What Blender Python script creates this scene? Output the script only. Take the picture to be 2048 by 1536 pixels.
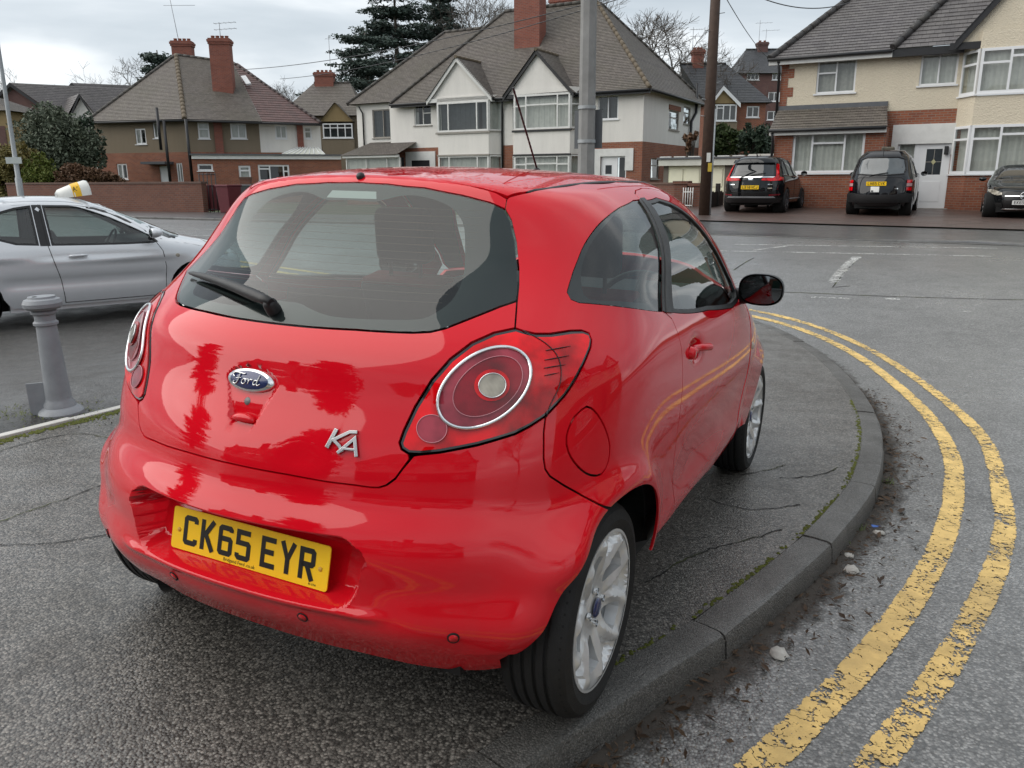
import bpy, bmesh, math, random
import numpy as np
from mathutils import Vector, Matrix
from mathutils.geometry import delaunay_2d_cdt

# ---------------------------------------------------------------- scene, camera, sky, sun
for _o in list(bpy.data.objects): bpy.data.objects.remove(_o)
SC = bpy.context.scene
COL = SC.collection
rad = math.radians
FPX = 1600.9                      # focal length in pixels of a 2048 wide frame
CAMP = np.array([0.0, 0.0, 1.3827])
PITCH, ROLL = rad(14.2), rad(-0.3)
def _cam_axes():
    f = np.array([0.0, math.cos(PITCH), -math.sin(PITCH)]); r = np.array([1.0, 0.0, 0.0]); u = np.cross(r, f)
    c, s = math.cos(ROLL), math.sin(ROLL)
    return np.array([c*r + s*u, -s*r + c*u, f])
RW = _cam_axes()
cam_data = bpy.data.cameras.new('camera'); cam = bpy.data.objects.new('camera', cam_data); COL.objects.link(cam)
cam_data.sensor_width = 36.0; cam_data.lens = FPX/2048*36.0; cam_data.clip_start = 0.05; cam_data.clip_end = 2000
_m = Matrix.Identity(4)
for _i in range(3):
    _m[_i][0], _m[_i][1], _m[_i][2], _m[_i][3] = RW[0][_i], RW[1][_i], -RW[2][_i], CAMP[_i]
cam.matrix_world = _m
SC.camera = cam

SUN_EL, SUN_AZ = rad(45), rad(262)   # azimuth clockwise from +Y (view direction): a veiled sun high on the left
world = bpy.data.worlds.new('World'); SC.world = world; world.use_nodes = True
def make_sky():
    nt = world.node_tree; nt.nodes.clear(); N = nt.nodes.new; L = nt.links.new
    out = N('ShaderNodeOutputWorld'); mix = N('ShaderNodeMixShader')
    sky = N('ShaderNodeTexSky'); sky.sky_type = 'NISHITA'; sky.sun_disc = False
    sky.sun_elevation = SUN_EL; sky.sun_rotation = SUN_AZ; sky.air_density = 1.0; sky.dust_density = 2.0
    b1 = N('ShaderNodeBackground'); b1.inputs[1].default_value = 0.06; L(sky.outputs[0], b1.inputs[0])
    geo = N('ShaderNodeNewGeometry'); sep = N('ShaderNodeSeparateXYZ'); L(geo.outputs['Incoming'], sep.inputs[0])
    # direction = -incoming ; project on a cloud layer
    def math_(op, a, b=None):
        m = N('ShaderNodeMath'); m.operation = op
        for i, v in enumerate((a, b)):
            if v is None: continue
            if isinstance(v, (int, float)): m.inputs[i].default_value = v
            else: L(v, m.inputs[i])
        return m.outputs[0]
    z = math_('ABSOLUTE', sep.outputs[2]); zz = math_('ADD', z, 0.16)
    cx = math_('DIVIDE', sep.outputs[0], zz); cy = math_('DIVIDE', sep.outputs[1], zz)
    comb = N('ShaderNodeCombineXYZ'); L(cx, comb.inputs[0]); L(cy, comb.inputs[1])
    mp = N('ShaderNodeMapping'); L(comb.outputs[0], mp.inputs[0]); mp.inputs['Rotation'].default_value = (0, 0, 0.7); mp.inputs['Scale'].default_value = (0.9, 1.3, 1)
    n1 = N('ShaderNodeTexNoise'); n1.inputs['Scale'].default_value = 0.6; n1.inputs['Detail'].default_value = 6; n1.inputs['Roughness'].default_value = 0.5; n1.inputs['Distortion'].default_value = 0.4
    L(mp.outputs[0], n1.inputs['Vector'])
    rp = N('ShaderNodeValToRGB'); e = rp.color_ramp.elements
    e[0].position = 0.36; e[0].color = (0.235, 0.270, 0.300, 1); e[1].position = 0.70; e[1].color = (0.63, 0.64, 0.64, 1)
    em = rp.color_ramp.elements.new(0.52); em.color = (0.35, 0.38, 0.405, 1)
    L(n1.outputs['Fac'], rp.inputs[0])
    b2 = N('ShaderNodeBackground'); b2.inputs[1].default_value = 1.0; L(rp.outputs[0], b2.inputs[0])
    mix.inputs[0].default_value = 0.92
    L(b1.outputs[0], mix.inputs[1]); L(b2.outputs[0], mix.inputs[2]); L(mix.outputs[0], out.inputs[0])
make_sky()
sun_data = bpy.data.lights.new('sun', 'SUN'); sun_data.energy = 1.25; sun_data.angle = rad(80); sun_data.color = (1.0, 0.95, 0.88)
sun = bpy.data.objects.new('sun', sun_data); COL.objects.link(sun)
_sd = Vector((math.sin(SUN_AZ)*math.cos(SUN_EL), math.cos(SUN_AZ)*math.cos(SUN_EL), math.sin(SUN_EL)))
sun.rotation_euler = _sd.to_track_quat('Z', 'Y').to_euler()
SC.view_settings.view_transform = 'Standard'; SC.view_settings.look = 'None'; SC.view_settings.exposure = 1.15; SC.view_settings.gamma = 1.0
SC.view_settings.use_curve_mapping = False
SC.render.engine = 'CYCLES'
SC.cycles.max_bounces = 8; SC.cycles.transparent_max_bounces = 16; SC.cycles.caustics_reflective = False; SC.cycles.caustics_refractive = False
SC.cycles.use_denoising = True

# ---------------------------------------------------------------- pixel helpers: a photo pixel at a chosen distance gives a real point
def wray(px, py):
    return np.array([(px-1024)/FPX, -(py-768)/FPX, 1.0]) @ RW
def at(px, py, Y):
    d = wray(px, py); return CAMP + d*(Y/d[1])
def on_plane(px, py, p0, n):
    d = wray(px, py); n = np.asarray(n, float); t = ((np.asarray(p0)-CAMP) @ n)/(d @ n); return CAMP + d*t

# ---------------------------------------------------------------- object helpers
def tag(o, label=None, cat=None, group=None, kind=None):
    if label: o['label'] = label
    if cat: o['category'] = cat
    if group: o['group'] = group
    if kind: o['kind'] = kind
    return o
def empty(name, loc=(0, 0, 0), rz=0.0, label=None, cat=None, group=None):
    o = bpy.data.objects.new(name, None); COL.objects.link(o); o.location = loc; o.rotation_euler = (0, 0, rz)
    o.empty_display_size = 0.2
    return tag(o, label, cat, group)
def link(name, me, mat=None, parent=None):
    o = bpy.data.objects.new(name, me); COL.objects.link(o)
    if mat is not None and not me.materials: me.materials.append(mat)
    if parent is not None: o.parent = parent
    return o
def copy_tree(o, parent=None):
    c = o.copy(); COL.objects.link(c); c.parent = parent
    for ch in list(o.children): copy_tree(ch, c)
    return c
class MB:
    """collects shapes, builds ONE mesh object"""
    def __init__(s): s.v = []; s.f = []; s.uv = []; s.sm = []
    def add(s, verts, faces, uvs=None, smooth=False):
        b = len(s.v); s.v += [tuple(map(float, p)) for p in verts]
        for i, f in enumerate(faces):
            s.f.append(tuple(b+k for k in f)); s.sm.append(smooth)
            s.uv.append(uvs[i] if uvs else None)
        return s
    def box(s, a, b, rot=None, org=None):
        (x0, y0, z0), (x1, y1, z1) = a, b
        vs = [(x0, y0, z0), (x1, y0, z0), (x1, y1, z0), (x0, y1, z0), (x0, y0, z1), (x1, y0, z1), (x1, y1, z1), (x0, y1, z1)]
        return s.add(vs, [(3, 2, 1, 0), (4, 5, 6, 7), (0, 1, 5, 4), (1, 2, 6, 5), (2, 3, 7, 6), (3, 0, 4, 7)])
    def prism(s, pts, h, up=(0, 0, 1)):
        """polygon (3d points, in order) extruded by vector up*h"""
        n = len(pts); u = np.array(up, float)*h; P = [np.array(p, float) for p in pts]
        s.add(P + [p+u for p in P], [tuple(range(n-1, -1, -1)), tuple(range(n, 2*n))] + [(i, (i+1) % n, n+(i+1) % n, n+i) for i in range(n)])
        return s
    def tube(s, path, radii, n=8, caps=True, smooth=True):
        P = [np.array(p, float) for p in path]
        if not hasattr(radii, '__len__'): radii = [radii]*len(P)
        rings = []; prev = None
        for i, p in enumerate(P):
            t = P[min(i+1, len(P)-1)] - P[max(i-1, 0)]; t = t/(np.linalg.norm(t)+1e-12)
            if prev is None:
                a = np.array([0, 0, 1.0]) if abs(t[2]) < .9 else np.array([1.0, 0, 0])
            else: a = prev
            u = a - t*(a @ t); u /= (np.linalg.norm(u)+1e-12); prev = u; w = np.cross(t, u)
            rings.append([p + radii[i]*(math.cos(2*math.pi*k/n)*u + math.sin(2*math.pi*k/n)*w) for k in range(n)])
        vs = [q for r in rings for q in r]; fs = []
        for i in range(len(P)-1):
            for k in range(n):
                fs.append((i*n+k, i*n+(k+1) % n, (i+1)*n+(k+1) % n, (i+1)*n+k))
        s.add(vs, fs, smooth=smooth)
        if caps:
            b = len(s.v)-len(vs)
            s.f.append(tuple(b+k for k in range(n-1, -1, -1))); s.sm.append(False); s.uv.append(None)
            s.f.append(tuple(b+(len(P)-1)*n+k for k in range(n))); s.sm.append(False); s.uv.append(None)
        return s
    def lathe(s, prof, n=24, axis='z', org=(0, 0, 0), smooth=True):
        """prof: (r, h) list"""
        vs = []; ox, oy, oz = org
        for r, h in prof:
            for k in range(n):
                c, d = r*math.cos(2*math.pi*k/n), r*math.sin(2*math.pi*k/n)
                vs.append((ox+c, oy+d, oz+h) if axis == 'z' else ((ox+h, oy+c, oz+d) if axis == 'x' else (ox+d, oy+h, oz+c)))
        fs = [(i*n+k, i*n+(k+1) % n, (i+1)*n+(k+1) % n, (i+1)*n+k) for i in range(len(prof)-1) for k in range(n)]
        return s.add(vs, fs, smooth=smooth)
    def mesh(s, name):
        me = bpy.data.meshes.new(name); me.from_pydata(s.v, [], s.f)
        me.polygons.foreach_set('use_smooth', s.sm)
        if any(u is not None for u in s.uv):
            ul = me.uv_layers.new(name='uv'); k = 0
            for p, u in zip(me.polygons, s.uv):
                for j, li in enumerate(p.loop_indices):
                    if u is not None: ul.data[li].uv = (float(u[j][0]), float(u[j][1]))
        me.update(); return me
    def build(s, name, mat, parent=None):
        return link(name, s.mesh(name), mat, parent)
def shade_auto(o, deg=35):
    me = o.data
    me.polygons.foreach_set('use_smooth', [True]*len(me.polygons))
    bm = bmesh.new(); bm.from_mesh(me)
    for e in bm.edges:
        e.smooth = not (len(e.link_faces) == 2 and e.calc_face_angle(0) > rad(deg)) and len(e.link_faces) == 2
    bm.to_mesh(me); bm.free(); return o
def bevel(o, w=0.01, seg=2):
    m = o.modifiers.new('bevel', 'BEVEL'); m.width = w; m.segments = seg; m.limit_method = 'ANGLE'; m.angle_limit = rad(40); return o

# ---------------------------------------------------------------- materials
MATS = {}
class NT:
    def __init__(s, name):
        s.m = bpy.data.materials.new(name); s.m.use_nodes = True; s.t = s.m.node_tree; s.t.nodes.clear()
        s.out = s.n('ShaderNodeOutputMaterial'); MATS[name] = s.m
    def n(s, t, **kw):
        x = s.t.nodes.new(t)
        for k, v in kw.items():
            if hasattr(x, k) and not k.startswith('i_'): setattr(x, k, v)
        return x
    def l(s, a, b): s.t.links.new(a, b)
    def set(s, sock, v):
        if v is None: return
        if isinstance(v, bpy.types.NodeSocket): s.l(v, sock)
        elif isinstance(v, (tuple, list)) and len(v) == 3 and sock.type == 'RGBA': sock.default_value = (*v, 1)
        else: sock.default_value = v
    def math(s, op, a, b=None, c=None, clamp=False):
        x = s.n('ShaderNodeMath', operation=op); x.use_clamp = clamp
        for i, v in enumerate((a, b, c)): s.set(x.inputs[i], v)
        return x.outputs[0]
    def coords(s, kind='Object', scale=(1, 1, 1), loc=(0, 0, 0), rot=(0, 0, 0)):
        tc = s.n('ShaderNodeTexCoord'); mp = s.n('ShaderNodeMapping'); s.l(tc.outputs[kind], mp.inputs[0])
        mp.inputs['Scale'].default_value = scale; mp.inputs['Location'].default_value = loc; mp.inputs['Rotation'].default_value = rot
        return mp.outputs[0]
    def noise(s, scale=5, detail=4, rough=.55, vec=None, dist=0.0, col=False):
        x = s.n('ShaderNodeTexNoise'); x.inputs['Scale'].default_value = scale; x.inputs['Detail'].default_value = detail
        x.inputs['Roughness'].default_value = rough; x.inputs['Distortion'].default_value = dist
        if vec is not None: s.l(vec, x.inputs['Vector'])
        return x.outputs['Color' if col else 'Fac']
    def voronoi(s, scale=5, vec=None, feature='F1', out='Distance', rnd=1.0):
        x = s.n('ShaderNodeTexVoronoi', feature=feature); x.inputs['Scale'].default_value = scale
        if 'Randomness' in x.inputs: x.inputs['Randomness'].default_value = rnd
        if vec is not None: s.l(vec, x.inputs['Vector'])
        return x.outputs[out]
    def ramp(s, fac, stops):
        x = s.n('ShaderNodeValToRGB'); e = x.color_ramp.elements
        while len(e) > 1: e.remove(e[-1])
        def c4(c): return (c, c, c, 1) if isinstance(c, (int, float)) else (*c, 1)
        e[0].position = stops[0][0]; e[0].color = c4(stops[0][1])
        for p, c in stops[1:]:
            k = e.new(p); k.color = c4(c)
        s.l(fac, x.inputs[0]); return x.outputs[0]
    def mix(s, fac, a, b, mode='MIX'):
        x = s.n('ShaderNodeMix', data_type='RGBA', blend_type=mode)
        s.set(x.inputs[0], fac); s.set(x.inputs[6], a); s.set(x.inputs[7], b); return x.outputs[2]
    def bump(s, h, strength=.5, dist=.01, normal=None):
        x = s.n('ShaderNodeBump'); x.inputs['Strength'].default_value = strength; x.inputs['Distance'].default_value = dist
        s.l(h, x.inputs['Height'])
        if normal is not None: s.l(normal, x.inputs['Normal'])
        return x.outputs[0]
    def pr(s, base, rough=.5, metal=0.0, normal=None, spec=.5, coat=0.0, coat_rough=.03, trans=0.0, ior=1.45, alpha=None, emit=None, estr=0.0, sheen=0.0):
        x = s.n('ShaderNodeBsdfPrincipled')
        s.set(x.inputs['Base Color'], base); s.set(x.inputs['Roughness'], rough); s.set(x.inputs['Metallic'], metal)
        s.set(x.inputs['Specular IOR Level'], spec); s.set(x.inputs['Coat Weight'], coat); s.set(x.inputs['Coat Roughness'], coat_rough)
        s.set(x.inputs['Transmission Weight'], trans); s.set(x.inputs['IOR'], ior)
        if alpha is not None: s.set(x.inputs['Alpha'], alpha)
        if normal is not None: s.l(normal, x.inputs['Normal'])
        if emit is not None: s.set(x.inputs['Emission Color'], emit); x.inputs['Emission Strength'].default_value = estr
        return x.outputs[0]
    def done(s, shader): s.l(shader, s.out.inputs[0]); return s.m
def simple(name, col, rough=.5, var=.12, scale=6.0, bump=0.0, bscale=60.0, metal=0.0, spec=.5, coat=0.0, kind='Object', rvar=.1):
    if name in MATS: return MATS[name]
    t = NT(name); v = t.coords(kind)
    n = t.noise(scale, 5, .6, v)
    c = t.mix(n, tuple(max(0, k*(1-var*1.6)) for k in col), tuple(min(1, k*(1+var*1.6)) for k in col))
    r = t.math('ADD', t.math('MULTIPLY', t.noise(scale*3, 3, .5, v), rvar*2), rough-rvar)
    nm = t.bump(t.noise(bscale, 4, .6, v), bump, .005) if bump else None
    return t.done(t.pr(c, r, metal, nm, spec, coat))
def glass_mat(name, tint=(.8, .88, .86), ior=1.5, rough=0.0, drops=0.0):
    t = NT(name); fr = t.n('ShaderNodeLayerWeight'); fr.inputs['Blend'].default_value = .5; r0 = ((ior-1)/(ior+1))**2
    tr = t.n('ShaderNodeBsdfTransparent'); tr.inputs[0].default_value = (*tint, 1)
    gl = t.n('ShaderNodeBsdfGlossy'); gl.inputs['Roughness'].default_value = rough
    if drops:
        v = t.coords('Object'); d = t.voronoi(140, v); h = t.math('MULTIPLY', t.math('LESS_THAN', d, .16), t.math('GREATER_THAN', t.noise(9, 3, .6, v), .56))
        nm = t.bump(h, drops, .002); t.l(nm, gl.inputs['Normal']); t.l(nm, fr.inputs['Normal'])
    f = t.math('ADD', t.math('MULTIPLY', t.math('POWER', fr.outputs['Facing'], 4.6), 1-2*r0), 2*r0, clamp=True)   # both faces of a pane
    mx = t.n('ShaderNodeMixShader'); t.l(f, mx.inputs[0]); t.l(tr.outputs[0], mx.inputs[1]); t.l(gl.outputs[0], mx.inputs[2])
    return t.done(mx.outputs[0])

# ---------------------------------------------------------------- car body library: a smooth body surface, cut into panels with real shut lines
def spl_basis(k):
    k = np.array(k, float); n = len(k); h = np.diff(k)
    A = np.zeros((n, n)); B = np.zeros((n, n)); A[0, 0] = A[-1, -1] = 1
    for i in range(1, n-1):
        A[i, i-1] = h[i-1]; A[i, i] = 2*(h[i-1]+h[i]); A[i, i+1] = h[i]
        B[i, i-1] = 6/h[i-1]; B[i, i] = -6/h[i-1]-6/h[i]; B[i, i+1] = 6/h[i]
    return k, np.linalg.solve(A, B)
class Spl:
    def __init__(s, k, v):
        s.k, M = spl_basis(k); s.v = np.array(v, float); s.m = M @ s.v
    def __call__(s, z):
        k = s.k; z = np.clip(z, k[0], k[-1]); i = np.clip(np.searchsorted(k, z)-1, 0, len(k)-2)
        h = k[i+1]-k[i]; a = (k[i+1]-z)/h; b = (z-k[i])/h
        return a*s.v[i]+b*s.v[i+1]+((a**3-a)*s.m[i]+(b**3-b)*s.m[i+1])*h*h/6
def smax(a, b, k):
    h = np.maximum(k-np.abs(a-b), 0)/k
    return np.maximum(a, b)+h*h*k/4
def sstep(a, b, x):
    t = np.clip((x-a)/(b-a), 0, 1); return t*t*(3-2*t)
class Body:
    def __init__(s, zx, xr, zy, ys, zn, nn, mm, zf, xf, xx, rr, crown, XC=.40, wexp=6.0, C=(.55, 0, .80), edge=(.03, .09, .12), taper=.02, tx=.9):
        s.X = Spl(zx, xr); s.Y = Spl(zy, ys); s.N = Spl(zn, nn); s.M = Spl(zn, mm); s.F = Spl(zf, xf); s.R = Spl(xx, rr)
        s.crown = crown; s.XC = XC; s.wexp = wexp; s.C = np.array(C, float); s.mods = []; s.edge = edge; s.taper = taper; s.tx = tx
    def d(s, P):
        x, y, z = P[..., 0], np.abs(P[..., 1]), P[..., 2]
        X = s.X(z); N = np.clip(s.N(z), 1.6, 8); M = np.clip(s.M(z), 1.6, 8); F = s.F(z)
        Y = s.Y(z)*(1-s.taper*(np.clip(x-s.tx, -2, 3)/1.5)**2)
        u = np.maximum(s.XC-x, 0)/(s.XC-X); w = np.maximum(x-s.XC, 0)/(F-s.XC)
        f = u**N + w**s.wexp + (y/Y)**M
        d1 = (f**(1/np.maximum(N, 2))-1)*.8
        zr = s.R(x)-np.clip(s.crown[0]+s.crown[1]*x, .02, .6)*y*y-.25*y**4
        e = s.edge
        k = np.where(x < s.XC, e[0]+e[1]*np.clip((y-.40)/.2, 0, 1), e[2])
        r = smax(d1, z-zr, k)
        for m in s.mods: r = r + m(x, P[..., 1], z)
        return r
    def grad(s, P, e=8e-4):
        g = np.stack([s.d(P+np.eye(3)[i]*e)-s.d(P-np.eye(3)[i]*e) for i in range(3)], -1)
        return g/(np.linalg.norm(g, axis=-1, keepdims=True)+1e-12)
    # charts: 2d <-> ray
    def rays(s, p, chart):
        p = np.asarray(p, float); a, b = p[:, 0], p[:, 1]; z0 = np.zeros_like(a); o1 = np.ones_like(a)
        if chart == 'sph':
            az, el = a/.9, b/.9
            return np.tile(s.C, (len(p), 1)), np.stack([-np.cos(az)*np.cos(el), -np.sin(az)*np.cos(el), np.sin(el)], -1)
        if chart == 'cyl':
            az = a/.9; return np.stack([s.C[0]+z0, z0, b], -1), np.stack([-np.cos(az), -np.sin(az), z0], -1)
        if chart == 'side': return np.stack([a, z0, b], -1), np.stack([z0, -o1, z0], -1)
        if chart == 'rear': return np.stack([s.XC+z0, a, b], -1), np.stack([-o1, z0, z0], -1)
        if chart == 'front': return np.stack([s.XC+z0+.6, a, b], -1), np.stack([o1, z0, z0], -1)
        if chart == 'top': return np.stack([a, b, z0+.55], -1), np.stack([z0, z0, o1], -1)
    def to2(s, P, chart):
        P = np.asarray(P, float); x, y, z = P[:, 0], P[:, 1], P[:, 2]
        if chart == 'sph':
            q = P-s.C; return np.stack([.9*np.arctan2(-q[:, 1], -q[:, 0]), .9*np.arctan2(q[:, 2], np.hypot(q[:, 0], q[:, 1]))], -1)
        if chart == 'cyl': return np.stack([.9*np.arctan2(-y, s.C[0]-x), z], -1)
        if chart == 'side': return np.stack([x, z], -1)
        if chart in ('rear', 'front'): return np.stack([y, z], -1)
        if chart == 'top': return np.stack([x, y], -1)
    def lift(s, p, chart, off=0.0):
        o, d = s.rays(p, chart); lo = np.zeros(len(o)); hi = np.full(len(o), 3.2)
        # march outwards to bracket the first exit
        act = np.arange(len(o)); prev = 0.0
        for t in np.linspace(0.06, 3.2, 50):
            if not len(act): break
            v = s.d(o[act]+d[act]*t)-off; new = act[v > 0]
            lo[new] = prev; hi[new] = t; act = act[v <= 0]; prev = t
        for _ in range(17):
            mid = (lo+hi)/2; v = s.d(o+d*mid[:, None])-off
            hi = np.where(v > 0, mid, hi); lo = np.where(v > 0, lo, mid)
        P = o+d*((lo+hi)/2)[:, None]
        return P, s.grad(P)
def catmull(pts, closed, h):
    P = np.asarray(pts, float); n = len(P); out = []
    for i in range(n if closed else n-1):
        g = (lambda k: P[k % n]) if closed else (lambda k: P[min(max(k, 0), n-1)])
        p0, p1, p2, p3 = g(i-1), g(i), g(i+1), g(i+2)
        m = max(1, int(math.ceil(np.linalg.norm(p2-p1)/h)))
        for j in range(m):
            t = j/m
            out.append(.5*((2*p1)+(-p0+p2)*t+(2*p0-5*p1+4*p2-p3)*t*t+(-p0+3*p1-3*p2+p3)*t**3))
    if not closed: out.append(P[-1])
    return np.array(out)
def linear(pts, closed, h):
    P = np.asarray(pts, float); n = len(P); out = []
    for i in range(n if closed else n-1):
        a, b = P[i], P[(i+1) % n]; m = max(1, int(math.ceil(np.linalg.norm(b-a)/h)))
        for j in range(m): out.append(a+(b-a)*j/m)
    if not closed: out.append(P[-1])
    return np.array(out)
def area2(p): x, y = p[:, 0], p[:, 1]; return .5*np.sum(x*np.roll(y, -1)-np.roll(x, -1)*y)
def inset(p, g):
    if area2(p) < 0: p = p[::-1]
    e = np.roll(p, -1, 0)-p; e /= (np.linalg.norm(e, axis=1, keepdims=True)+1e-12); nrm = np.stack([-e[:, 1], e[:, 0]], -1)
    m = nrm+np.roll(nrm, 1, 0); m /= np.maximum(np.linalg.norm(m, axis=1, keepdims=True), .6); c = np.clip(np.sum(m*nrm, 1), .5, 1)
    return p+m*(g/c)[:, None]
def inside(poly, q):
    x, y = q[:, 0], q[:, 1]; r = np.zeros(len(q), bool); n = len(poly); j = n-1
    for i in range(n):
        xi, yi = poly[i]; xj, yj = poly[j]
        if yi != yj:
            c = ((yi > y) != (yj > y)) & (x < (xj-xi)*(y-yi)/(yj-yi)+xi); r ^= c
        j = i
    return r
def dist_to(poly, q):
    a = poly; b = np.roll(poly, -1, 0); best = np.full(len(q), 9.)
    for i in range(len(a)):
        ab = b[i]-a[i]; t = np.clip(((q-a[i]) @ ab)/(ab @ ab+1e-15), 0, 1); best = np.minimum(best, np.linalg.norm(q-a[i]-t[:, None]*ab, axis=1))
    return best
def panel_mesh(body, name, outline, chart, holes=(), h=.03, gap=.0, depth=.014, off=0.0, mirror=False, extra=None):
    """outline/holes: closed loops of 2d chart points"""
    loops = []
    o = inset(np.asarray(outline, float), gap); loops.append(o)
    for q in holes: loops.append(inset(np.asarray(q, float), -gap))
    lo, hi = o.min(0), o.max(0)
    gx, gy = np.arange(lo[0]+h*.3, hi[0], h), np.arange(lo[1]+h*.3, hi[1], h*.87)
    grid = np.array([(x+(h*.5 if j % 2 else 0), y) for j, y in enumerate(gy) for x in gx]) if len(gx) and len(gy) else np.zeros((0, 2))
    if extra is not None: grid = np.vstack([grid, extra])
    def keep(q, m):
        k = inside(loops[0], q)
        for l in loops[1:]: k &= ~inside(l, q)
        if m > 0:
            for l in loops: k &= dist_to(l, q) > m
        return k
    if len(grid): grid = grid[keep(grid, h*.42)]
    V = np.vstack(loops+[grid]); E = []; b = 0
    for l in loops:
        n = len(l); E += [(b+i, b+(i+1) % n) for i in range(n)]; b += n
    r = delaunay_2d_cdt([Vector((float(x), float(y))) for x, y in V], E, [], 0, 1e-7)
    v2 = np.array([(p.x, p.y) for p in r[0]]); T = np.array([f for f in r[2] if len(f) == 3])
    c = v2[T].mean(1); T = T[keep(c, 0)]
    P, N = body.lift(v2, chart, off)
    if mirror: P = P*[1, -1, 1]; N = N*[1, -1, 1]
    # orientation
    fn = np.cross(P[T[:, 1]]-P[T[:, 0]], P[T[:, 2]]-P[T[:, 0]]); flip = np.sum(fn*N[T[:, 0]], 1) < 0
    T[flip] = T[flip][:, ::-1]
    faces = [tuple(t) for t in T]; nrm = [N[i] for t in T for i in t]
    verts = [tuple(p) for p in P]
    if depth > 0:
        cnt = {}
        for t in faces:
            for i in range(3):
                k = (t[i], t[(i+1) % 3]); cnt[tuple(sorted(k))] = None if tuple(sorted(k)) in cnt else k
        low = {}
        def lowv(i):
            if i not in low:
                low[i] = len(verts); verts.append(tuple(np.array(P[i])-N[i]*depth))
            return low[i]
        for k in [k for k in cnt.values() if k]:
            a, b_ = k; q = (b_, a, lowv(a), lowv(b_)); faces.append(q)
            e = np.cross(np.array(verts[a])-np.array(verts[b_]), np.array(verts[q[2]])-np.array(verts[b_])); e = e/(np.linalg.norm(e)+1e-12)
            nrm += [e*.75+N[b_]*.25, e*.75+N[a]*.25, e, e]
    me = bpy.data.meshes.new(name); me.from_pydata(verts, [], faces)
    me.polygons.foreach_set('use_smooth', [True]*len(faces))
    me.normals_split_custom_set([tuple(map(float, x/(np.linalg.norm(x)+1e-12))) for x in nrm])
    me.update(); return me
def panel(body, name, outline, chart, mat, parent, **kw):
    return link(name, panel_mesh(body, name, outline, chart, **kw), mat, parent)
def sym(right):
    """right half outline (3d, from centre line to centre line) -> closed loop incl. mirrored left half"""
    R = [tuple(p) for p in right]; L = [(x, -y, z) for x, y, z in R[::-1]]
    if abs(R[-1][1]) < 1e-6: L = L[1:]
    if abs(R[0][1]) < 1e-6: L = L[:-1]
    return R+L
def circle2(cx, cy, rx, ry=None, n=28, rot=0.0, a0=0, a1=2*math.pi):
    ry = ry or rx; c, s = math.cos(rot), math.sin(rot); out = []
    for k in range(n):
        t = a0+(a1-a0)*k/n; x, y = rx*math.cos(t), ry*math.sin(t); out.append((cx+c*x-s*y, cy+s*x+c*y))
    return np.array(out)
# stroke lettering on a flat plate: characters in a 50 x 79 box, stroke 14
STROKES = {'C': [[(43, 60), (43, 68), (39, 72), (11, 72), (7, 68), (7, 11), (11, 7), (39, 7), (43, 11), (43, 19)]], 'K': [[(7, 0), (7, 79)], [(44, 79), (13, 36)], [(17, 44), (44, 0)]],
 '6': [[(43, 63), (43, 68), (39, 72), (11, 72), (7, 68), (7, 11), (11, 7), (39, 7), (43, 11), (43, 40), (39, 44), (8, 44)]], '5': [[(46, 72), (7, 72), (7, 45), (39, 45), (43, 41), (43, 11), (39, 7), (11, 7), (6, 12), (6, 18)]],
 'E': [[(47, 72), (7, 72), (7, 7), (47, 7)], [(8, 41), (42, 41)]], 'Y': [[(6, 79), (25, 36), (44, 79)], [(25, 38), (25, 0)]], 'R': [[(7, 0), (7, 72), (39, 72), (43, 68), (43, 42), (39, 38), (8, 38)], [(24, 38), (43, 0)]],
 'L': [[(7, 79), (7, 7), (46, 7)]], 'X': [[(6, 79), (44, 0)], [(44, 79), (6, 0)]], '1': [[(25, 79), (25, 0)]], '8': [[(11, 7), (39, 7), (43, 11), (43, 36), (39, 40), (11, 40), (7, 36), (7, 11), (11, 7)], [(11, 40), (7, 44), (7, 68), (11, 72), (39, 72), (43, 68), (43, 44), (39, 40)]],
 'W': [[(6, 79), (14, 4), (25, 60), (36, 4), (44, 79)]], 'J': [[(43, 79), (43, 11), (39, 7), (11, 7), (7, 11), (7, 20)]], 'M': [[(7, 0), (7, 76), (25, 30), (43, 76), (43, 0)]], 'V': [[(6, 79), (25, 4), (44, 79)]]}
def stroke_mesh(mb, pts, w, z, th):
    """flat ribbon along a 2d polyline with mitred joints, raised by z, thickness th"""
    p = np.array(pts, float); n = len(p); closed = np.allclose(p[0], p[-1]) and n > 3; L = []; R = []
    for i in range(n):
        a = p[i]-p[i-1] if i > 0 else (p[0]-p[-2] if closed else p[1]-p[0]); b = p[i+1]-p[i] if i < n-1 else (p[1]-p[0] if closed else p[-1]-p[-2])
        a = a/np.linalg.norm(a); b = b/np.linalg.norm(b); na = np.array([-a[1], a[0]]); nb = np.array([-b[1], b[0]]); m = na+nb; m /= np.linalg.norm(m); c = max(m @ na, .45)
        L.append(p[i]+m*w/2/c); R.append(p[i]-m*w/2/c)
    v = [(x, y, z) for x, y in L]+[(x, y, z) for x, y in R]+[(x, y, z+th) for x, y in L]+[(x, y, z+th) for x, y in R]
    f = []
    for i in range(n-1):
        f += [(2*n+i, 3*n+i, 3*n+i+1, 2*n+i+1), (i, i+1, n+i+1, n+i), (i, 2*n+i, 2*n+i+1, i+1), (n+i, n+i+1, 3*n+i+1, 3*n+i)]
    f += [(0, n, 3*n, 2*n), (n-1, 3*n-1, 4*n-1, 2*n-1)]
    mb.add(v, f)
def char_mesh(ch, sc=.001, w=13.5):
    mb = MB()
    for i, st in enumerate(STROKES[ch]): stroke_mesh(mb, np.array(st)*sc, w*sc, .0004*i+.0003, .0006)
    return mb

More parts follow.
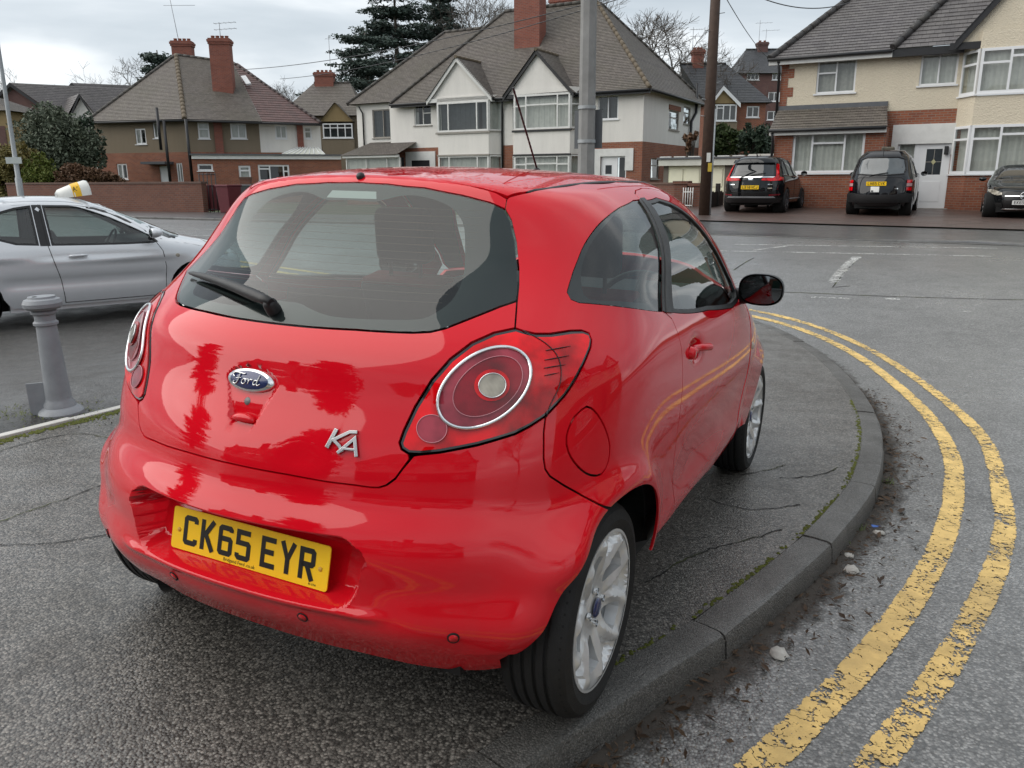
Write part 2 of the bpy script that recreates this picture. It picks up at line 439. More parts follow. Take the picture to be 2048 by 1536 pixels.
# ---------------------------------------------------------------- terrain
def sst(a, b, x): t = np.clip((x-a)/(b-a), 0, 1); return t*t*(3-2*t)
_nQ = np.array([0.03689213, 0.01996214, 0.99911985]); _O = np.array([-0.4798, 2.278]); _CC = np.array([-0.0813, 3.0843])
T2 = np.array([.876, -.482]); N2 = np.array([-.482, -.876])      # along the main road (to the right) / from the houses towards the camera
EDGE_D = np.array([.435, .90])/np.linalg.norm([.435, .90]); EDGE_P = np.array([-2.64, 4.44])
def far_h(X, Y):
    r = np.interp(Y, [6, 10, 14, 18, 24.5, 30, 60, 120], [0, .05, .15, .22, .36, .50, .62, .8]); l = .25*sst(6, 20, Y)
    k = sst(-6, 4, X); e = (EDGE_P[0]-X)*EDGE_D[1]-(EDGE_P[1]-Y)*EDGE_D[0]
    return l+(r-l)*k-.0
def dip(X, Y):   # the forecourt falls away from the pavement edge
    e = (EDGE_P[0]-X)*EDGE_D[1]-(EDGE_P[1]-Y)*EDGE_D[0]; return -.34*sst(.3, 3.6, e)*(1-sst(12.0, 17.0, Y))
def RD(X, Y):    # road level
    X = np.asarray(X, float); Y = np.asarray(Y, float)
    pl = -(_nQ[0]*(X-_O[0])+_nQ[1]*(Y-_O[1]))/_nQ[2]; r = np.hypot(X-_CC[0], Y-_CC[1]); w = 1-sst(3.5, 11, r)
    return (pl-.095)*w+(1-w)*far_h(X, Y)+dip(X, Y)
def FW(X, Y):    # pavement level
    X = np.asarray(X, float); Y = np.asarray(Y, float)
    pl = -(_nQ[0]*(X-_O[0])+_nQ[1]*(Y-_O[1]))/_nQ[2]; r = np.hypot(X-_CC[0], Y-_CC[1]); w = 1-sst(3.5, 11, r)
    return pl*w+(1-w)*(far_h(X, Y)+.06)+dip(X, Y)
def hit(px, py, hf=RD, dz=0.0):
    d = wray(px, py); ts = np.linspace(.5, 150, 30000); P = CAMP+ts[:, None]*d; g = P[:, 2]-hf(P[:, 0], P[:, 1])-dz; i = int(np.argmax(g < 0)); a = g[i-1]/(g[i-1]-g[i]); return P[i-1]*(1-a)+P[i]*a
def sq(s, q): return np.array([s*T2[0]-q*N2[0], s*T2[1]-q*N2[1]])    # road frame: s to the right, q away from us
# ---------------------------------------------------------------- ground materials
def asphalt(name, dark, light, grain=95.0, wet=(.30, .62), patch=.5, bumpd=.004, film=(.15, .7, .28)):
    t = NT(name); v = t.coords('Object')
    cell = t.voronoi(grain, v, 'F1', 'Color'); dist = t.voronoi(grain, v, 'F1', 'Distance'); d2 = t.voronoi(grain*2.3, v, 'F1', 'Distance')
    sp = t.n('ShaderNodeSeparateColor'); t.l(cell, sp.inputs[0])
    big = t.noise(.55, 5, .6, v, .3); mid = t.noise(4.5, 5, .62, v); fine = t.noise(30, 4, .6, v)
    base = t.mix(t.ramp(sp.outputs[0], [(.15, 0.0), (.75, .55), (1.0, 1.0)]), dark, light)
    base = t.mix(t.math('MULTIPLY', t.math('POWER', t.math('MULTIPLY', dist, 1.25), 2.0, clamp=True), .75), base, tuple(k*.30 for k in dark))
    base = t.mix(t.math('MULTIPLY', t.ramp(big, [(.30, 0.), (.68, 1.)]), patch), base, t.mix(.5, base, (0.022, 0.022, 0.022)))
    base = t.mix(t.math('MULTIPLY', t.ramp(mid, [(.42, 0.), (.75, 1.)]), .35), base, tuple(k*.6 for k in dark))
    r = t.math('ADD', t.math('MULTIPLY', t.ramp(t.math('ADD', t.math('MULTIPLY', big, .6), t.math('MULTIPLY', mid, .4)), [(.38, 0.), (.62, 1.)]), wet[1]-wet[0]), wet[0])
    h = t.math('ADD', t.math('MULTIPLY', t.math('SUBTRACT', 1.0, dist), 1.0), t.math('ADD', t.math('MULTIPLY', d2, -.25), t.math('MULTIPLY', fine, .5)))
    wetm = t.ramp(t.math('ADD', t.math('MULTIPLY', big, .55), t.math('MULTIPLY', mid, .45)), [(.36, film[1]), (.62, film[0])])
    x = t.pr(base, r, 0, t.bump(h, .8, bumpd), .5, wetm, film[2]); pn = [k for k in t.t.nodes if k.type == 'BSDF_PRINCIPLED'][-1]; t.l(t.bump(h, .6, bumpd), pn.inputs['Coat Normal'])
    return t.done(x)
A_PAVE = asphalt('pavement_asphalt', (.060, .055, .049), (.34, .315, .28), 125, (.32, .62), .5, .0030, (.20, .75, .32))
A_ROAD = asphalt('road_asphalt', (.105, .104, .101), (.42, .415, .40), 105, (.24, .45), .55, .0026, (.40, 1.0, .26))
A_FORE = asphalt('forecourt_asphalt', (.048, .045, .043), (.22, .212, .20), 110, (.34, .6), .5, .003, (.1, .6, .34))
A_FARP = asphalt('far_pavement_asphalt', (.07, .067, .067), (.15, .147, .143), 40, (.28, .50), .5, .003, (.3, .8, .2))
def block_paving():
    t = NT('red_block_paving'); v = t.coords('Object', rot=(0, 0, .5)); br = t.n('ShaderNodeTexBrick'); t.l(v, br.inputs[0]); br.inputs['Scale'].default_value = 1.0
    for k, c in (('Color1', (.115, .07, .058)), ('Color2', (.08, .054, .048)), ('Mortar', (.035, .03, .028))): br.inputs[k].default_value = (*c, 1)
    br.inputs['Brick Width'].default_value = .20; br.inputs['Row Height'].default_value = .10; br.inputs['Mortar Size'].default_value = .006
    c = t.mix(t.ramp(t.noise(1.2, 5, .6, v), [(.4, 0.), (.7, .5)]), br.outputs[0], (.05, .045, .04))
    return t.done(t.pr(c, t.math('ADD', .22, t.math('MULTIPLY', t.noise(1.5, 4, .6, v), .35)), 0, t.bump(br.outputs['Fac'], -.5, .006)))
PAVING = block_paving()
KERBM = asphalt('kerb_concrete', (.085, .082, .075), (.21, .20, .185), 180, (.40, .7), .6, .003, (.1, .6, .3))
KERB_DARK = asphalt('far_kerb_concrete', (.085, .083, .08), (.15, .148, .14), 120, (.35, .6), .4, .002)
EDGEM = simple('white_edging_concrete', (.52, .51, .48), .75, .22, 9, .3, 80)
def worn_paint(name, col, wear=.5, scale=26.0, aniso=(1, 1, 1)):
    t = NT(name); v = t.coords('Object'); va = t.coords('UV')
    n = t.math('ADD', t.math('MULTIPLY', t.noise(scale, 6, .68, v), .62), t.math('MULTIPLY', t.noise(3.2, 4, .6, v), .38))
    fine = t.voronoi(95, v, 'F1', 'Distance')
    n = t.math('ADD', n, t.math('MULTIPLY', t.math('SUBTRACT', fine, .45), -.16))
    sp = t.n('ShaderNodeSeparateXYZ'); t.l(va, sp.inputs[0])
    edge = t.math('MULTIPLY', t.math('POWER', t.math('ABSOLUTE', t.math('SUBTRACT', t.math('MULTIPLY', sp.outputs[1], 2.0), 1.0)), 10.0), .14)
    wv = t.n('ShaderNodeTexNoise'); wv.inputs['Scale'].default_value = 1.0; wv.inputs['Detail'].default_value = 5; t.l(t.coords('UV', (9.0, .8, 1)), wv.inputs[0])
    crack = t.math('MULTIPLY', t.math('LESS_THAN', t.math('ABSOLUTE', t.math('SUBTRACT', wv.outputs['Fac'], .5)), .007), .12)
    n = t.math('SUBTRACT', t.math('SUBTRACT', n, edge), crack)
    m = t.ramp(t.math('SUBTRACT', n, wear-.5), [(.485, 0.0), (.515, 1.0)])
    c = t.mix(t.ramp(t.noise(11, 5, .65, v), [(.35, 0.), (.75, 1.)]), col, tuple(k*.62 for k in col)); c = t.mix(t.ramp(t.noise(1.7, 4, .6, v), [(.5, 0.), (.8, .6)]), c, (.17, .13, .07))
    b = t.pr(c, .55, 0, t.bump(n, .6, .002)); tr = t.n('ShaderNodeBsdfTransparent'); mx = t.n('ShaderNodeMixShader')
    t.l(m, mx.inputs[0]); t.l(tr.outputs[0], mx.inputs[1]); t.l(b, mx.inputs[2]); return t.done(mx.outputs[0])
YELLOW = worn_paint('worn_yellow_paint', (.80, .55, .19), .415); YELLOW2 = worn_paint('worn_yellow_paint_thin', (.80, .55, .19), .445); WHITEP = worn_paint('worn_white_paint', (.60, .60, .58), .49)
MOSS = simple('moss_green', (.075, .085, .012), .95, .5, 30, .6, 120); DIRT = simple('gutter_mud', (.030, .024, .019), .8, .5, 14, .8, 90)
def crackmat():
    t = NT('crack_dark'); v = t.coords('Object'); c = t.mix(t.ramp(t.noise(3, 3, .5, v), [(.5, 0.), (.62, 1.)]), (.018, .017, .016), (.05, .06, .012)); return t.done(t.pr(c, .9))
CRACK = crackmat()
def mud_mat():
    t = NT('mud_film'); v = t.coords('Object'); uv = t.coords('UV'); sp = t.n('ShaderNodeSeparateXYZ'); t.l(uv, sp.inputs[0])
    n = t.math('ADD', t.noise(7, 6, .7, v), t.math('MULTIPLY', t.noise(45, 3, .6, v), .25)); e = t.math('MULTIPLY', t.math('SUBTRACT', 1.0, sp.outputs[1]), .55)
    m = t.ramp(t.math('ADD', t.math('MULTIPLY', n, .7), e), [(.66, 0.), (.90, .85)])
    b = t.pr(t.mix(t.noise(20, 5, .7, v), (.075, .062, .050), (.030, .025, .021)), .75, 0, t.bump(t.noise(60, 5, .7, v), .9, .006)); tr = t.n('ShaderNodeBsdfTransparent'); mx = t.n('ShaderNodeMixShader')
    t.l(m, mx.inputs[0]); t.l(tr.outputs[0], mx.inputs[1]); t.l(b, mx.inputs[2]); return t.done(mx.outputs[0])
MUD = mud_mat()
SOIL = simple('garden_soil_grass', (.045, .055, .022), .95, .4, 1.5, .5, 20)
# ---------------------------------------------------------------- sheets
def sheet(name, poly, hf, mat, h=.4, dz=0.0, grade=None):
    """flat region bounded by a 2d polygon, laid on the terrain"""
    o = np.asarray(poly, float); o = linear(o, True, h*2); lo, hi = o.min(0), o.max(0); g = np.array([(x, y) for y in np.arange(lo[1], hi[1], h) for x in np.arange(lo[0], hi[0], h)])
    if grade is not None: g = np.vstack([g, grade])
    k = inside(o, g) & (dist_to(o, g) > h*.3); g = g[k]; n = len(o)
    V = np.vstack([o, g]); r = delaunay_2d_cdt([Vector((float(a), float(b))) for a, b in V], [(i, (i+1) % n) for i in range(n)], [], 0, 1e-6)
    v2 = np.array([(p.x, p.y) for p in r[0]]); Tt = np.array([f for f in r[2] if len(f) == 3]); c = v2[Tt].mean(1); Tt = Tt[inside(o, c)]
    ar = (v2[Tt[:, 1]]-v2[Tt[:, 0]]); br = (v2[Tt[:, 2]]-v2[Tt[:, 0]]); fl = ar[:, 0]*br[:, 1]-ar[:, 1]*br[:, 0] < 0; Tt[fl] = Tt[fl][:, ::-1]
    z = hf(v2[:, 0], v2[:, 1])+dz; mb = MB(); mb.add(np.column_stack([v2, z]), [tuple(f) for f in Tt], smooth=True)
    return tag(mb.build(name, mat), kind='structure')
def ribbon(name, path, w, hf, mat, dz=.004, parent=None, kind='structure', taper=None):
    p = linear(np.asarray(path, float), False, .08); n = len(p); t = np.gradient(p, axis=0); t /= np.linalg.norm(t, axis=1, keepdims=True); nr = np.stack([-t[:, 1], t[:, 0]], -1)
    ww = np.full(n, w) if taper is None else taper(np.linspace(0, 1, n))*w
    a, b = p+nr*ww[:, None]/2, p-nr*ww[:, None]/2; L = np.r_[0, np.cumsum(np.linalg.norm(np.diff(p, axis=0), axis=1))]
    vs = [(x, y, float(hf(x, y))+dz) for x, y in a]+[(x, y, float(hf(x, y))+dz) for x, y in b]
    mb = MB(); mb.add(vs, [(i, n+i, n+i+1, i+1) for i in range(n-1)], [[(L[i], 0), (L[i], 1), (L[i+1], 1), (L[i+1], 0)] for i in range(n-1)], smooth=True)
    o = mb.build(name, mat, parent)
    if parent is None: tag(o, kind=kind)
    return o
KERB_IN = catmull(np.array([(-8.5, -7.6), (-4.0, -2.7), (-1.4, .28), (-.121, 1.688), (.14, 1.945), (.335, 2.145), (.598, 2.401), (.922, 2.766), (1.227, 3.134), (1.535, 3.556), (1.72, 3.84), (1.90, 4.17), (2.06, 4.50), (2.24, 4.92), (2.41, 5.40), (2.55, 5.90), (2.70, 6.60), (2.79, 7.25), (2.80, 7.9), (2.72, 8.5), (2.50, 9.1), (2.10, 9.65), (1.40, 10.2), (.2, 10.95), (-3.0, 12.7), (-9.0, 16.0), (-22, 23.15), (-60, 44.0)]), False, .05)
def edge_pt(t): return EDGE_P+EDGE_D*t
def build_ground():
    sheet('ground', [(-200, -120), (200, -120), (260, 420), (-260, 420)], lambda x, y: RD(x, y)-.05-.9*(1-sst(16, 21, -(x*N2[0]+y*N2[1]))), SOIL, h=9.0)
    fine = np.array([(x, y) for x in np.arange(-6, 8, .45) for y in np.arange(-3, 16, .45)])
    c = [sq(-90, -45), sq(90, -45), sq(90, 18.0), sq(-90, 18.0)]
    sheet('road', c, RD, A_ROAD, h=3.0, grade=fine)
    ki = KERB_IN
    # pavement on the corner
    e0, e1 = edge_pt(-16), edge_pt(7.75)
    k0 = 0; i1 = int(np.argmin(np.linalg.norm(ki-e1, axis=1))); pave = np.vstack([ki[:i1+1], [edge_pt(7.2)], [edge_pt(t) for t in np.arange(6, -13, -1.0)]])
    sheet('pavement', pave[::2], FW, A_PAVE, h=.45)
    fore = np.vstack([ki[i1:], [(-60, 30), (-60, -10), (-14, -14)], [edge_pt(t) for t in np.arange(-13, 7.5, 1.0)]])
    sheet('forecourt', fore[::2] if False else fore, FW, A_FORE, h=1.0)
    # kerb stones round the corner
    kerb = tag(empty('kerb'), kind='structure'); p = ki; t = np.gradient(p, axis=0); t /= np.linalg.norm(t, axis=1, keepdims=True); nr = np.stack([t[:, 1], -t[:, 0]], -1)
    L = np.r_[0, np.cumsum(np.linalg.norm(np.diff(p, axis=0), axis=1))]
    def sa(x, y): return L[int(np.argmin(np.linalg.norm(p-np.array([x, y]), axis=1)))]
    js = [sa(.598, 2.401), sa(1.227, 3.134), sa(1.72, 3.84), sa(2.06, 4.50)]
    b = js[0]; pre = [b-.97*k for k in range(8, 0, -1)]; post = [js[-1]+.86*k for k in range(1, 26)]
    J = pre+js+post; rng = random.Random(4)
    for k in range(len(J)-1):
        s0, s1 = J[k]+.005, J[k+1]-.005; ss = np.linspace(s0, s1, 9); dzk = rng.uniform(-.004, .006); sh = rng.uniform(-.004, .004)
        prof = [(-.005, -.16), (-.004, -.004), (.004, .003), (.055, .004), (.104, .001), (.118, -.006), (.125, -.022), (.131, -.085), (.137, -.20)]
        vs = []; n = len(prof)
        for s in ss:
            c = np.array([np.interp(s, L, p[:, 0]), np.interp(s, L, p[:, 1])]); m = np.array([np.interp(s, L, nr[:, 0]), np.interp(s, L, nr[:, 1])]); m /= np.linalg.norm(m); zb = float(FW(*c))
            e = 1.0 if s not in (ss[0], ss[-1]) else .0
            for w, z in prof: q = c+m*(w+sh+rng.uniform(-.0012, .0012)); vs.append((q[0], q[1], zb+z+dzk-(0 if e else .003)+rng.uniform(-.0012, .0012)))
        fs = [(i*n+j, i*n+j+1, (i+1)*n+j+1, (i+1)*n+j) for i in range(len(ss)-1) for j in range(n-1)]+[tuple(range(n-1, -1, -1)), tuple((len(ss)-1)*n+j for j in range(n))]
        mb = MB(); mb.add(vs, fs, smooth=False); o = mb.build('kerb_stone', KERBM, kerb); shade_auto(o, 24)
    # moss line behind the kerb, mud film in the gutter, cracks
    i0 = int(np.argmin(np.linalg.norm(p-[.1, 1.9], axis=1))); i2 = int(np.argmin(np.linalg.norm(p-[2.5, 5.6], axis=1)))
    rng = np.random.RandomState(3); mb = MB()
    for i in range(i0, i2):
        for _ in range(7):
            if rng.rand() < .45+.4*math.sin(i*.35): continue
            a = rng.rand(); c = p[i]*(1-a)+p[min(i+1, len(p)-1)]*a-nr[i]*(.002+abs(rng.randn())*.009); r = .003+.006*rng.rand(); z = float(FW(*c))
            mb.add([(c[0]+r*math.cos(k*1.257)*1.3, c[1]+r*math.sin(k*1.257)*1.3, z+.0015) for k in range(5)]+[(c[0], c[1], z+.004+r*.5)], [(k, (k+1) % 5, 5) for k in range(5)], smooth=True)
    for t_ in np.arange(-3.2, 4.5, .012):
        for _ in range(4):
            if rng.rand() < .35: continue
            c = edge_pt(t_)+np.array([EDGE_D[1], -EDGE_D[0]])*(.045+abs(rng.randn())*.03); r = .004+.009*rng.rand(); z = float(FW(*c))
            mb.add([(c[0]+r*math.cos(k*1.257)*1.3, c[1]+r*math.sin(k*1.257)*1.3, z+.0015) for k in range(5)]+[(c[0], c[1], z+.005+r*.5)], [(k, (k+1) % 5, 5) for k in range(5)], smooth=True)
    tag(mb.build('moss', MOSS), 'green moss growing along the kerb and edging stones', 'moss', kind='stuff')
    g = p[i0-60:i2+60]+nr[i0-60:i2+60]*.235; ribbon('gutter_mud', g, .21, RD, MUD, dz=.006)
    for k, pts in enumerate(([(-10, 1047), (60, 1022), (130, 998), (215, 966)], [(-10, 1090), (120, 1085), (230, 1066)], [(1560, 957), (1600, 955), (1640, 950), (1680, 935)], [(1480, 950), (1530, 942), (1570, 930)], [(1290, 1168), (1400, 1105), (1480, 1085), (1560, 1060)], [(-10, 905), (90, 878), (160, 868), (232, 880)], [(1420, 1000), (1500, 1020), (1600, 1010)])):
        w = np.array([hit(a, b_, FW)[:2] for a, b_ in pts]); q = catmull(w, False, .03); rr = np.random.RandomState(k); q = q+rr.randn(*q.shape)*.004
        ribbon('pavement_crack', q, .008, FW, CRACK, dz=.003, taper=lambda s, rr=rr: .35+rr.rand(len(s))*.9)
    # edging stones between pavement and forecourt
    ed = tag(empty('edging'), kind='structure'); nrm = np.array([-EDGE_D[1], EDGE_D[0]])
    rng = random.Random(9); t_ = -4.1
    first = None
    while t_ < 7.0:
        ln = .60; a, b_ = edge_pt(t_+.006), edge_pt(t_+ln-.006); w = .06; mb = MB(); z0, z1 = float(FW(*a)), float(FW(*b_)); dz = .012+rng.uniform(-.004, .004)
        vs = []
        for c, z in ((a, z0), (b_, z1)):
            for o_, h_ in ((-w/2, -.06), (-w/2, dz), (w/2, dz), (w/2, -.06)): q = c+nrm*o_; vs.append((q[0], q[1], z+h_))
        mb.add(vs, [(0, 1, 5, 4), (1, 2, 6, 5), (2, 3, 7, 6), (0, 3, 2, 1), (4, 5, 6, 7)]); bevel(mb.build('edging_stone', EDGEM, ed), .004, 2); t_ += ln
    # yellow lines
    inner = [(-2.4, -1.35), (-.9, .30), (.30, 1.48), (.643, 1.80), (.852, 2.015), (1.063, 2.229), (1.375, 2.582), (1.75, 3.06), (2.10, 3.57), (2.32, 3.937), (2.66, 4.58), (2.95, 5.33), (3.12, 5.95), (3.25, 6.65), (3.33, 7.35), (3.32, 8.05), (3.20, 8.7), (2.95, 9.25), (2.5, 9.8), (1.7, 10.5), (.5, 11.3), (-3.0, 13.2), (-10, 17.1), (-25, 25.3)]
    outer = [(-2.2, -1.55), (-.65, .16), (.58, 1.44), (.948, 1.811), (1.17, 2.045), (1.42, 2.32), (1.68, 2.63), (2.0, 3.03), (2.34, 3.52), (2.56, 3.91), (2.84, 4.44), (3.10, 5.0), (3.30, 5.65), (3.46, 6.45), (3.55, 7.25), (3.55, 8.0), (3.43, 8.75), (3.15, 9.40), (2.65, 10.0), (1.85, 10.7), (.6, 11.55), (-2.9, 13.45), (-9.9, 17.35), (-24.9, 25.5)]
    ribbon('yellow_line', catmull(np.array(inner), False, .08), .105, RD, YELLOW); ribbon('yellow_line', catmull(np.array(outer), False, .08), .098, RD, YELLOW2)
    # white lines on the main road
    def wl(a, b_, w): A_, B_ = hit(*a)[:2], hit(*b_)[:2]; ribbon('white_line', [A_, B_], w, RD, WHITEP)
    wl((1468, 489), (1995, 497), .13); wl((1440, 502), (1982, 513), .13); wl((1664, 566), (1714, 514), .16); wl((1622, 595), (1700, 598), .10); wl((1505, 501), (1575, 492), .10); wl((1770, 598), (1800, 599), .08); wl((1925, 624), (1942, 624), .08)
    wl((215, 470), (440, 472), .11); wl((330, 458), (430, 459), .11)
    def tar(a, w=.018):
        P = np.array([hit(*q)[:2] for q in a]); ribbon('tar_seam', P, w, RD, CRACK, dz=.003)
    tar([(1560, 584), (1660, 588), (1700, 590), (2050, 600)]); tar([(1700, 572), (1665, 575), (1718, 518)]); tar([(1468, 540), (1508, 516)])
    # far kerb, far pavement, driveway
    fk = tag(empty('far_kerb'), kind='structure'); Q0 = 17.75
    s = -34.0; rng = random.Random(2); fprev = None
    while s < 26:
        ln = .915; a, b_ = sq(s+.004, Q0), sq(s+ln-.004, Q0); up = lambda s_: .105*float(sst(3.6, 5.6, s_))+.018+.05*float(1-sst(-9, -7, s_))
        vs = []
        for c, s_ in ((a, s), (b_, s+ln)):
            z = float(RD(*c)); h_ = up(s_)
            for o_, zz in ((0, -.1), (.0, h_-.012), (.012, h_), (.125, h_), (.125, -.1)): qq = c-N2*o_; vs.append((qq[0], qq[1], z+zz))
        mb = MB(); mb.add(vs, [(0, 1, 6, 5), (1, 2, 7, 6), (2, 3, 8, 7), (3, 4, 9, 8), (4, 3, 2, 1, 0), (5, 6, 7, 8, 9)]); mb.build('kerb_stone', KERB_DARK, fk); s += ln
    def fp_h(x, y):
        x = np.asarray(x, float); y = np.asarray(y, float); s_ = x*T2[0]+y*T2[1]; q_ = -(x*N2[0]+y*N2[1])
        k = .105*sst(3.6, 5.6, s_)+.018+.05*(1-sst(-9, -7, s_)); return RD(x, y)+k+.012*np.clip(q_-Q0, 0, 3)*0
    sheet('far_pavement', [sq(-40, Q0+.12), sq(30, Q0+.12), sq(30, 21.6), sq(-40, 21.6)], fp_h, A_FARP, h=1.0)
    sheet('driveway', [sq(-9.5, 21.6), sq(24, 21.6), sq(24, 31.5), sq(-9.5, 31.5)], lambda x, y: RD(x, y)+.05, PAVING, h=1.0)
    return fp_h
FP_H = build_ground()

# ---------------------------------------------------------------- car materials
def car_paint(name, col, rough=.35, dirt=.0, flake=0.0):
    t = NT(name); v = t.coords('Object')
    n = t.noise(2.2, 5, .6, v)
    c = t.mix(t.math('MULTIPLY', n, .35), tuple(k*1.06 for k in col), tuple(k*.86 for k in col))
    cr = .03
    if dirt:
        # road film: thicker low down on the sills and bumper, in streaks, dried drop marks everywhere
        sp = t.n('ShaderNodeSeparateXYZ'); t.l(v, sp.inputs[0])
        lowm = t.math('SUBTRACT', 1.0, t.math('DIVIDE', t.math('SUBTRACT', sp.outputs[2], .20), .45), clamp=True)
        st = t.noise(14, 6, .65, t.coords('Object', (1, 1, .25)))
        m = t.math('MULTIPLY', t.math('POWER', lowm, 1.5), t.ramp(st, [(.35, .15), (.75, 1.0)]))
        spots = t.math('MULTIPLY', t.math('LESS_THAN', t.voronoi(55, v), .055), t.math('GREATER_THAN', t.noise(5, 3, .5, v), .5))
        m = t.math('ADD', t.math('MULTIPLY', m, dirt), t.math('MULTIPLY', spots, .10), clamp=True)
        c = t.mix(m, c, (.16, .12, .10)); cr = t.math('ADD', t.math('MULTIPLY', m, .5), t.math('ADD', .02, t.math('MULTIPLY', t.noise(30, 4, .6, v), .035)))
        rough = t.math('ADD', t.math('MULTIPLY', m, .4), rough)
    s = t.pr(c, rough, .0 if not flake else flake, None, .0 if not flake else .4, 1.0, cr)
    return t.done(s)
RED = car_paint('red_car_paint', (.60, .004, .013), .4, dirt=.16)
RED_WET = None
def _wet():
    t = NT('red_car_paint_wet'); v = t.coords('Object'); c = (.60, .004, .013); d = t.voronoi(120, v); big = t.voronoi(46, v); h = t.math('MAXIMUM', t.math('SUBTRACT', .34, d, clamp=True), t.math('MULTIPLY', t.math('SUBTRACT', .26, big, clamp=True), 2.0)); m = t.math('GREATER_THAN', t.noise(7, 3, .5, v), .40)
    x = t.pr(c, .4, 0, None, 0, 1.0, .03); pn = [k for k in t.t.nodes if k.type == 'BSDF_PRINCIPLED'][-1]; t.l(t.bump(t.math('MULTIPLY', h, m), .9, .004), pn.inputs['Coat Normal']); return t.done(x)
RED_WET = _wet(); CHROME_D = simple('dark_chrome', (.40, .40, .41), .12, .05, metal=1.0, rvar=.03)
BLACKP = simple('black_plastic', (.012, .012, .013), .42, .2, 8, .15, 300)
RUBBER = simple('tyre_rubber', (.010, .010, .0105), .75, .25, 12, .25, 220)
DARK = simple('underbody_black', (.006, .006, .006), .85, .1)
TRIM = simple('interior_trim', (.035, .037, .042), .7, .15, 20, .1, 300)
LINER = simple('headliner_grey', (.32, .32, .31), .9, .06)
SEATF = simple('seat_fabric_dark', (.022, .024, .030), .9, .2, 40, .2, 400)
SEATR = simple('seat_fabric_red', (.20, .02, .02), .9, .2, 40, .2, 400)
CHROME = simple('chrome', (.78, .79, .80), .10, .02, metal=1.0, rvar=.03)
GLASS = glass_mat('car_glass', (.52, .60, .575), 1.52, 0.0, drops=.25)
GLASS_R = glass_mat('car_glass_rear', (.60, .70, .675), 1.42, 0.0, drops=.22)
FRIT = simple('glass_frit_black', (.010, .011, .013), .35, .05)
def alloy_mat():
    t = NT('alloy_silver'); v = t.coords('Object')
    c = t.mix(t.noise(20, 5, .6, v), (.62, .63, .64), (.76, .77, .78)); d = t.ramp(t.noise(9, 4, .6, v), [(.45, 0.), (.8, .35)])
    c = t.mix(d, c, (.30, .28, .25))
    return t.done(t.pr(c, .36, .45, t.bump(t.noise(400, 2, .5, v), .05, .001), .5, .5, .12))
ALLOY = alloy_mat()
def lens_mat(name, col, rough=.25):
    t = NT(name); v = t.coords('Object'); w = t.n('ShaderNodeTexWave'); w.inputs['Scale'].default_value = 60; w.inputs['Distortion'].default_value = 1.0; t.l(v, w.inputs[0])
    c = t.mix(t.ramp(t.noise(9, 3, .55, v), [(.35, 0.), (.62, 1.)]), tuple(k*.42 for k in col), tuple(min(1, k*1.3) for k in col))
    return t.done(t.pr(c, rough, 0, t.bump(w.outputs['Fac'], .10, .002), .0, 1.0, .01))
LENS_RED = lens_mat('lens_red', (.66, .002, .006)); LENS_DEEP = lens_mat('lens_deep_red', (.22, .006, .015)); LENS_CLEAR = lens_mat('lens_clear', (.40, .37, .31)); LENS_PINK = lens_mat('lens_pink', (.30, .035, .055))
PLATE_Y = simple('plate_yellow', (.93, .58, .008), .35, .03, 4, coat=.4); PLATE_W = simple('plate_white', (.72, .72, .70), .35, .03, 4, coat=.4)
INK = simple('plate_black_ink', (.010, .010, .010), .4, .05)
BLUE_ENAMEL = simple('blue_enamel', (.010, .020, .10), .25, .1, coat=.8)
MIRRORG = simple('mirror_glass', (.15, .16, .17), .03, .02, metal=1.0, rvar=.02)
def text_mesh(s, size, extr=.001):
    cu = bpy.data.curves.new('lettering', 'FONT'); cu.body = s; cu.size = size; cu.extrude = extr; cu.align_x = 'CENTER'; cu.align_y = 'CENTER'
    o = bpy.data.objects.new('lettering', cu); COL.objects.link(o); dg = bpy.context.evaluated_depsgraph_get()
    me = bpy.data.meshes.new_from_object(o.evaluated_get(dg)); bpy.data.objects.remove(o); bpy.data.curves.remove(cu); me.name = 'lettering'; return me
def make_plate(parent, text, M, mat, w=.52, hh=.111, fine=False):
    """number plate: local x right, y up, z out"""
    mb = MB(); r = .008; P = []
    for cx, cy, a in ((w/2-r, hh/2-r, 0), (-w/2+r, hh/2-r, 90), (-w/2+r, -hh/2+r, 180), (w/2-r, -hh/2+r, 270)):
        P += [(cx+r*math.cos(rad(a+k*30)), cy+r*math.sin(rad(a+k*30)), 0) for k in range(4)]
    mb.prism(P, .003)
    pl = mb.build('number_plate', mat, parent); pl.matrix_local = M
    wd = {'1': .014}; x = 0; pos = []
    for ch in text:
        if ch == ' ': x += .033-.011; continue
        pos.append((ch, x)); x += .050+.011
    tot = x-.011; x0 = -tot/2
    for ch, px in pos:
        o = char_mesh(ch).build('character', INK, pl); o.location = (x0+px, -.0395, .003)
    return pl
WHEELS = {}
def make_wheel(name, parent, loc, **kw):
    k = tuple(sorted((a, b.name if hasattr(b, 'name') else b) for a, b in kw.items()))
    if k not in WHEELS: WHEELS[k] = build_wheel(name, parent, loc, **kw); return WHEELS[k]
    e = copy_tree(WHEELS[k], parent); e.location = loc; return e
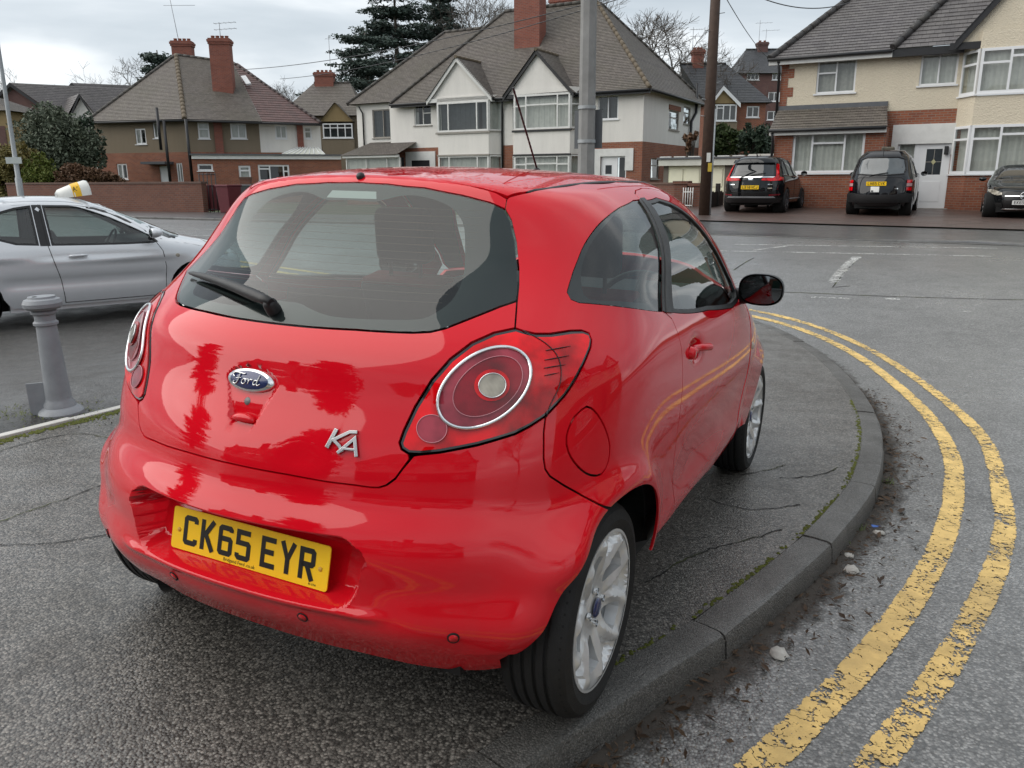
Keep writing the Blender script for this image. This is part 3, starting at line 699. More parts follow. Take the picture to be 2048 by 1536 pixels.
def build_wheel(name, parent, loc, R=.292, rr=.215, wdt=.195, style='ka', sidewards=-1, rot=0.0, rim=None, cap=None):
    """wheel with its axis along y; outer face towards sidewards*y"""
    e = empty(name, loc); e.parent = parent
    s = sidewards; hw = wdt/2
    prof = [(rr-.012, -hw+.015), (rr+.004, -hw+.004), (rr+.02, -hw-.002), (R-.045, -hw-.006), (R-.020, -hw+.001), (R-.006, -hw+.016), (R, -hw+.032)]
    gr = []
    for g in (-.045, -.015, .015, .045): gr += [(R, g-.006), (R-.007, g-.004), (R-.007, g+.004), (R, g+.006)]
    prof = prof+gr+[(r, -h) for r, h in prof[::-1]]
    mb = MB(); mb.lathe([(r, h) for r, h in prof], 72, 'y'); ty = mb.build('tyre', RUBBER, e); shade_auto(ty, 30)
    # shoulder sipes
    sp = MB()
    for k in range(64):
        a = 2*math.pi*k/64
        for sd in (-1, 1):
            c, d = math.cos(a), math.sin(a); r0 = R-.012
            u = np.array([c, 0, d]); t = np.array([-d, 0, c]); y0, y1 = sd*(hw-.040), sd*(hw-.010)
            for off in (0,):
                A = u*(R+.0006)+t*.003; B = u*(R+.0006)-t*.003; C_ = u*(R-.009)-t*.003; D_ = u*(R-.009)+t*.003
                pp = [A+[0, y0, 0], B+[0, y0, 0], C_+[0, y1, 0], D_+[0, y1, 0]]
                sp.add(pp, [(0, 1, 2, 3)])
    so = sp.build('tread_sipes', DARK, ty)
    rim_m = rim or ALLOY
    mb = MB(); mb.lathe([(rr-.004, s*hw*.98), (rr+.004, s*(hw*.98)), (rr+.002, s*(hw-.012)), (rr-.012, s*(hw-.03)), (rr-.025, s*.02), (rr-.03, -s*hw*.9)], 56, 'y')
    ba = mb.build('rim_barrel', rim_m, e); shade_auto(ba, 40)
    mb = MB(); mb.lathe([(.001, -s*.01), (.145, -s*.01), (.145, -s*.03), (rr-.02, -s*.03)], 32, 'y'); mb.build('brake_disc', simple('brake_steel', (.10, .09, .085), .5, .2, metal=.6), e)
    # face plate with openings
    ro = rr-.003; out = circle2(0, 0, ro, n=120)
    holes = []; nsp = 5
    for k in range(nsp):
        a = rot+2*math.pi*(k+.5)/nsp
        if style == 'ka': pts = [(.078, -.06), (.086, -.13), (.120, -.24), (.160, -.26), (.172, -.16), (.174, .0), (.172, .16), (.160, .26), (.120, .24), (.086, .13), (.078, .06)]
        else: pts = [(.085, -.22), (.12, -.36), (.172, -.42), (.183, -.2), (.184, .0), (.183, .2), (.172, .42), (.12, .36), (.085, .22)]
        holes.append(np.array([(r*ro/.212*math.cos(a+t), r*ro/.212*math.sin(a+t)) for r, t in pts]))
    def hgt(x, y):
        r = np.hypot(x, y)/ro*.212; th = (np.arctan2(y, x)-rot+math.pi/nsp) % (2*math.pi/nsp)-math.pi/nsp   # 0 on the spoke
        z = -.030+.030*np.clip((r-.05)/.15, 0, 1)**1.3
        z = np.where(r < .055, z+.006*(1-sstep(.045, .055, r)), z)
        ridge = .012*np.exp(-((np.abs(th)-.16-.9*np.clip(r-.09, 0, 1)*2.2)/.10)**2)*sstep(.06, .12, r)*(1-sstep(.19, .208, r))
        tri_ = -.020*sstep(0, .05, .30*(r-.115)/.09-np.abs(th))*sstep(.115, .13, r)*(1-sstep(.195, .206, r))
        return z+ridge+tri_
    loops = [out]+holes; hstep = .009
    g = np.arange(-ro, ro, hstep); grid = np.array([(x+(hstep/2 if j % 2 else 0), y) for j, y in enumerate(g) for x in g])
    def keep(q, m):
        kk = inside(out, q)
        for l in holes: kk &= ~inside(l, q)
        if m:
            for l in loops: kk &= dist_to(l, q) > m
        return kk
    loops = [linear(l, True, .012) for l in loops]; out = loops[0]; holes = loops[1:]
    grid = grid[keep(grid, hstep*.4)]; V = np.vstack(loops+[grid]); E_ = []; b = 0
    for l in loops:
        n = len(l); E_ += [(b+i, b+(i+1) % n) for i in range(n)]; b += n
    r_ = delaunay_2d_cdt([Vector((float(x), float(y))) for x, y in V], E_, [], 0, 1e-7)
    v2 = np.array([(p.x, p.y) for p in r_[0]]); T = np.array([f for f in r_[2] if len(f) == 3]); T = T[keep(v2[T].mean(1), 0)]
    zz = hgt(v2[:, 0], v2[:, 1]); y_out = hw-.004
    P = np.stack([v2[:, 0], s*(y_out+zz), v2[:, 1]], -1)
    fs = [tuple(t) if s < 0 else tuple(t[::-1]) for t in T]; vs = [tuple(p) for p in P]
    cnt = {}
    for t in fs:
        for i in range(3):
            k = (t[i], t[(i+1) % 3]); sk = tuple(sorted(k)); cnt[sk] = None if sk in cnt else k
    low = {}
    for k in [k for k in cnt.values() if k]:
        for i in k:
            if i not in low: low[i] = len(vs); vs.append((P[i][0]*.97, P[i][1]-s*.035, P[i][2]*.97))
        fs.append((k[1], k[0], low[k[0]], low[k[1]]))
    mb = MB(); mb.add(vs, fs); fo = mb.build('spokes', rim_m, e); shade_auto(fo, 28)
    cy = s*(y_out-.018)
    mb = MB(); mb.lathe([(.0005, s*.006), (.020, s*.006), (.026, s*.003), (.028, 0)], 28, 'y', (0, cy, 0)); mb.build('centre_cap', cap or BLUE_ENAMEL, e)
    for k in range(4):
        a = rot+.35+math.pi/2*k; x, z = .049*math.cos(a), .049*math.sin(a)
        mb = MB(); mb.lathe([(.0105, s*.010), (.0105, s*.001)], 12, 'y', (x, cy-s*.008, z)); mb.lathe([(.0005, s*.002), (.0105, s*.002)], 12, 'y', (x, cy-s*.008, z)); mb.build('wheel_nut', CHROME, e)
    return e

# ---------------------------------------------------------------- the red hatchback
CARQ = np.array([[0.442783402544929, -0.8958693147714123, 0.03689213034964571], [0.8959741804539338, 0.4436572785873627, 0.019962142078365608], [-0.03425093269732907, 0.024215491063679484, 0.9991198544728794]])
CARO = np.array([-0.4798, 2.278, 0.0])
KA = Body([.16, .26, .36, .46, .55, .61, .66, .71, .80, .90, 1.0, 1.10, 1.20, 1.30, 1.40, 1.50], [-0.3793, -0.4560, -0.5307, -0.5485, -0.5605, -0.5447, -0.5198, -0.5119, -0.4796, -0.4345, -0.3996, -0.2784, -0.1416, -0.0593, 0.0109, 0.0996],
          [.16, .35, .50, .65, .78, .88, .94, 1.0, 1.06, 1.12, 1.20, 1.30, 1.40, 1.50], [0.7630, 0.8080, 0.8280, 0.8400, 0.8430, 0.8380, 0.8290, 0.8090, 0.7840, 0.7660, 0.7440, 0.6990, 0.6450, 0.5600],
          [.16, .50, .70, .90, 1.1, 1.3, 1.5], [3.8837, 4.6580, 4.4258, 4.0494, 3.1552, 2.9264, 3.2659], [2.8468, 1.9412, 1.6005, 1.8167, 1.8525, 2.1907, 2.7114],
          [.16, .35, .55, .7, .8, .9, .98, 1.06, 1.2, 1.35, 1.5], [2.9022, 2.9857, 3.1722, 3.1054, 2.8674, 2.5522, 2.3011, 2.2197, 1.9101, 1.5369, 1.1799],
          [-.1, .15, .45, .8, 1.15, 1.5, 1.9], [1.3858, 1.4216, 1.4475, 1.4576, 1.4571, 1.4283, 1.2860], [0.1258, -0.0673], XC=.40)
def _plate_recess(x, y, z):
    # bay for the number plate, deepest around the plate, open towards the rear
    Y0 = .365+.10*(z-.50); sd = np.maximum(np.maximum(np.abs(y)-Y0, (.432-z)), (z-.578))
    ax = np.maximum(np.abs(y)-Y0+.06, 0); az = np.maximum(np.maximum(.470-z, z-.522), 0); sd = np.hypot(ax, az)-.06
    m = sstep(.005, -.018, sd)*(x < -.2)
    X = KA.X(z); M = KA.M(z); N = KA.N(z); xb = KA.XC-(KA.XC-X)*np.clip(1-(np.abs(y)/KA.Y(z))**M, .05, 1)**(1/N)
    return m*np.clip(-.452+.20*(z-.475)-xb, 0, .12)*.95
def _lip(x, y, z):
    # rolled lip under the plate bay and the valance edge
    m = (x < -.1)
    return -.009*np.exp(-((z-.402)/.013)**2)*sstep(.46, .36, np.abs(y))*m
def _badge_bay(x, y, z):
    w = np.where(z > .893, .080*np.sqrt(np.clip(1-((z-.893)/.040)**2, 0, 1)), np.where(z > .815, .080-(.893-z)*.47, .0433*np.sqrt(np.clip(1-((.815-z)/.027)**2, 0, 1)))); sd = np.abs(y)-w; sd = np.where((z > .933) | (z < .788), .02, sd)
    return sstep(.004, -.005, sd)*(.006+.011*sstep(.855, .800, z))*(x < -.2)
def _arches(x, y, z):
    r1 = np.hypot(x, z-.285); r2 = np.hypot(x-2.3, z-.285)
    return -(.010*np.exp(-((r1-.365)/.045)**2)+.012*np.exp(-((r2-.365)/.05)**2))*sstep(.45, .7, np.abs(y))*(z > .3)
def _door_scallop(x, y, z):
    return (.0035*np.exp(-((z-.52-.05*(x-1.0))/.10)**2)*sstep(.45, .75, x)*sstep(1.9, 1.5, x)-.004*np.exp(-((z-.385)/.06)**2)*sstep(.4, .6, x)*sstep(1.9, 1.7, x))*sstep(.5, .7, np.abs(y))
def _handle_dish(x, y, z):
    return .020*np.exp(-(((x-.665)/.055)**2+((z-.90)/.026)**2))*sstep(.5, .7, np.abs(y))
def _flap_dish(x, y, z):
    return 0.0*x
def _dent(x, y, z):
    return .0035*np.exp(-(((y+.185)/.05)**2+((z-.745)/.028)**2))*(x < -.2)
def _corner(x, y, z):
    return -.014*sstep(.28, .5, np.abs(y))*sstep(.15, .26, z)*sstep(.48, .36, z)*sstep(-.05, -.25, x)
def _flare(x, y, z):
    return -.020*np.exp(-((x+.235)/.10)**2)*sstep(.5, .7, np.abs(y))*sstep(.66, .48, z)*sstep(.20, .34, z)
KA.mods = [_flare, _corner, _plate_recess, _lip, _badge_bay, _arches, _door_scallop, _handle_dish, _dent]
K_LIGHT = [(-0.1695, -0.5848, 1.0524), (-0.1633, -0.6019, 1.0472), (-0.1492, -0.6285, 1.0408), (-0.1225, -0.6561, 1.0400), (-0.0753, -0.6885, 1.0444), (-0.0477, -0.7079, 1.0433), (-0.0345, -0.7229, 1.0362), (-0.0418, -0.7344, 1.0209), (-0.0596, -0.7401, 1.0055), (-0.1030, -0.7424, 0.9726), (-0.1448, -0.7354, 0.9335), (-0.1721, -0.7226, 0.9038), (-0.2172, -0.6930, 0.8610), (-0.2470, -0.6690, 0.8409), (-0.2739, -0.6440, 0.8250), (-0.3295, -0.5764, 0.8014), (-0.3748, -0.5040, 0.7835), (-0.3938, -0.4658, 0.7777), (-0.4046, -0.4389, 0.7776), (-0.4078, -0.4212, 0.7868), (-0.4051, -0.4136, 0.8004), (-0.3927, -0.4173, 0.8277), (-0.3677, -0.4314, 0.8806), (-0.3410, -0.4580, 0.9410), (-0.3048, -0.4858, 0.9882), (-0.2563, -0.5142, 1.0223), (-0.2087, -0.5482, 1.0431)]
K_TGB = [(-0.5099, -0.0553, 0.7049), (-0.4974, -0.1613, 0.7030), (-0.4796, -0.2574, 0.6986), (-0.4616, -0.3295, 0.6978), (-0.4517, -0.3644, 0.6959), (-0.4454, -0.3836, 0.6970), (-0.4388, -0.4005, 0.7042), (-0.4296, -0.4183, 0.7204), (-0.4187, -0.4314, 0.7442), (-0.4013, -0.4503, 0.7744)]
K_TGS = [(-0.1695, -0.5848, 1.0524), (-0.1100, -0.5591, 1.1085), (-0.0739, -0.5451, 1.1444), (-0.0374, -0.5259, 1.1873), (-0.0005, -0.4988, 1.2471), (0.0205, -0.4722, 1.2993), (0.0275, -0.4496, 1.3270), (0.0445, -0.4439, 1.3524)]
K_GB = [(-0.3688, -0.0131, 1.0328), (-0.3599, -0.1311, 1.0333), (-0.3388, -0.2421, 1.0355), (-0.3204, -0.3157, 1.0356), (-0.2989, -0.3789, 1.0368), (-0.2809, -0.4161, 1.0399), (-0.2585, -0.4437, 1.0481), (-0.1994, -0.4917, 1.0737), (-0.1459, -0.5310, 1.0957), (-0.1070, -0.5583, 1.1112)]
K_GT = [(0.0000, -0.0174, 1.3846), (-0.0005, -0.1015, 1.3820), (0.0027, -0.2203, 1.3748), (0.0099, -0.3321, 1.3584), (0.0215, -0.4112, 1.3416), (0.0275, -0.4489, 1.3276)]
K_BQ = [(-0.2172, -0.6930, 0.8610), (-0.2277, -0.6942, 0.8244), (-0.2395, -0.7020, 0.7678), (-0.2412, -0.7090, 0.7420), (-0.2349, -0.7198, 0.7236), (-0.2068, -0.7475, 0.6952), (-0.1633, -0.7799, 0.6622), (-0.0998, -0.8099, 0.6176)]
K_QG = [(-0.0062, -0.6492, 1.1279), (0.0112, -0.6466, 1.1451), (0.0583, -0.6437, 1.1924), (0.1266, -0.6448, 1.2537), (0.2335, -0.6483, 1.3044), (0.3931, -0.6385, 1.3381), (0.5764, -0.6235, 1.3611), (0.6259, -0.6197, 1.3662), (0.4079, -0.7864, 1.0451), (0.1345, -0.7495, 1.0853), (0.0008, -0.6781, 1.1044), (-0.0108, -0.6621, 1.1118)]
K_FLAP = [(-0.1244, -0.7594, 0.8743), (-0.1582, -0.7418, 0.8546), (-0.1835, -0.7332, 0.8133), (-0.1858, -0.7412, 0.7750), (-0.1683, -0.7618, 0.7363), (-0.1373, -0.7834, 0.7088), (-0.1002, -0.7990, 0.7036), (-0.0716, -0.8034, 0.7284), (-0.0619, -0.7989, 0.7670), (-0.0732, -0.7892, 0.8102), (-0.0964, -0.7758, 0.8517), (-0.1143, -0.7654, 0.8698)]
K_RING = [(-0.2144, -0.6486, 0.9715), (-0.2108, -0.6265, 0.9957), (-0.2300, -0.5834, 1.0081), (-0.2628, -0.5415, 1.0026), (-0.3066, -0.5072, 0.9704), (-0.3345, -0.4885, 0.9201), (-0.3429, -0.4941, 0.8812), (-0.3409, -0.5159, 0.8579), (-0.3229, -0.5586, 0.8470), (-0.2855, -0.6097, 0.8650), (-0.2500, -0.6422, 0.9060)]
def build_red_car():
    root = empty('hatchback_car', label='red three-door hatchback parked on the corner pavement', cat='car')
    root.matrix_world = Matrix([[*CARQ[0], CARO[0]], [*CARQ[1], CARO[1]], [*CARQ[2], CARO[2]], [0, 0, 0, 1]])
    B = KA; A3 = np.array
    def two(P, ch): return B.to2(A3(P, float), ch)
    L = [tuple(p) for p in K_LIGHT]
    tg_side = [tuple(p) for p in K_TGS]; bq = [tuple(p) for p in K_BQ]
    GAP = .0022
    # --- tailgate
    right = [(-.513, 0, .706)]+[(x, y, z) for x, y, z in K_TGB[1:9]]+[(-.408, -.443, .766)]+L[18:27]+[L[0]]+[tg_side[1]]+[(x, y, z) for x, y, z in K_GB[::-1][1:-1]]+[(-.369, 0, 1.033)]
    tg = catmull(two(sym(right), 'sph'), True, .02)
    # keep the corner where the shut line meets the light crisp: linear copy
    tg = linear(two(sym(right), 'sph'), True, .02)
    ex = np.array([(a, b) for a in np.arange(-.11, .11, .009) for b in np.arange(-.02, .125, .009)])
    tgo = panel(B, 'tailgate', tg, 'sph', RED, root, h=.022, gap=GAP, extra=np.array([(a, b) for a in np.arange(-.085, .09, .0055) for b in np.arange(.0, .125, .0055)]))
    # --- rear glass with frit, and the strip above it
    gl = sym([(-.369, 0, 1.033)]+[(x, y, z) for x, y, z in K_GB[1:-1]]+[tg_side[1]]+tg_side[2:7]+[(x, y, z) for x, y, z in K_GT[::-1][1:]]+[(0, 0, 1.385)])
    gl2 = linear(two(gl, 'sph'), True, .02)
    rg = panel(B, 'rear_window', gl2, 'sph', GLASS_R, root, h=.03, gap=.003, depth=.004)
    fr = [(-.037, 0, 1.334), (-.037, -.077, 1.332), (-.031, -.114, 1.339), (-.021, -.156, 1.349), (-.016, -.201, 1.352), (-.014, -.254, 1.344), (-.015, -.301, 1.329), (-.021, -.336, 1.307), (-.033, -.360, 1.276), (-.067, -.383, 1.221), (-.107, -.404, 1.174), (-.144, -.414, 1.14), (-.189, -.415, 1.107), (-.229, -.398, 1.083), (-.255, -.379, 1.070), (-.278, -.329, 1.065), (-.31, -.221, 1.062), (-.318, -.15, 1.063), (-.312, -.09, 1.073), (-.302, -.045, 1.083), (-.302, 0, 1.084)]
    fr2 = catmull(two(sym(fr), 'sph'), True, .02)
    panel(B, 'window_frit', gl2, 'sph', FRIT, rg, holes=[fr2], h=.03, gap=.004, depth=0, off=-.006)
    # heating wires
    mb = MB()
    for z in np.linspace(1.10, 1.32, 13):
        ys = np.linspace(-.40, .40, 25); P, N = B.lift(np.stack([ys, z+0*ys], -1), 'rear', -.0055)
        mb.tube(P, .0005, 4, smooth=False)
    mb.build('heating_wires', simple('heating_wire', (.10, .06, .04), .5, .1), rg)
    P, N = B.lift(A3([(-.085, 1.340), (.085, 1.340), (.075, 1.360), (-.075, 1.360)]), 'rear', -.0035)
    mb = MB(); mb.prism([tuple(p) for p in P], .0015, (1, 0, 0)); mb.build('high_brake_light', simple('brake_light_pale', (.55, .53, .52), .35, .05), rg)
    sp = sym([(0.0, 0, 1.385)]+[(x, y, z) for x, y, z in K_GT[1:]]+[(.030, -.450, 1.331), (.044, -.446, 1.352), (.043, -.414, 1.365), (.033, -.354, 1.381), (.029, -.287, 1.394), (.033, -.249, 1.400), (.045, -.17, 1.408), (.055, -.10, 1.412), (.060, 0, 1.414)])
    spo = panel(B, 'tailgate_spoiler', linear(two(sp, 'sph'), True, .02), 'sph', RED, root, h=.02, gap=.0015)
    P, N = B.lift(A3([(.0, 1.399)]), 'rear', 0); p, n = P[0], N[0]
    mb = MB(); mb.lathe([(.012, -.004), (.012, .006), (.007, .011), (.0005, .012)], 16, 'z'); o = mb.build('washer_jet', BLACKP, spo)
    o.matrix_local = Matrix.Translation(p) @ Vector(n).to_track_quat('Z', 'Y').to_matrix().to_4x4()
    # --- roof
    rf = [(.062, 0), (.055, -.10), (.045, -.17), (.033, -.25), (.029, -.29), (.033, -.354), (.043, -.414), (.050, -.445), (.10, -.478), (.20, -.495), (.4, -.505), (.7, -.51), (1.0, -.505), (1.25, -.475), (1.31, -.44), (1.345, -.25), (1.36, 0)]
    rf = rf+[(x, -y) for x, y in rf[::-1][1:-1]]
    roof = panel(B, 'roof_panel', linear(rf, True, .025), 'top', RED_WET, root, h=.035, gap=.0025)
    for s in (-1, 1):   # roof ditch mouldings
        q = linear([(.10, -.478), (.20, -.495), (.4, -.505), (.7, -.51), (1.0, -.505), (1.25, -.475)], False, .04)*[1, -s]
        P, N = B.lift(q, 'top', -.004); mb = MB(); mb.tube(P, .006, 6); mb.build('roof_moulding', BLACKP, roof)
    # swage lines pressed into the roof
    for s in (-1, 1):
        q = linear([(.12, -.40), (.4, -.415), (.9, -.415), (1.2, -.40)], False, .05)*[1, -s]
        P, N = B.lift(q, 'top', -.0028); mb = MB(); mb.tube(P, .004, 6); mb.build('roof_swage', RED, roof)
    # aerial, leaning back
    a0 = B.lift(A3([(1.20, .0)]), 'top')[0][0]
    mb = MB(); mb.lathe([(.022, 0), (.018, .012), (.008, .022)], 16, 'z', a0)
    d = np.array([1.045-1.28, 0, 1.763-1.488]); d /= np.linalg.norm(d)
    pts = [a0+np.array([0, 0, .02])+d*t for t in np.linspace(0, .37, 40)]; mb.tube(pts, [.0042 if k % 2 else .0034 for k in range(39)]+[.0048], 6)
    mb.build('aerial', BLACKP, root)
    # --- body sides (quarter, cant rail, pillar) and doors, both sides
    arch = lambda a0, a1, cx: [(cx+.352*math.cos(rad(a)), .285+.352*math.sin(rad(a))) for a in np.linspace(a0, a1, 22)]
    def sd(pts, s=0):  # side-view points -> 3d on the right side
        return [tuple(p) for p in B.lift(A3(pts), 'side')[0]]
    dtop = [(.643, 1.380), (.70, 1.392), (.80, 1.401), (.90, 1.403), (1.0, 1.396), (1.08, 1.381), (1.15, 1.357), (1.25, 1.311), (1.37, 1.242), (1.51, 1.155), (1.64, 1.07), (1.70, 1.015)]
    dfront = [(1.70, .95), (1.735, .80), (1.735, .62), (1.66, .42), (1.62, .335)]
    drear = [(.600, .345), (.585, .40), (.515, .502), (.478, .583), (.470, .686), (.485, .80), (.478, .92), (.474, .976), (.458, 1.020), (.412, 1.044), (.520, 1.205), (.630, 1.367)]
    side_o = [(.044, -.446, 1.352)]+[tuple(p) for p in B.lift(A3([(.052, -.449), (.10, -.482), (.20, -.499), (.4, -.509), (.7, -.514), (1.0, -.509), (1.25, -.479), (1.33, -.47), (1.45, -.53), (1.60, -.60), (1.78, -.665), (1.92, -.70)]), 'top')[0]]
    side_o += sd([(1.90, .99), (1.76, .985)])+sd([(1.70, 1.015)]+dtop[::-1][1:])+sd(drear[::-1])+sd([(.42, .325), (.348, .322)])+sd(arch(8, 107, 0.0))
    side_o += bq[::-1][1:]+[L[11], L[10], L[9], L[8], L[7], L[6], L[5], L[4], L[3], L[2], L[1], L[0]]+tg_side[1:7]
    so2 = linear(two(side_o, 'sph'), True, .02)
    qg = [tuple(p) for p in K_QG]; qg[6] = tuple(sd([(.560, 1.360)])[0]); qg[7] = tuple(sd([(.623, 1.363)])[0]); qg[8] = tuple(sd([(.406, 1.047)])[0])
    qg2 = linear(two(qg, 'sph'), True, .02); qg_s = catmull(two(qg[:7], 'sph'), False, .02); qg2 = np.vstack([qg_s[:-1], linear(two(qg[6:], 'sph'), False, .02)])
    fl2 = catmull(two([tuple(p) for p in K_FLAP], 'sph'), True, .02)
    dg = [(.690, 1.362), (.82, 1.372), (.92, 1.362), (1.0, 1.345), (1.08, 1.318), (1.19, 1.264), (1.31, 1.196), (1.44, 1.118), (1.53, 1.055), (1.545, 1.00), (1.50, .972), (1.31, .966), (.90, 1.000), (.487, 1.036), (.58, 1.19)]
    dg2 = linear(two(sd(dg), 'sph'), True, .02)
    door_o = linear(two(sd([(.643, 1.380)]+dtop[1:]+dfront+[(1.2, .332)]+drear[:-1]+[(.630, 1.367)]), 'sph'), True, .02)
    strip = linear(two(sd([(.633, 1.367), (.678, 1.369), (.568, 1.19), (.484, 1.034), (.413, 1.043), (.521, 1.205)]), 'sph'), True, .02)
    for s, mir in ((-1, False), (1, True)):
        bs = panel(B, 'side_panel', so2, 'sph', RED, root, holes=[qg2]+([fl2] if not mir else []), h=.026, gap=GAP, depth=.008, mirror=mir)
        q = panel(B, 'quarter_window', qg2, 'sph', GLASS, root, h=.04, gap=.001, depth=.003, off=-.003, mirror=mir)
        # black printed edge of the quarter window: a band along the pillar and the base
        fi = two(sd([(.035, 1.125), (.075, 1.19), (.15, 1.255), (.27, 1.305), (.40, 1.336), (.50, 1.348), (.525, 1.30), (.50, 1.22), (.44, 1.13), (.36, 1.085), (.135, 1.105), (.06, 1.112)]), 'sph')
        panel(B, 'window_frit', qg2, 'sph', FRIT, q, holes=[catmull(fi, True, .02)], h=.04, gap=.002, depth=0, off=-.009, mirror=mir)
        dr = panel(B, 'door', door_o, 'sph', RED, root, holes=[dg2], h=.03, gap=GAP, depth=.008, mirror=mir)
        gi = inset(dg2, .016)
        panel(B, 'window_seal', dg2, 'sph', BLACKP, dr, holes=[gi], h=.03, gap=.001, depth=.012, off=-.001, mirror=mir)
        panel(B, 'door_window', gi, 'sph', GLASS, dr, h=.05, gap=-.002, depth=.003, off=-.006, mirror=mir)
        panel(B, 'pillar_trim', strip, 'sph', BLACKP, dr, h=.03, gap=.001, depth=.010, off=.0035, mirror=mir)
        panel(B, 'quarter_trim', linear(two(sd([(.606, 1.360), (.6285, 1.3655), (.519, 1.205), (.4105, 1.044), (.392, 1.049), (.500, 1.205)]), 'sph'), True, .02), 'sph', BLACKP, bs, h=.03, gap=.0005, depth=.004, off=.002, mirror=mir)
        # belt seal at the foot of the window
        P, N = B.lift(linear([(.49, 1.028), (.90, .992), (1.31, .958), (1.50, .964)], False, .05), 'side', .003); P = P*[1, -s*-1 if s < 0 else -1, 1]
        mb = MB(); mb.tube(P, .008, 6); mb.build('belt_seal', BLACKP, dr)
        # handle: bridge over the dish with a round grip end
        hp, hn = B.lift(A3([(.600, .902), (.625, .902), (.665, .901), (.705, .900), (.745, .899), (.770, .898)]), 'side', .012)
        hp = hp*[1, 1 if s < 0 else -1, 1]
        hp[0] += [0, -.012*s, 0]; hp[-1] += [0, -.012*s, 0]
        mb = MB(); mb.tube(hp, [.010, .0135, .0125, .012, .0125, .010], 10)
        k, kn = B.lift(A3([(.588, .900)]), 'side', .004); k = k[0]*[1, 1 if s < 0 else -1, 1]
        ho = mb.build('door_handle', RED, dr)
        mb = MB(); mb.lathe([(.0005, .012*s), (.014, .012*s), (.019, .004*s), (.021, -.006*s)], 20, 'y', k); mb.build('lock_cover', RED, ho)
        # door mirror: stalk, shell, glass
        me = empty('door_mirror'); me.parent = root
        cx, cy, cz = 1.47, s*.888, 1.026
        mb = MB(); nn_ = 28; prof = [(.0, 1.0), (.012, 1.03), (.035, 1.01), (.065, .90), (.09, .70), (.11, .42), (.118, .02)]
        vs = []
        for dx, sc_ in prof:
            for k_ in range(nn_):
                t = 2*math.pi*k_/nn_; e_ = 2.6; c_, s_ = math.cos(t), math.sin(t)
                vs.append((cx+dx, cy+s*.087*sc_*np.sign(c_)*abs(c_)**(2/e_), cz+.063*sc_*np.sign(s_)*abs(s_)**(2/e_)-.010*c_*s_*0))
        fs = [(i*nn_+k_, i*nn_+(k_+1) % nn_, (i+1)*nn_+(k_+1) % nn_, (i+1)*nn_+k_) for i in range(len(prof)-1) for k_ in range(nn_)]
        mb.add(vs, fs, smooth=True); mb.build('mirror_shell', BLACKP, me)
        mb = MB(); ring = [(cx+.006, cy+s*.081*np.sign(math.cos(t))*abs(math.cos(t))**.8, cz+.057*np.sign(math.sin(t))*abs(math.sin(t))**.8) for t in np.linspace(0, 2*math.pi, 33)[:-1]]
        mb.add([(cx+.001, cy, cz)]+ring, [(0, 1+k_, 1+(k_+1) % 32) for k_ in range(32)], smooth=True); mb.build('mirror_glass', MIRRORG, me)
        mb = MB(); mb.tube([(1.56, s*.775, .985), (1.54, s*.81, .985), (1.52, s*.845, .995)], [.035, .03, .028], 10); mb.build('mirror_arm', BLACKP, me)
        # front wing with round side repeater
        fw = linear(two(sd([(1.74, .985), (1.90, .99), (2.15, .965), (2.45, .915), (2.70, .84), (2.83, .72), (2.80, .56), (2.66, .50)]+arch(38, 172, 2.3)[0:]+[(1.90, .335), (1.64, .335), (1.68, .42), (1.755, .62), (1.755, .80), (1.72, .95)]), 'sph'), True, .03)
        fo = panel(B, 'front_wing', fw, 'sph', RED, root, h=.04, gap=GAP, mirror=mir)
        k, kn = B.lift(A3([(1.80, .742)]), 'side', 0); k = k[0]*[1, 1 if s < 0 else -1, 1]
        mb = MB(); mb.lathe([(.0005, .009*s), (.012, .008*s), (.016, .003*s), (.019, 0)], 18, 'y', k); mb.build('side_repeater', LENS_CLEAR, fo)
        hl = linear(two(sd([(2.45, .90), (2.62, .86), (2.78, .78), (2.80, .68), (2.66, .70), (2.50, .80)]), 'sph'), True, .03)
        panel(B, 'headlight', hl, 'sph', LENS_CLEAR, root, h=.05, gap=.003, off=.004, mirror=mir)
        # tail light cluster
        lt2 = linear(two(L, 'sph'), True, .015)
        tl = panel(B, 'tail_light', lt2, 'sph', FRIT_GLOSS, root, h=.02, gap=.0035, off=.001, mirror=mir)
        panel(B, 'red_lens', inset(lt2, .0075), 'sph', LENS_RED, tl, h=.018, gap=.001, depth=.004, off=.0035, mirror=mir)
        rp_ = two([tuple(p) for p in K_RING], 'sph'); cc = rp_.mean(0); ev_, ew_ = np.linalg.eigh(np.cov((rp_-cc).T)); ax_ = np.sqrt(2*ev_)*1.0; rg2 = circle2(cc[0], cc[1], ax_[1], ax_[0], 56, math.atan2(ew_[1, 1], ew_[0, 1]))
        panel(B, 'lamp_bowl', rg2, 'sph', LENS_PINK, tl, h=.018, gap=.001, depth=.004, off=.0055, mirror=mir)
        def ring_tube(pl, r, off, nm, m):
            P, N = B.lift(np.vstack([pl, pl[:1]]), 'sph', off); P = P*[1, -1 if mir else 1, 1]; mb = MB(); mb.tube(P, r, 6, caps=False); mb.build(nm, m, tl)
        ring_tube(rg2, .0046, .007, 'chrome_ring', CHROME)
        c1 = two([(-.281, -.583, .935)], 'sph')[0]
        in2 = (rg2-cc)*.74+cc+(c1-cc)*.45; panel(B, 'stop_lamp', in2, 'sph', LENS_DEEP, tl, h=.02, gap=.001, depth=.003, off=.0075, mirror=mir); ring_tube(in2, .0010, .0085, 'thin_ring', simple('lens_ring_pink', (.55, .22, .26), .3, .05))
        panel(B, 'lamp_collar', circle2(c1[0], c1[1], .036, .031, rot=.2), 'sph', LENS_RED, tl, h=.02, gap=.0, depth=.003, off=.0095, mirror=mir)
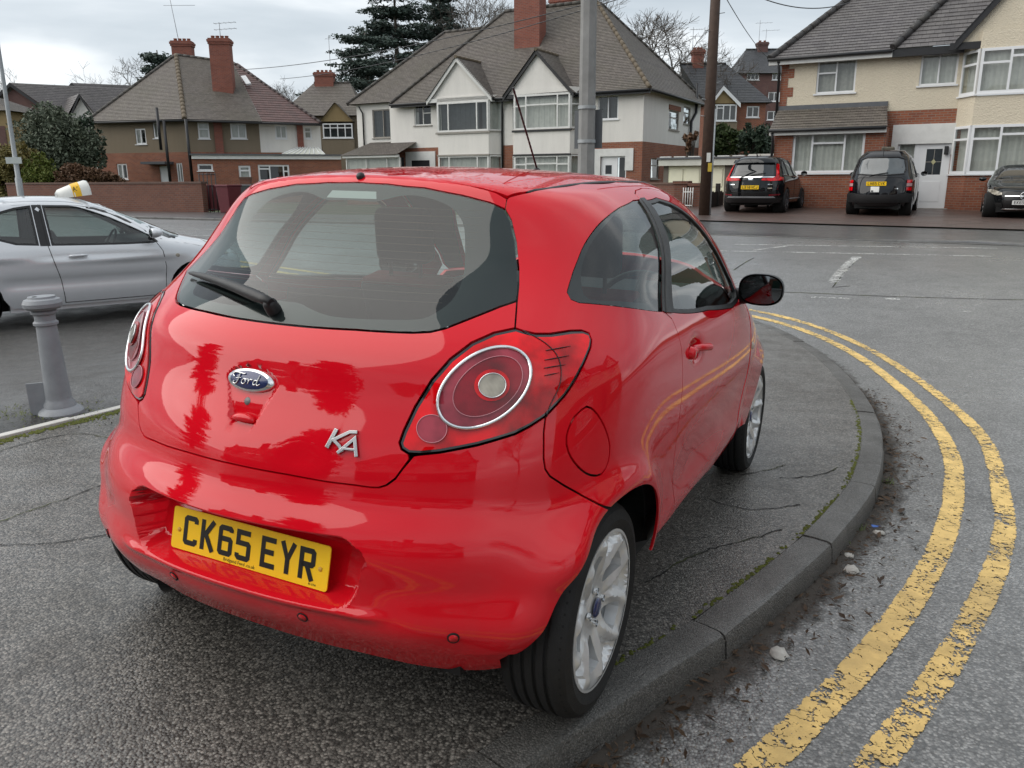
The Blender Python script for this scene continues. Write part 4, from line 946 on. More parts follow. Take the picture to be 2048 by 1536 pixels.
        ce = circle2(c1[0], c1[1], .0275, .0235, rot=.2); panel(B, 'indicator_lamp', ce, 'sph', LENS_CLEAR, tl, h=.02, gap=.0, depth=.003, off=.0115, mirror=mir); ring_tube(ce, .0012, .012, 'thin_ring', CHROME)
        c2 = two([(-.366, -.477, .837)], 'sph')[0]; r2 = circle2(c2[0], c2[1], .030, .026)
        panel(B, 'reversing_lamp', r2, 'sph', LENS_PINK, tl, h=.02, gap=.0, depth=.003, off=.0065, mirror=mir); ring_tube(r2, .001, .007, 'thin_ring', simple('lens_ring_pink', (.55, .22, .26), .3, .05))
        # dark joint between the two lens mouldings and the comb of dark bars
        jl = catmull(two([L[1], (-.150, -.655, 1.02), (-.145, -.685, .985), (-.165, -.698, .935), (-.20, -.69, .885), L[12]], 'sph'), False, .012)
        P, N = B.lift(jl, 'sph', .0045); P = P*[1, -1 if mir else 1, 1]; mb = MB(); mb.tube(P, .0012, 5); mb.build('lens_joint', FRIT, tl)
        for bar in ([(-.1649, -.6633, 1.0058), (-.1376, -.6836, 1.0093), (-.1076, -.7034, 1.0124)], [(-.1818, -.6691, .9863), (-.1562, -.6893, .9898), (-.128, -.7088, .993)], [(-.1929, -.6735, .9696), (-.1717, -.6916, .9723), (-.1486, -.7093, .9746)], [(-.1997, -.6785, .9534), (-.1851, -.6911, .956), (-.1697, -.7036, .9583)]):
            P, N = B.lift(two(linear(np.array(bar), False, .02), 'sph'), 'sph', .0047); P = P*[1, -1 if mir else 1, 1]
            mb = MB(); mb.tube(P, list(np.interp(np.linspace(0, 1, len(P)), [0, .3, .7, 1], [.0009, .0014, .0012, .0005])), 5); mb.build('lens_bar', FRIT, tl)
    # fuel flap on the right
    panel(B, 'fuel_flap', fl2, 'sph', RED, root, h=.02, gap=.0025)
    # --- rear bumper
    low = [tuple(p) for p in B.lift(A3([(0, .240), (-.15, .241), (-.29, .242), (-.40, .242), (-.47, .236), (-.54, .224), (-.60, .217), (-.635, .222)]), 'rear')[0]]; low[0] = (low[0][0], 0, low[0][2])
    ar = [tuple(p) for p in B.lift(A3([((q/.352)*rr_, .285+(w-.285)/.352*rr_) for (q, w), rr_ in zip(arch(182, 108, 0.0), np.interp(np.linspace(182, 108, 22), [108, 122, 150, 193], [.352, .346, .329, .326]))]), 'side')[0]]
    top = [tuple(p) for p in bq[::-1]]+[L[13], L[14], L[15], L[16], L[17], (-.401, -.450, .7745)]+[tuple(p) for p in K_TGB[1:9][::-1]]+[(-.513, 0, .706)]
    cut = [tuple(p) for p in B.lift(A3([(-.15, .241), (-.29, .243), (-.325, .258), (-.36, .278), (-.41, .284), (-.46, .278), (-.50, .256), (-.545, .230), (-.60, .217), (-.635, .222)]), 'rear')[0]]   # notch for the exhaust, left side only
    bo = low+ar+top[1:]; b2 = two(bo+[(x, -y, z) for x, y, z in (cut+ar+top[1:-1])[::-1]], 'cyl')
    bum = panel(B, 'rear_bumper', linear(b2, True, .02), 'cyl', RED, root, h=.017, gap=GAP, depth=.02, extra=np.array([(a, z) for a in np.arange(-.40, .40, .0075) for z in np.r_[np.arange(.385, .432, .0045), np.arange(.432, .56, .012), np.arange(.56, .60, .005)] if abs(a) < .265]+[(s_*a, z) for s_ in (-1, 1) for a in np.arange(.265, .385, .0042) for z in np.arange(.388, .605, .0048)]))
    for y, z in ((-.215, .360), (.215, .360), (-.582, .366), (.582, .366)):
        P, N = B.lift(A3([(y, z)]), 'rear', .0015); mb = MB(); mb.lathe([(.0005, .001), (.0105, .0008), (.0115, -.004)], 20, 'z'); o = mb.build('parking_sensor', RED, bum)
        q = Vector(N[0]).to_track_quat('Z', 'Y'); o.matrix_local = Matrix.Translation(P[0]) @ q.to_matrix().to_4x4()
        mb = MB(); mb.lathe([(.0115, .0002), (.0142, .0004), (.0146, -.003)], 20, 'z'); o2 = mb.build('sensor_ring', DARK, o)
    # plate
    M = Matrix(((0, -math.sin(-.205)*-1*-1, -math.cos(.205), -.469), (-1, 0, 0, 0), (0, math.cos(.205), math.sin(.205), .475), (0, 0, 0, 1)))
    up = np.array([math.sin(.205), 0, math.cos(.205)]); out_ = np.array([-math.cos(.205), 0, math.sin(.205)]); rt = np.array([0, -1.0, 0])
    M = Matrix([[rt[i], up[i], out_[i], [-.4725, 0, .475][i]] for i in range(3)]+[[0, 0, 0, 1]])
    pl = make_plate(root, 'CK65 EYR', M, PLATE_Y)
    for x in (-.235, .235):
        mb = MB(); mb.lathe([(.006, 0), (.006, .0015), (.004, .003), (.0005, .0034)], 14, 'z', (x, -.004, .003)); mb.build('plate_screw', simple('screw_cap_yellow', (.60, .36, .05), .4, .1), pl)
    tm = text_mesh('Bridgend Ford .co.uk', .0125, .0002); o = link('dealer_line', tm, INK, pl); o.location = (-.02, -.0475, .0033)
    tm = text_mesh('BS 5750', .007, .0002); o = link('maker_line', tm, INK, pl); o.location = (.215, -.047, .0033)
    # --- badge: oval, chrome rim, script
    P, N = B.lift(A3([(.004, .897)]), 'rear', .0); n = N[0]; c = P[0]+n*.006
    rtv = np.array([0, -1.0, 0]); upv = np.cross(n, rtv); upv = np.cross(rtv, -n) if upv[2] < 0 else upv
    Mb = Matrix([[rtv[i], upv[i], n[i], c[i]] for i in range(3)]+[[0, 0, 0, 1]])
    be = empty('maker_badge'); be.parent = root; be.matrix_local = Mb
    def oval(rx, ry, z0, z1, nm, m, sm=True):
        mb = MB(); n_ = 48; v = [(rx*math.cos(2*math.pi*k/n_), ry*math.sin(2*math.pi*k/n_), z0) for k in range(n_)]+[(rx*.94*math.cos(2*math.pi*k/n_), ry*.92*math.sin(2*math.pi*k/n_), z1) for k in range(n_)]+[(0, 0, z1+.0012)]
        mb.add(v, [(k, (k+1) % n_, n_+(k+1) % n_, n_+k) for k in range(n_)]+[(n_+k, n_+(k+1) % n_, 2*n_) for k in range(n_)], smooth=True); return mb.build(nm, m, be)
    oval(.0725, .0300, -.012, .004, 'chrome_rim', CHROME); oval(.0630, .0235, .002, .0058, 'blue_oval', BLUE_ENAMEL)
    def script(pts, w, k):
        mb = MB(); q = catmull(np.array(pts), False, .0012); mb.tube([(x, y, .0075+.0004*k) for x, y in q], [w]*len(q), 6); mb.build('script_stroke', CHROME, be)
    # F o r d in looped handwriting
    script([(-.044, .004), (-.049, .009), (-.044, .0145), (-.030, .0150), (-.016, .0135), (-.010, .0150)], .0016, 0)
    script([(-.027, .0140), (-.029, .004), (-.033, -.008), (-.039, -.0135), (-.045, -.011), (-.043, -.006)], .0017, 1)
    script([(-.039, .0005), (-.031, .0020), (-.022, .0030)], .0012, 0)
    script([(-.012, .002), (-.018, -.003), (-.018, -.009), (-.012, -.011), (-.007, -.006), (-.008, .000), (-.013, .002), (-.005, .001), (.001, .002)], .0014, 2)
    script([(.001, .003), (.002, -.003), (.000, -.010), (.003, -.003), (.008, .002), (.012, .001), (.014, .0035)], .0014, 0)
    script([(.030, .001), (.022, .001), (.018, -.005), (.020, -.010), (.026, -.008), (.030, .001), (.036, .0145), (.031, .000), (.029, -.008), (.033, -.010), (.040, -.006)], .0014, 1)
    P, N = B.lift(A3([(.003, .849)]), 'rear', .0); mb = MB(); mb.lathe([(.0005, .001), (.009, .001), (.011, -.002), (.0115, -.006)], 20, 'z'); o = mb.build('tailgate_lock', simple('lock_grey', (.16, .16, .16), .5, .1, metal=.5), root)
    o.matrix_local = Matrix.Translation(P[0]) @ Vector(N[0]).to_track_quat('Z', 'Y').to_matrix().to_4x4()
    # handle bar across the lower part of the badge bay
    ys = np.linspace(-.036, .036, 9); P, N = B.lift(np.stack([ys, .812-.12*ys*ys*30], -1), 'rear', .010); mb = MB(); mb.tube(P, [.004, .008, .010, .011, .011, .011, .010, .008, .004], 10); mb.build('tailgate_handle', RED, tgo)
    # --- KA lettering, chrome, slanting
    P, N = B.lift(A3([(-.290, .790)]), 'rear', .0); n = N[0]; rtv = np.cross(np.array([0, 0, 1.0]), n); rtv /= np.linalg.norm(rtv); upv = np.cross(n, rtv)
    Mk = Matrix([[rtv[i], upv[i], n[i], (P[0]+n*.0015)[i]] for i in range(3)]+[[0, 0, 0, 1]])
    ke = empty('model_badge'); ke.parent = root; ke.matrix_local = Mk
    for k, st in enumerate(([(-.040, -.016), (-.022, .030)], [(.030, .027), (.012, .026), (-.026, .004), (-.010, -.008), (.000, -.022)], [(-.012, -.026), (.026, .012), (.036, -.030)], [(.000, -.014), (.030, -.014)])):
        mb = MB(); stroke_mesh(mb, st, [.0105, .0085, .0085, .006][k], .0005*k, .005); bevel(mb.build('letter_stroke', CHROME_D, ke), .0012, 2)
    # --- wiper
    we = empty('rear_wiper'); we.parent = root
    pv = A3([-.335, .012, 1.060]); tip = A3([-.186, .452, 1.100]); nrm = B.grad(pv[None])[0]
    path = [pv+nrm*.030+(tip-pv)*t+nrm*(.012*math.sin(math.pi*t)-.012*t) for t in np.linspace(-.03, 1, 14)]
    mb = MB(); mb.tube(path, [.010, .014, .0155, .0155, .015, .014, .0135, .013, .012, .0115, .0105, .009, .0075, .004], 10); mb.build('wiper_arm', BLACKP, we)
    bl = [pv+nrm*.010+(tip-pv)*t-A3([.0, .0, .014]) for t in np.linspace(.18, .99, 10)]; mb = MB(); mb.tube(bl, .0055, 6); mb.build('wiper_blade', RUBBER, we)
    mb = MB(); mb.lathe([(.020, 0), (.018, .026), (.012, .036), (.0005, .038)], 20, 'z'); o = mb.build('wiper_hub', BLACKP, we); o.matrix_local = Matrix.Translation(pv-nrm*.002) @ Vector(nrm).to_track_quat('Z', 'Y').to_matrix().to_4x4()
    # --- bonnet, windscreen, front bumper
    ws = [(1.375, 0), (1.36, -.25), (1.33, -.45), (1.46, -.515), (1.62, -.585), (1.80, -.64), (1.95, -.68), (2.05, -.5), (2.12, -.25), (2.14, 0)]; ws = ws+[(x, -y) for x, y in ws[::-1][1:-1]]
    panel(B, 'windscreen', linear(ws, True, .04), 'top', GLASS, root, h=.06, gap=.004, depth=.004, off=-.003)
    bn = [(2.16, 0), (2.13, -.28), (2.06, -.52), (1.99, -.66), (2.20, -.70), (2.45, -.66), (2.65, -.55), (2.78, -.35), (2.83, 0)]; bn = bn+[(x, -y) for x, y in bn[::-1][1:-1]]
    panel(B, 'bonnet', linear(bn, True, .04), 'top', RED, root, h=.05, gap=.002)
    fb = [(y, z) for y, z in ((-.62, .70), (-.70, .50), (-.68, .24), (.68, .24), (.70, .50), (.62, .70), (.40, .80), (-.40, .80))]
    panel(B, 'front_bumper', linear(fb, True, .04), 'front', RED, root, h=.06, gap=.002)
    # --- inner shell (dark), underbody, wheel wells, exhaust
    az = np.linspace(-math.pi, math.pi, 121); zz = np.linspace(.245, .96, 20); q = np.array([(a*.9, z) for z in zz for a in az]); P, N = B.lift(q, 'cyl', -.075)
    fs = []
    for i in range(19):
        for k in range(120):
            c = P[[i*121+k, i*121+k+1, (i+1)*121+k+1, (i+1)*121+k]]; m = c.mean(0)
            if abs(m[1]) > .45 and (math.hypot(m[0], m[2]-.285) < .40 or math.hypot(m[0]-2.3, m[2]-.285) < .40): continue
            fs.append((i*121+k, i*121+k+1, (i+1)*121+k+1, (i+1)*121+k))
    mb = MB(); mb.add(P, fs, smooth=True); mb.build('inner_shell', DARK, root)
    mb = MB(); mb.box((-.36, -.56, .22), (2.85, .56, .27)); mb.box((.38, -.72, .21), (1.92, .72, .28)); mb.build('underbody', DARK, root)
    for cx in (0, 2.3):
        for s in (-1, 1):
            mb = MB(); n_ = 30; v = []
            for k in range(n_+1):
                a = rad(8+136*k/n_)
                for y, r in ((.735, .347), (.72, .362), (.50, .37)): v.append((cx+r*math.cos(a), s*y, .285+r*math.sin(a)))
            f = [(k*3+j, (k+1)*3+j, (k+1)*3+j+1, k*3+j+1) for k in range(n_) for j in range(2)]
            mb.add(v, f); w0 = len(mb.v); mb.add([(cx, s*.50, .285)]+[(cx+.37*math.cos(rad(8+136*k/n_)), s*.50, .285+.37*math.sin(rad(8+136*k/n_))) for k in range(n_+1)], [(0, k+1, k+2) for k in range(n_)])
            mb.build('wheel_liner', DARK, root)
    mb = MB(); mb.tube([(-.10, .40, .245), (-.28, .402, .243), (-.40, .404, .236)], [.027, .027, .028], 18, caps=False); mb.tube([(-.33, .403, .24), (-.325, .403, .24)], .024, 12); mb.build('exhaust_pipe', simple('exhaust_steel', (.12, .115, .11), .4, .2, metal=.7), root)
    mb = MB(); mb.box((-.33, .20, .20), (-.05, .52, .30)); bevel(mb.build('silencer', DARK, root), .03, 3)
    for s in (-1, 1):
        mb = MB(); mb.prism([(.42, s*.785, .325), (.42, s*.69, .28), (.42, s*.60, .28), (.42, s*.60, .40), (.42, s*.775, .40)], 1.48, (1, 0, 0)); mb.build('sill', DARK, root)
    # --- wheels
    for x, st in ((0.0, 0.0), (2.3, 0.0)):
        for s in (-1, 1):
            make_wheel('wheel', root, (x, s*.705, .289), R=.290, rr=.214, wdt=.183, sidewards=s, rot=1.32 if x == 0 else .5)
    # --- cabin
    def seat(x, y, wide=.50):
        e = empty('front_seat'); e.parent = root
        mb = MB(); mb.box((x-.02, y-wide/2, .50), (x+.50, y+wide/2, .66)); bevel(mb.build('seat_cushion', SEATF, e), .05, 4)
        mb = MB(); pr = [(x-.02, .55), (x-.19, 1.01), (x-.10, 1.03), (x+.12, .60)]
        mb.prism([(a, y-wide*.46, b) for a, b in pr], wide*.92, (0, 1, 0)); bevel(mb.build('seat_back', SEATF, e), .045, 4)
        mb = MB(); pr = [(x-.205, 1.0), (x-.215, 1.025), (x-.09, 1.05), (x-.07, 1.02)]
        mb.prism([(a, y-wide*.36, b) for a, b in pr], wide*.72, (0, 1, 0)); bevel(mb.build('seat_shoulder', SEATR, e), .02, 3)
        mb = MB(); pr = [(x-.20, 1.085), (x-.225, 1.30), (x-.14, 1.315), (x-.105, 1.10)]
        mb.prism([(a, y-.125, b) for a, b in pr], .25, (0, 1, 0)); bevel(mb.build('headrest', SEATF, e), .038, 4)
        for dy in (-.07, .07):
            mb = MB(); mb.tube([(x-.155, y+dy, 1.02), (x-.165, y+dy, 1.12)], .008, 8); mb.build('headrest_post', BLACKP, e)
    seat(.98, .385); seat(.98, -.385)
    be_ = empty('rear_seat'); be_.parent = root
    mb = MB(); mb.box((.10, -.58, .48), (.55, .58, .62)); bevel(mb.build('seat_cushion', SEATF, be_), .05, 3)
    mb = MB(); mb.prism([(.12, -.56, .55), (-.10, -.56, .95), (-.02, -.56, .97), (.24, -.56, .62)], 1.12, (0, 1, 0)); bevel(mb.build('seat_back', SEATF, be_), .035, 3)
    mb = MB(); mb.prism([(-.30, -.50, .93), (-.06, -.54, .955), (-.06, .54, .955), (-.30, .50, .93)], .015); mb.build('parcel_shelf', SEATF, root)
    mb = MB(); mb.prism([(1.55, -.66, .60), (1.50, -.66, .88), (1.60, -.66, .965), (2.02, -.66, .985), (2.0, -.66, .60)], 1.32, (0, 1, 0)); bevel(mb.build('dashboard', TRIM, root), .05, 3)
    se = empty('steering_wheel'); se.parent = root
    cwh = A3([1.42, -.385, .90]); axd = A3([-.88, 0, .47]); u = np.array([0, 1.0, 0]); w = np.cross(axd, u)
    mb = MB(); mb.tube([cwh+.18*(math.cos(t)*u+math.sin(t)*w) for t in np.linspace(0, 2*math.pi, 41)], .014, 8, caps=False); mb.build('wheel_rim', BLACKP, se)
    mb = MB(); mb.tube([cwh-.175*u, cwh+axd*.01, cwh+.175*u], [.016, .05, .016], 8); mb.tube([cwh, cwh-w*.17], [.03, .014], 8); mb.build('wheel_boss', BLACKP, se)
    mb = MB(); mb.box((1.34, -.10, 1.27), (1.36, .12, 1.335)); bevel(mb.build('rear_view_mirror', BLACKP, root), .012, 2)
    # trims behind the skin: headliner, inner sides
    hl_ = [(x+.01 if x < .2 else x-.01, y*.985) for x, y in rf]
    panel(B, 'headlining', linear(hl_, True, .05), 'top', LINER, root, h=.07, gap=.004, depth=0, off=-.030)
    for mir in (False, True):
        panel(B, 'inner_side_trim', so2, 'sph', TRIM, root, holes=[inset(qg2, -.002)], h=.06, gap=.012, depth=0, off=-.022, mirror=mir)
        dl = linear(two(sd([(.50, 1.02), (.90, .99), (1.31, .955), (1.60, .95), (1.68, .80), (1.66, .55), (.55, .45), (.50, .70)]), 'sph'), True, .05)
        panel(B, 'inner_door_trim', dl, 'sph', TRIM, root, h=.07, gap=.0, depth=0, off=-.05, mirror=mir)
    return root
FRIT_GLOSS = simple('light_bezel_black', (.012, .010, .011), .15, .05, coat=1.0)

# ---------------------------------------------------------------- house materials
def brick_mat(name, c1, c2, mortar, rough=.8, stain=.4):
    t = NT(name); v = t.coords('UV'); br = t.n('ShaderNodeTexBrick'); t.l(v, br.inputs[0]); br.inputs['Scale'].default_value = 1.0
    for k, c in (('Color1', c1), ('Color2', c2), ('Mortar', mortar)): br.inputs[k].default_value = (*c, 1)
    br.inputs['Brick Width'].default_value = .225; br.inputs['Row Height'].default_value = .075; br.inputs['Mortar Size'].default_value = .009; br.inputs['Bias'].default_value = -.1
    n = t.noise(1.1, 5, .6, v); c = t.mix(t.math('MULTIPLY', t.ramp(n, [(.4, 0.), (.75, 1.)]), stain), br.outputs[0], tuple(k*.45 for k in c1))
    c = t.mix(t.math('MULTIPLY', t.noise(14, 3, .6, v), .5), c, t.mix(.5, c, c2))
    return t.done(t.pr(c, rough, 0, t.bump(br.outputs['Fac'], -.6, .008)))
BRICK = brick_mat('house_brick', (.30, .095, .045), (.20, .06, .035), (.24, .20, .16)); BRICK_D = brick_mat('dark_brick', (.17, .065, .04), (.12, .045, .032), (.14, .11, .09)); BRICK_P = brick_mat('purple_brick', (.15, .07, .06), (.11, .05, .048), (.12, .10, .09)); BRICK_C = brick_mat('chimney_brick', (.26, .075, .045), (.17, .05, .035), (.19, .13, .11))
def render_mat(name, col, streak=.3, bump=.8, bs=55.0):
    t = NT(name); v = t.coords('UV'); n = t.noise(1.3, 5, .6, v); st = t.noise(2.2, 5, .65, t.coords('UV', (1.0, .12, 1)))
    c = t.mix(t.math('MULTIPLY', t.ramp(st, [(.42, 0.), (.72, 1.)]), streak), col, tuple(k*.62 for k in col)); c = t.mix(t.math('MULTIPLY', n, .25), c, tuple(k*.82 for k in col))
    g = t.voronoi(bs, v); c = t.mix(t.math('MULTIPLY', g, .35), c, tuple(k*.7 for k in col))
    return t.done(t.pr(c, .9, 0, t.bump(g, bump, .012)))
REND_W = render_mat('white_render', (.80, .775, .73), .30, .4); REND_C = render_mat('cream_pebbledash', (.70, .625, .49), .18, 1.0, 26); REND_B = render_mat('brown_pebbledash', (.235, .19, .135), .3, .8); REND_O = render_mat('ochre_render', (.30, .22, .11), .25, .5)
def tile_mat(name, c1, c2, moss=.25, gauge=.11, width=.17, rough=.45):
    t = NT(name); v = t.coords('UV'); br = t.n('ShaderNodeTexBrick'); t.l(v, br.inputs[0]); br.inputs['Scale'].default_value = 1.0
    for k, c in (('Color1', c1), ('Color2', c2), ('Mortar', tuple(x*.35 for x in c2))): br.inputs[k].default_value = (*c, 1)
    br.inputs['Brick Width'].default_value = width; br.inputs['Row Height'].default_value = gauge; br.inputs['Mortar Size'].default_value = .006
    o = t.coords('Object'); n = t.noise(.45, 6, .62, o); m2 = t.noise(5.0, 5, .65, o)
    c = t.mix(t.math('MULTIPLY', t.ramp(n, [(.42, 0.), (.70, 1.)]), moss), br.outputs[0], (.085, .08, .05)); c = t.mix(t.math('MULTIPLY', t.ramp(m2, [(.5, 0.), (.75, 1.)]), .45), c, tuple(k*.5 for k in c2))
    c = t.mix(t.math('GREATER_THAN', t.noise(26, 2, .5, o), .70), c, tuple(min(1, k*1.9) for k in c1))
    r = t.math('ADD', rough, t.math('MULTIPLY', t.noise(3, 4, .6, o), .25))
    return t.done(t.pr(c, r, 0, t.bump(t.math('ADD', br.outputs['Fac'], t.math('MULTIPLY', t.noise(12, 3, .5, o), -.4)), -.7, .010)))
TILE_BR = tile_mat('brown_roof_tiles', (.165, .143, .125), (.11, .095, .085), .35); TILE_RED = tile_mat('red_brown_roof_tiles', (.125, .066, .060), (.085, .048, .045), .10, .30, .30, .40); TILE_GR = tile_mat('grey_roof_tiles', (.135, .125, .125), (.095, .087, .09), .15, .20, .22, .40); TILE_SL = tile_mat('slate_roof_tiles', (.07, .073, .08), (.05, .052, .058), .1, .22, .3, .42)
HIPM = simple('hip_tiles', (.12, .095, .065), .8, .3, 3, .4, 30); UPVC = simple('white_upvc', (.74, .75, .76), .35, .04, 3); WOODW = simple('white_paint_wood', (.66, .66, .64), .5, .12, 4); BLACKW = simple('black_paint_wood', (.018, .018, .020), .45, .2, 6); PIPE = simple('black_downpipe', (.02, .02, .022), .4, .2, 6)
CREAM = simple('cream_garage_paint', (.80, .78, .60), .5, .08, 3); STONE = simple('sill_stone', (.30, .28, .25), .8, .2, 8, .3, 60); LEADM = simple('lead_flashing', (.10, .105, .115), .5, .2, 6)
WGLASS = glass_mat('window_glass', (.80, .84, .83), 1.5); UNLITM = simple('unlit_black', (.020, .020, .022), .9, .3, 2); NET = simple('net_curtain', (.60, .58, .54), .95, .15, 5); DRAPE = simple('dark_drape', (.06, .065, .07), .95, .3, 5); BLIND = simple('vertical_blind', (.38, .36, .33), .9, .2, 9)
FROST = simple('frosted_blue_glass', (.10, .16, .20), .3, .3, 6)
class Fac:
    """a wall plane: origin p0 (x, y), direction along the wall, outward normal towards out"""
    def __init__(s, p0, d, out): s.p = np.array(p0[:2], float); s.d = np.array(d, float)/np.linalg.norm(d); n = np.array([s.d[1], -s.d[0]]); s.n = n if n @ np.array(out) > 0 else -n
    def px(s, a, b, out=0.0): w = on_plane(a, b, (*(s.p+s.n*out), 0), (*s.n, 0)); return float((w[:2]-s.p) @ s.d), float(w[2])
    def pt(s, a, z, out=0.0): q = s.p+s.d*a+s.n*out; return (q[0], q[1], z)
    def off(s, o): f = Fac.__new__(Fac); f.p = s.p+s.n*o; f.d = s.d; f.n = s.n; return f
    def flip(s): return np.cross([*s.d, 0], [0, 0, 1.0]) @ np.array([*s.n, 0]) < 0
def quad(mb, f, s0, s1, z0, z1, out=0.0):
    c = [(s0, z0), (s1, z0), (s1, z1), (s0, z1)]; v = [f.pt(a, b, out) for a, b in c]
    if f.flip(): v = v[::-1]; c = c[::-1]
    mb.add(v, [(0, 1, 2, 3)], [c])
def fbox(mb, f, s0, s1, z0, z1, o0, o1):
    """box on a wall plane from out o0 to o1"""
    v = [f.pt(s, z, o) for o in (o0, o1) for s, z in ((s0, z0), (s1, z0), (s1, z1), (s0, z1))]; u = [(s, z) for o in (o0, o1) for s, z in ((s0, z0), (s1, z0), (s1, z1), (s0, z1))]
    F = [(3, 2, 1, 0), (4, 5, 6, 7), (0, 1, 5, 4), (1, 2, 6, 5), (2, 3, 7, 6), (3, 0, 4, 7)]
    if f.flip(): F = [q[::-1] for q in F]
    w = o1-o0
    uv = [[u[i] for i in q] for q in F[:2]]+[[(u[i][0], u[i][1]+(w if i > 3 else 0)) if k in (0, 2) else (u[i][0]+(w if i > 3 else 0), u[i][1]) for i in q] for k, q in enumerate(F[2:])]
    mb.add(v, F, uv)
def wall(f, parent, s0, s1, z0, z1, mat, holes=(), name='wall', reveal=.10, out=0.0):
    S = sorted({s0, s1, *[h[0] for h in holes], *[h[1] for h in holes]}); Z = sorted({z0, z1, *[h[2] for h in holes], *[h[3] for h in holes]}); S = [x for x in S if s0 <= x <= s1]; Z = [x for x in Z if z0 <= x <= z1]; mb = MB()
    for a, b in zip(S[:-1], S[1:]):
        for c, d in zip(Z[:-1], Z[1:]):
            m, n = (a+b)/2, (c+d)/2
            if not any(h[0] < m < h[1] and h[2] < n < h[3] for h in holes): quad(mb, f, a, b, c, d, out)
    for h in holes:
        a, b, c, d = h[:4]
        for e in ([f.pt(a, c, out), f.pt(a, d, out), f.pt(a, d, out-reveal), f.pt(a, c, out-reveal)], [f.pt(b, c, out), f.pt(b, c, out-reveal), f.pt(b, d, out-reveal), f.pt(b, d, out)], [f.pt(a, d, out), f.pt(b, d, out), f.pt(b, d, out-reveal), f.pt(a, d, out-reveal)], [f.pt(a, c, out), f.pt(a, c, out-reveal), f.pt(b, c, out-reveal), f.pt(b, c, out)]):
            mb.add(e, [(0, 1, 2, 3)], [[(0, 0), (0, .1), (.1, .1), (.1, 0)]])
    return mb.build(name, mat, parent)
def window(f, parent, s0, s1, z0, z1, cols=(1,), split=None, sill=True, back=.07, fw=.06, mat=None, curtain=None, out=0.0, name='window', glass=None):
    """cols: relative widths of the lights; split: per light None or fraction of height for a transom (top light above it)"""
    mat = mat or UPVC; f = f.off(out); mb = MB(); o0, o1 = -back-.03, -back+.025
    fbox(mb, f, s0, s1, z1-fw, z1, o0, o1); fbox(mb, f, s0, s1, z0, z0+fw, o0, o1); fbox(mb, f, s0, s0+fw, z0+fw, z1-fw, o0, o1); fbox(mb, f, s1-fw, s1, z0+fw, z1-fw, o0, o1)
    tot = sum(cols); x = s0; lights = []
    for i, c in enumerate(cols):
        w = (s1-s0)*c/tot; a, b = x, x+w; x = b
        if i: fbox(mb, f, a-fw*.4, a+fw*.4, z0+fw, z1-fw, o0, o1+.004)
        a2, b2 = a+(fw if i == 0 else fw*.4), b-(fw if i == len(cols)-1 else fw*.4)
        sp = split[i] if split else None
        if sp:
            zt = z0+(z1-z0)*sp; fbox(mb, f, a2, b2, zt-fw*.4, zt+fw*.4, o0, o1+.002); lights += [(a2, b2, z0+fw, zt-fw*.4), (a2, b2, zt+fw*.4, z1-fw)]
        else: lights.append((a2, b2, z0+fw, z1-fw))
    w = mb.build(name, mat, parent)
    for a, b, c, d in lights:
        m = MB(); quad(m, f, a, b, c, d, -back); m.build('pane', glass or WGLASS, w)
    if sill:
        m = MB(); fbox(m, f, s0-.06, s1+.06, z0-.05, z0-.003, -back, .06); m.build('sill', STONE if mat is not UPVC else UPVC, w)
    m = MB(); quad(m, f, s0+.01, s1-.01, z0+.01, z1-.01, -.42); m.build('room_shade_sheet', UNLITM, w)  # near-black sheet stands in for the shade of the unlit room
    if curtain:
        cm, spans = curtain; m = MB()
        for u0, u1 in spans:
            n = max(6, int((u1-u0)*(s1-s0)/.05)); vs = []
            for k in range(n+1):
                sx = s0+.03+(s1-s0-.06)*(u0+(u1-u0)*k/n); oo = -.17+.025*math.sin(k*2.1)+.01*math.sin(k*5.3)
                vs += [f.pt(sx, z0+.03, oo), f.pt(sx, z1-.03, oo)]
            m.add(vs, [(2*k, 2*k+2, 2*k+3, 2*k+1) for k in range(n)], smooth=True)
        m.build('curtain', cm, w)
    return w
def slope(parent, A, B, C, D, mat, gauge=.11, name='roof_slope', thick=.022):
    """tiled roof slope: eave A-B, ridge D-C, laid in stepped courses"""
    A, B, C, D = [np.array(p, float) for p in (A, B, C, D)]; h = max(np.linalg.norm(D-A), np.linalg.norm(C-B)); M = (C+D)/2-(A+B)/2; n = max(3, int(np.linalg.norm(M)/gauge)); nr = np.cross(B-A, M); nr /= np.linalg.norm(nr); nr = nr if nr[2] > 0 else -nr
    eu = (B-A)/np.linalg.norm(B-A); hv = np.linalg.norm(M); mb = MB()
    for i in range(n):
        v0, v1 = i/n, (i+1)/n; a, b, c, d = A+(D-A)*v0, B+(C-B)*v0, B+(C-B)*v1, A+(D-A)*v1; a2, b2 = a+nr*thick, b+nr*thick; c2, d2 = c+nr*.004, d+nr*.004
        U = lambda p, v: (float((p-A) @ eu), v*hv)
        V = [a2, b2, c2, d2, a, b]; fs = [(0, 1, 2, 3), (4, 5, 1, 0)]; uv = [[U(a2, v0), U(b2, v0), U(c2, v1), U(d2, v1)], [U(a, v0), U(b, v0), U(b, v0), U(a, v0)]]
        if np.cross(b2-a2, d2-a2) @ nr < 0: fs = [(3, 2, 1, 0), (0, 1, 5, 4)]; uv = [uv[0][::-1], uv[1][::-1]]
        mb.add(V, fs, uv)
    return mb.build(name, mat, parent)
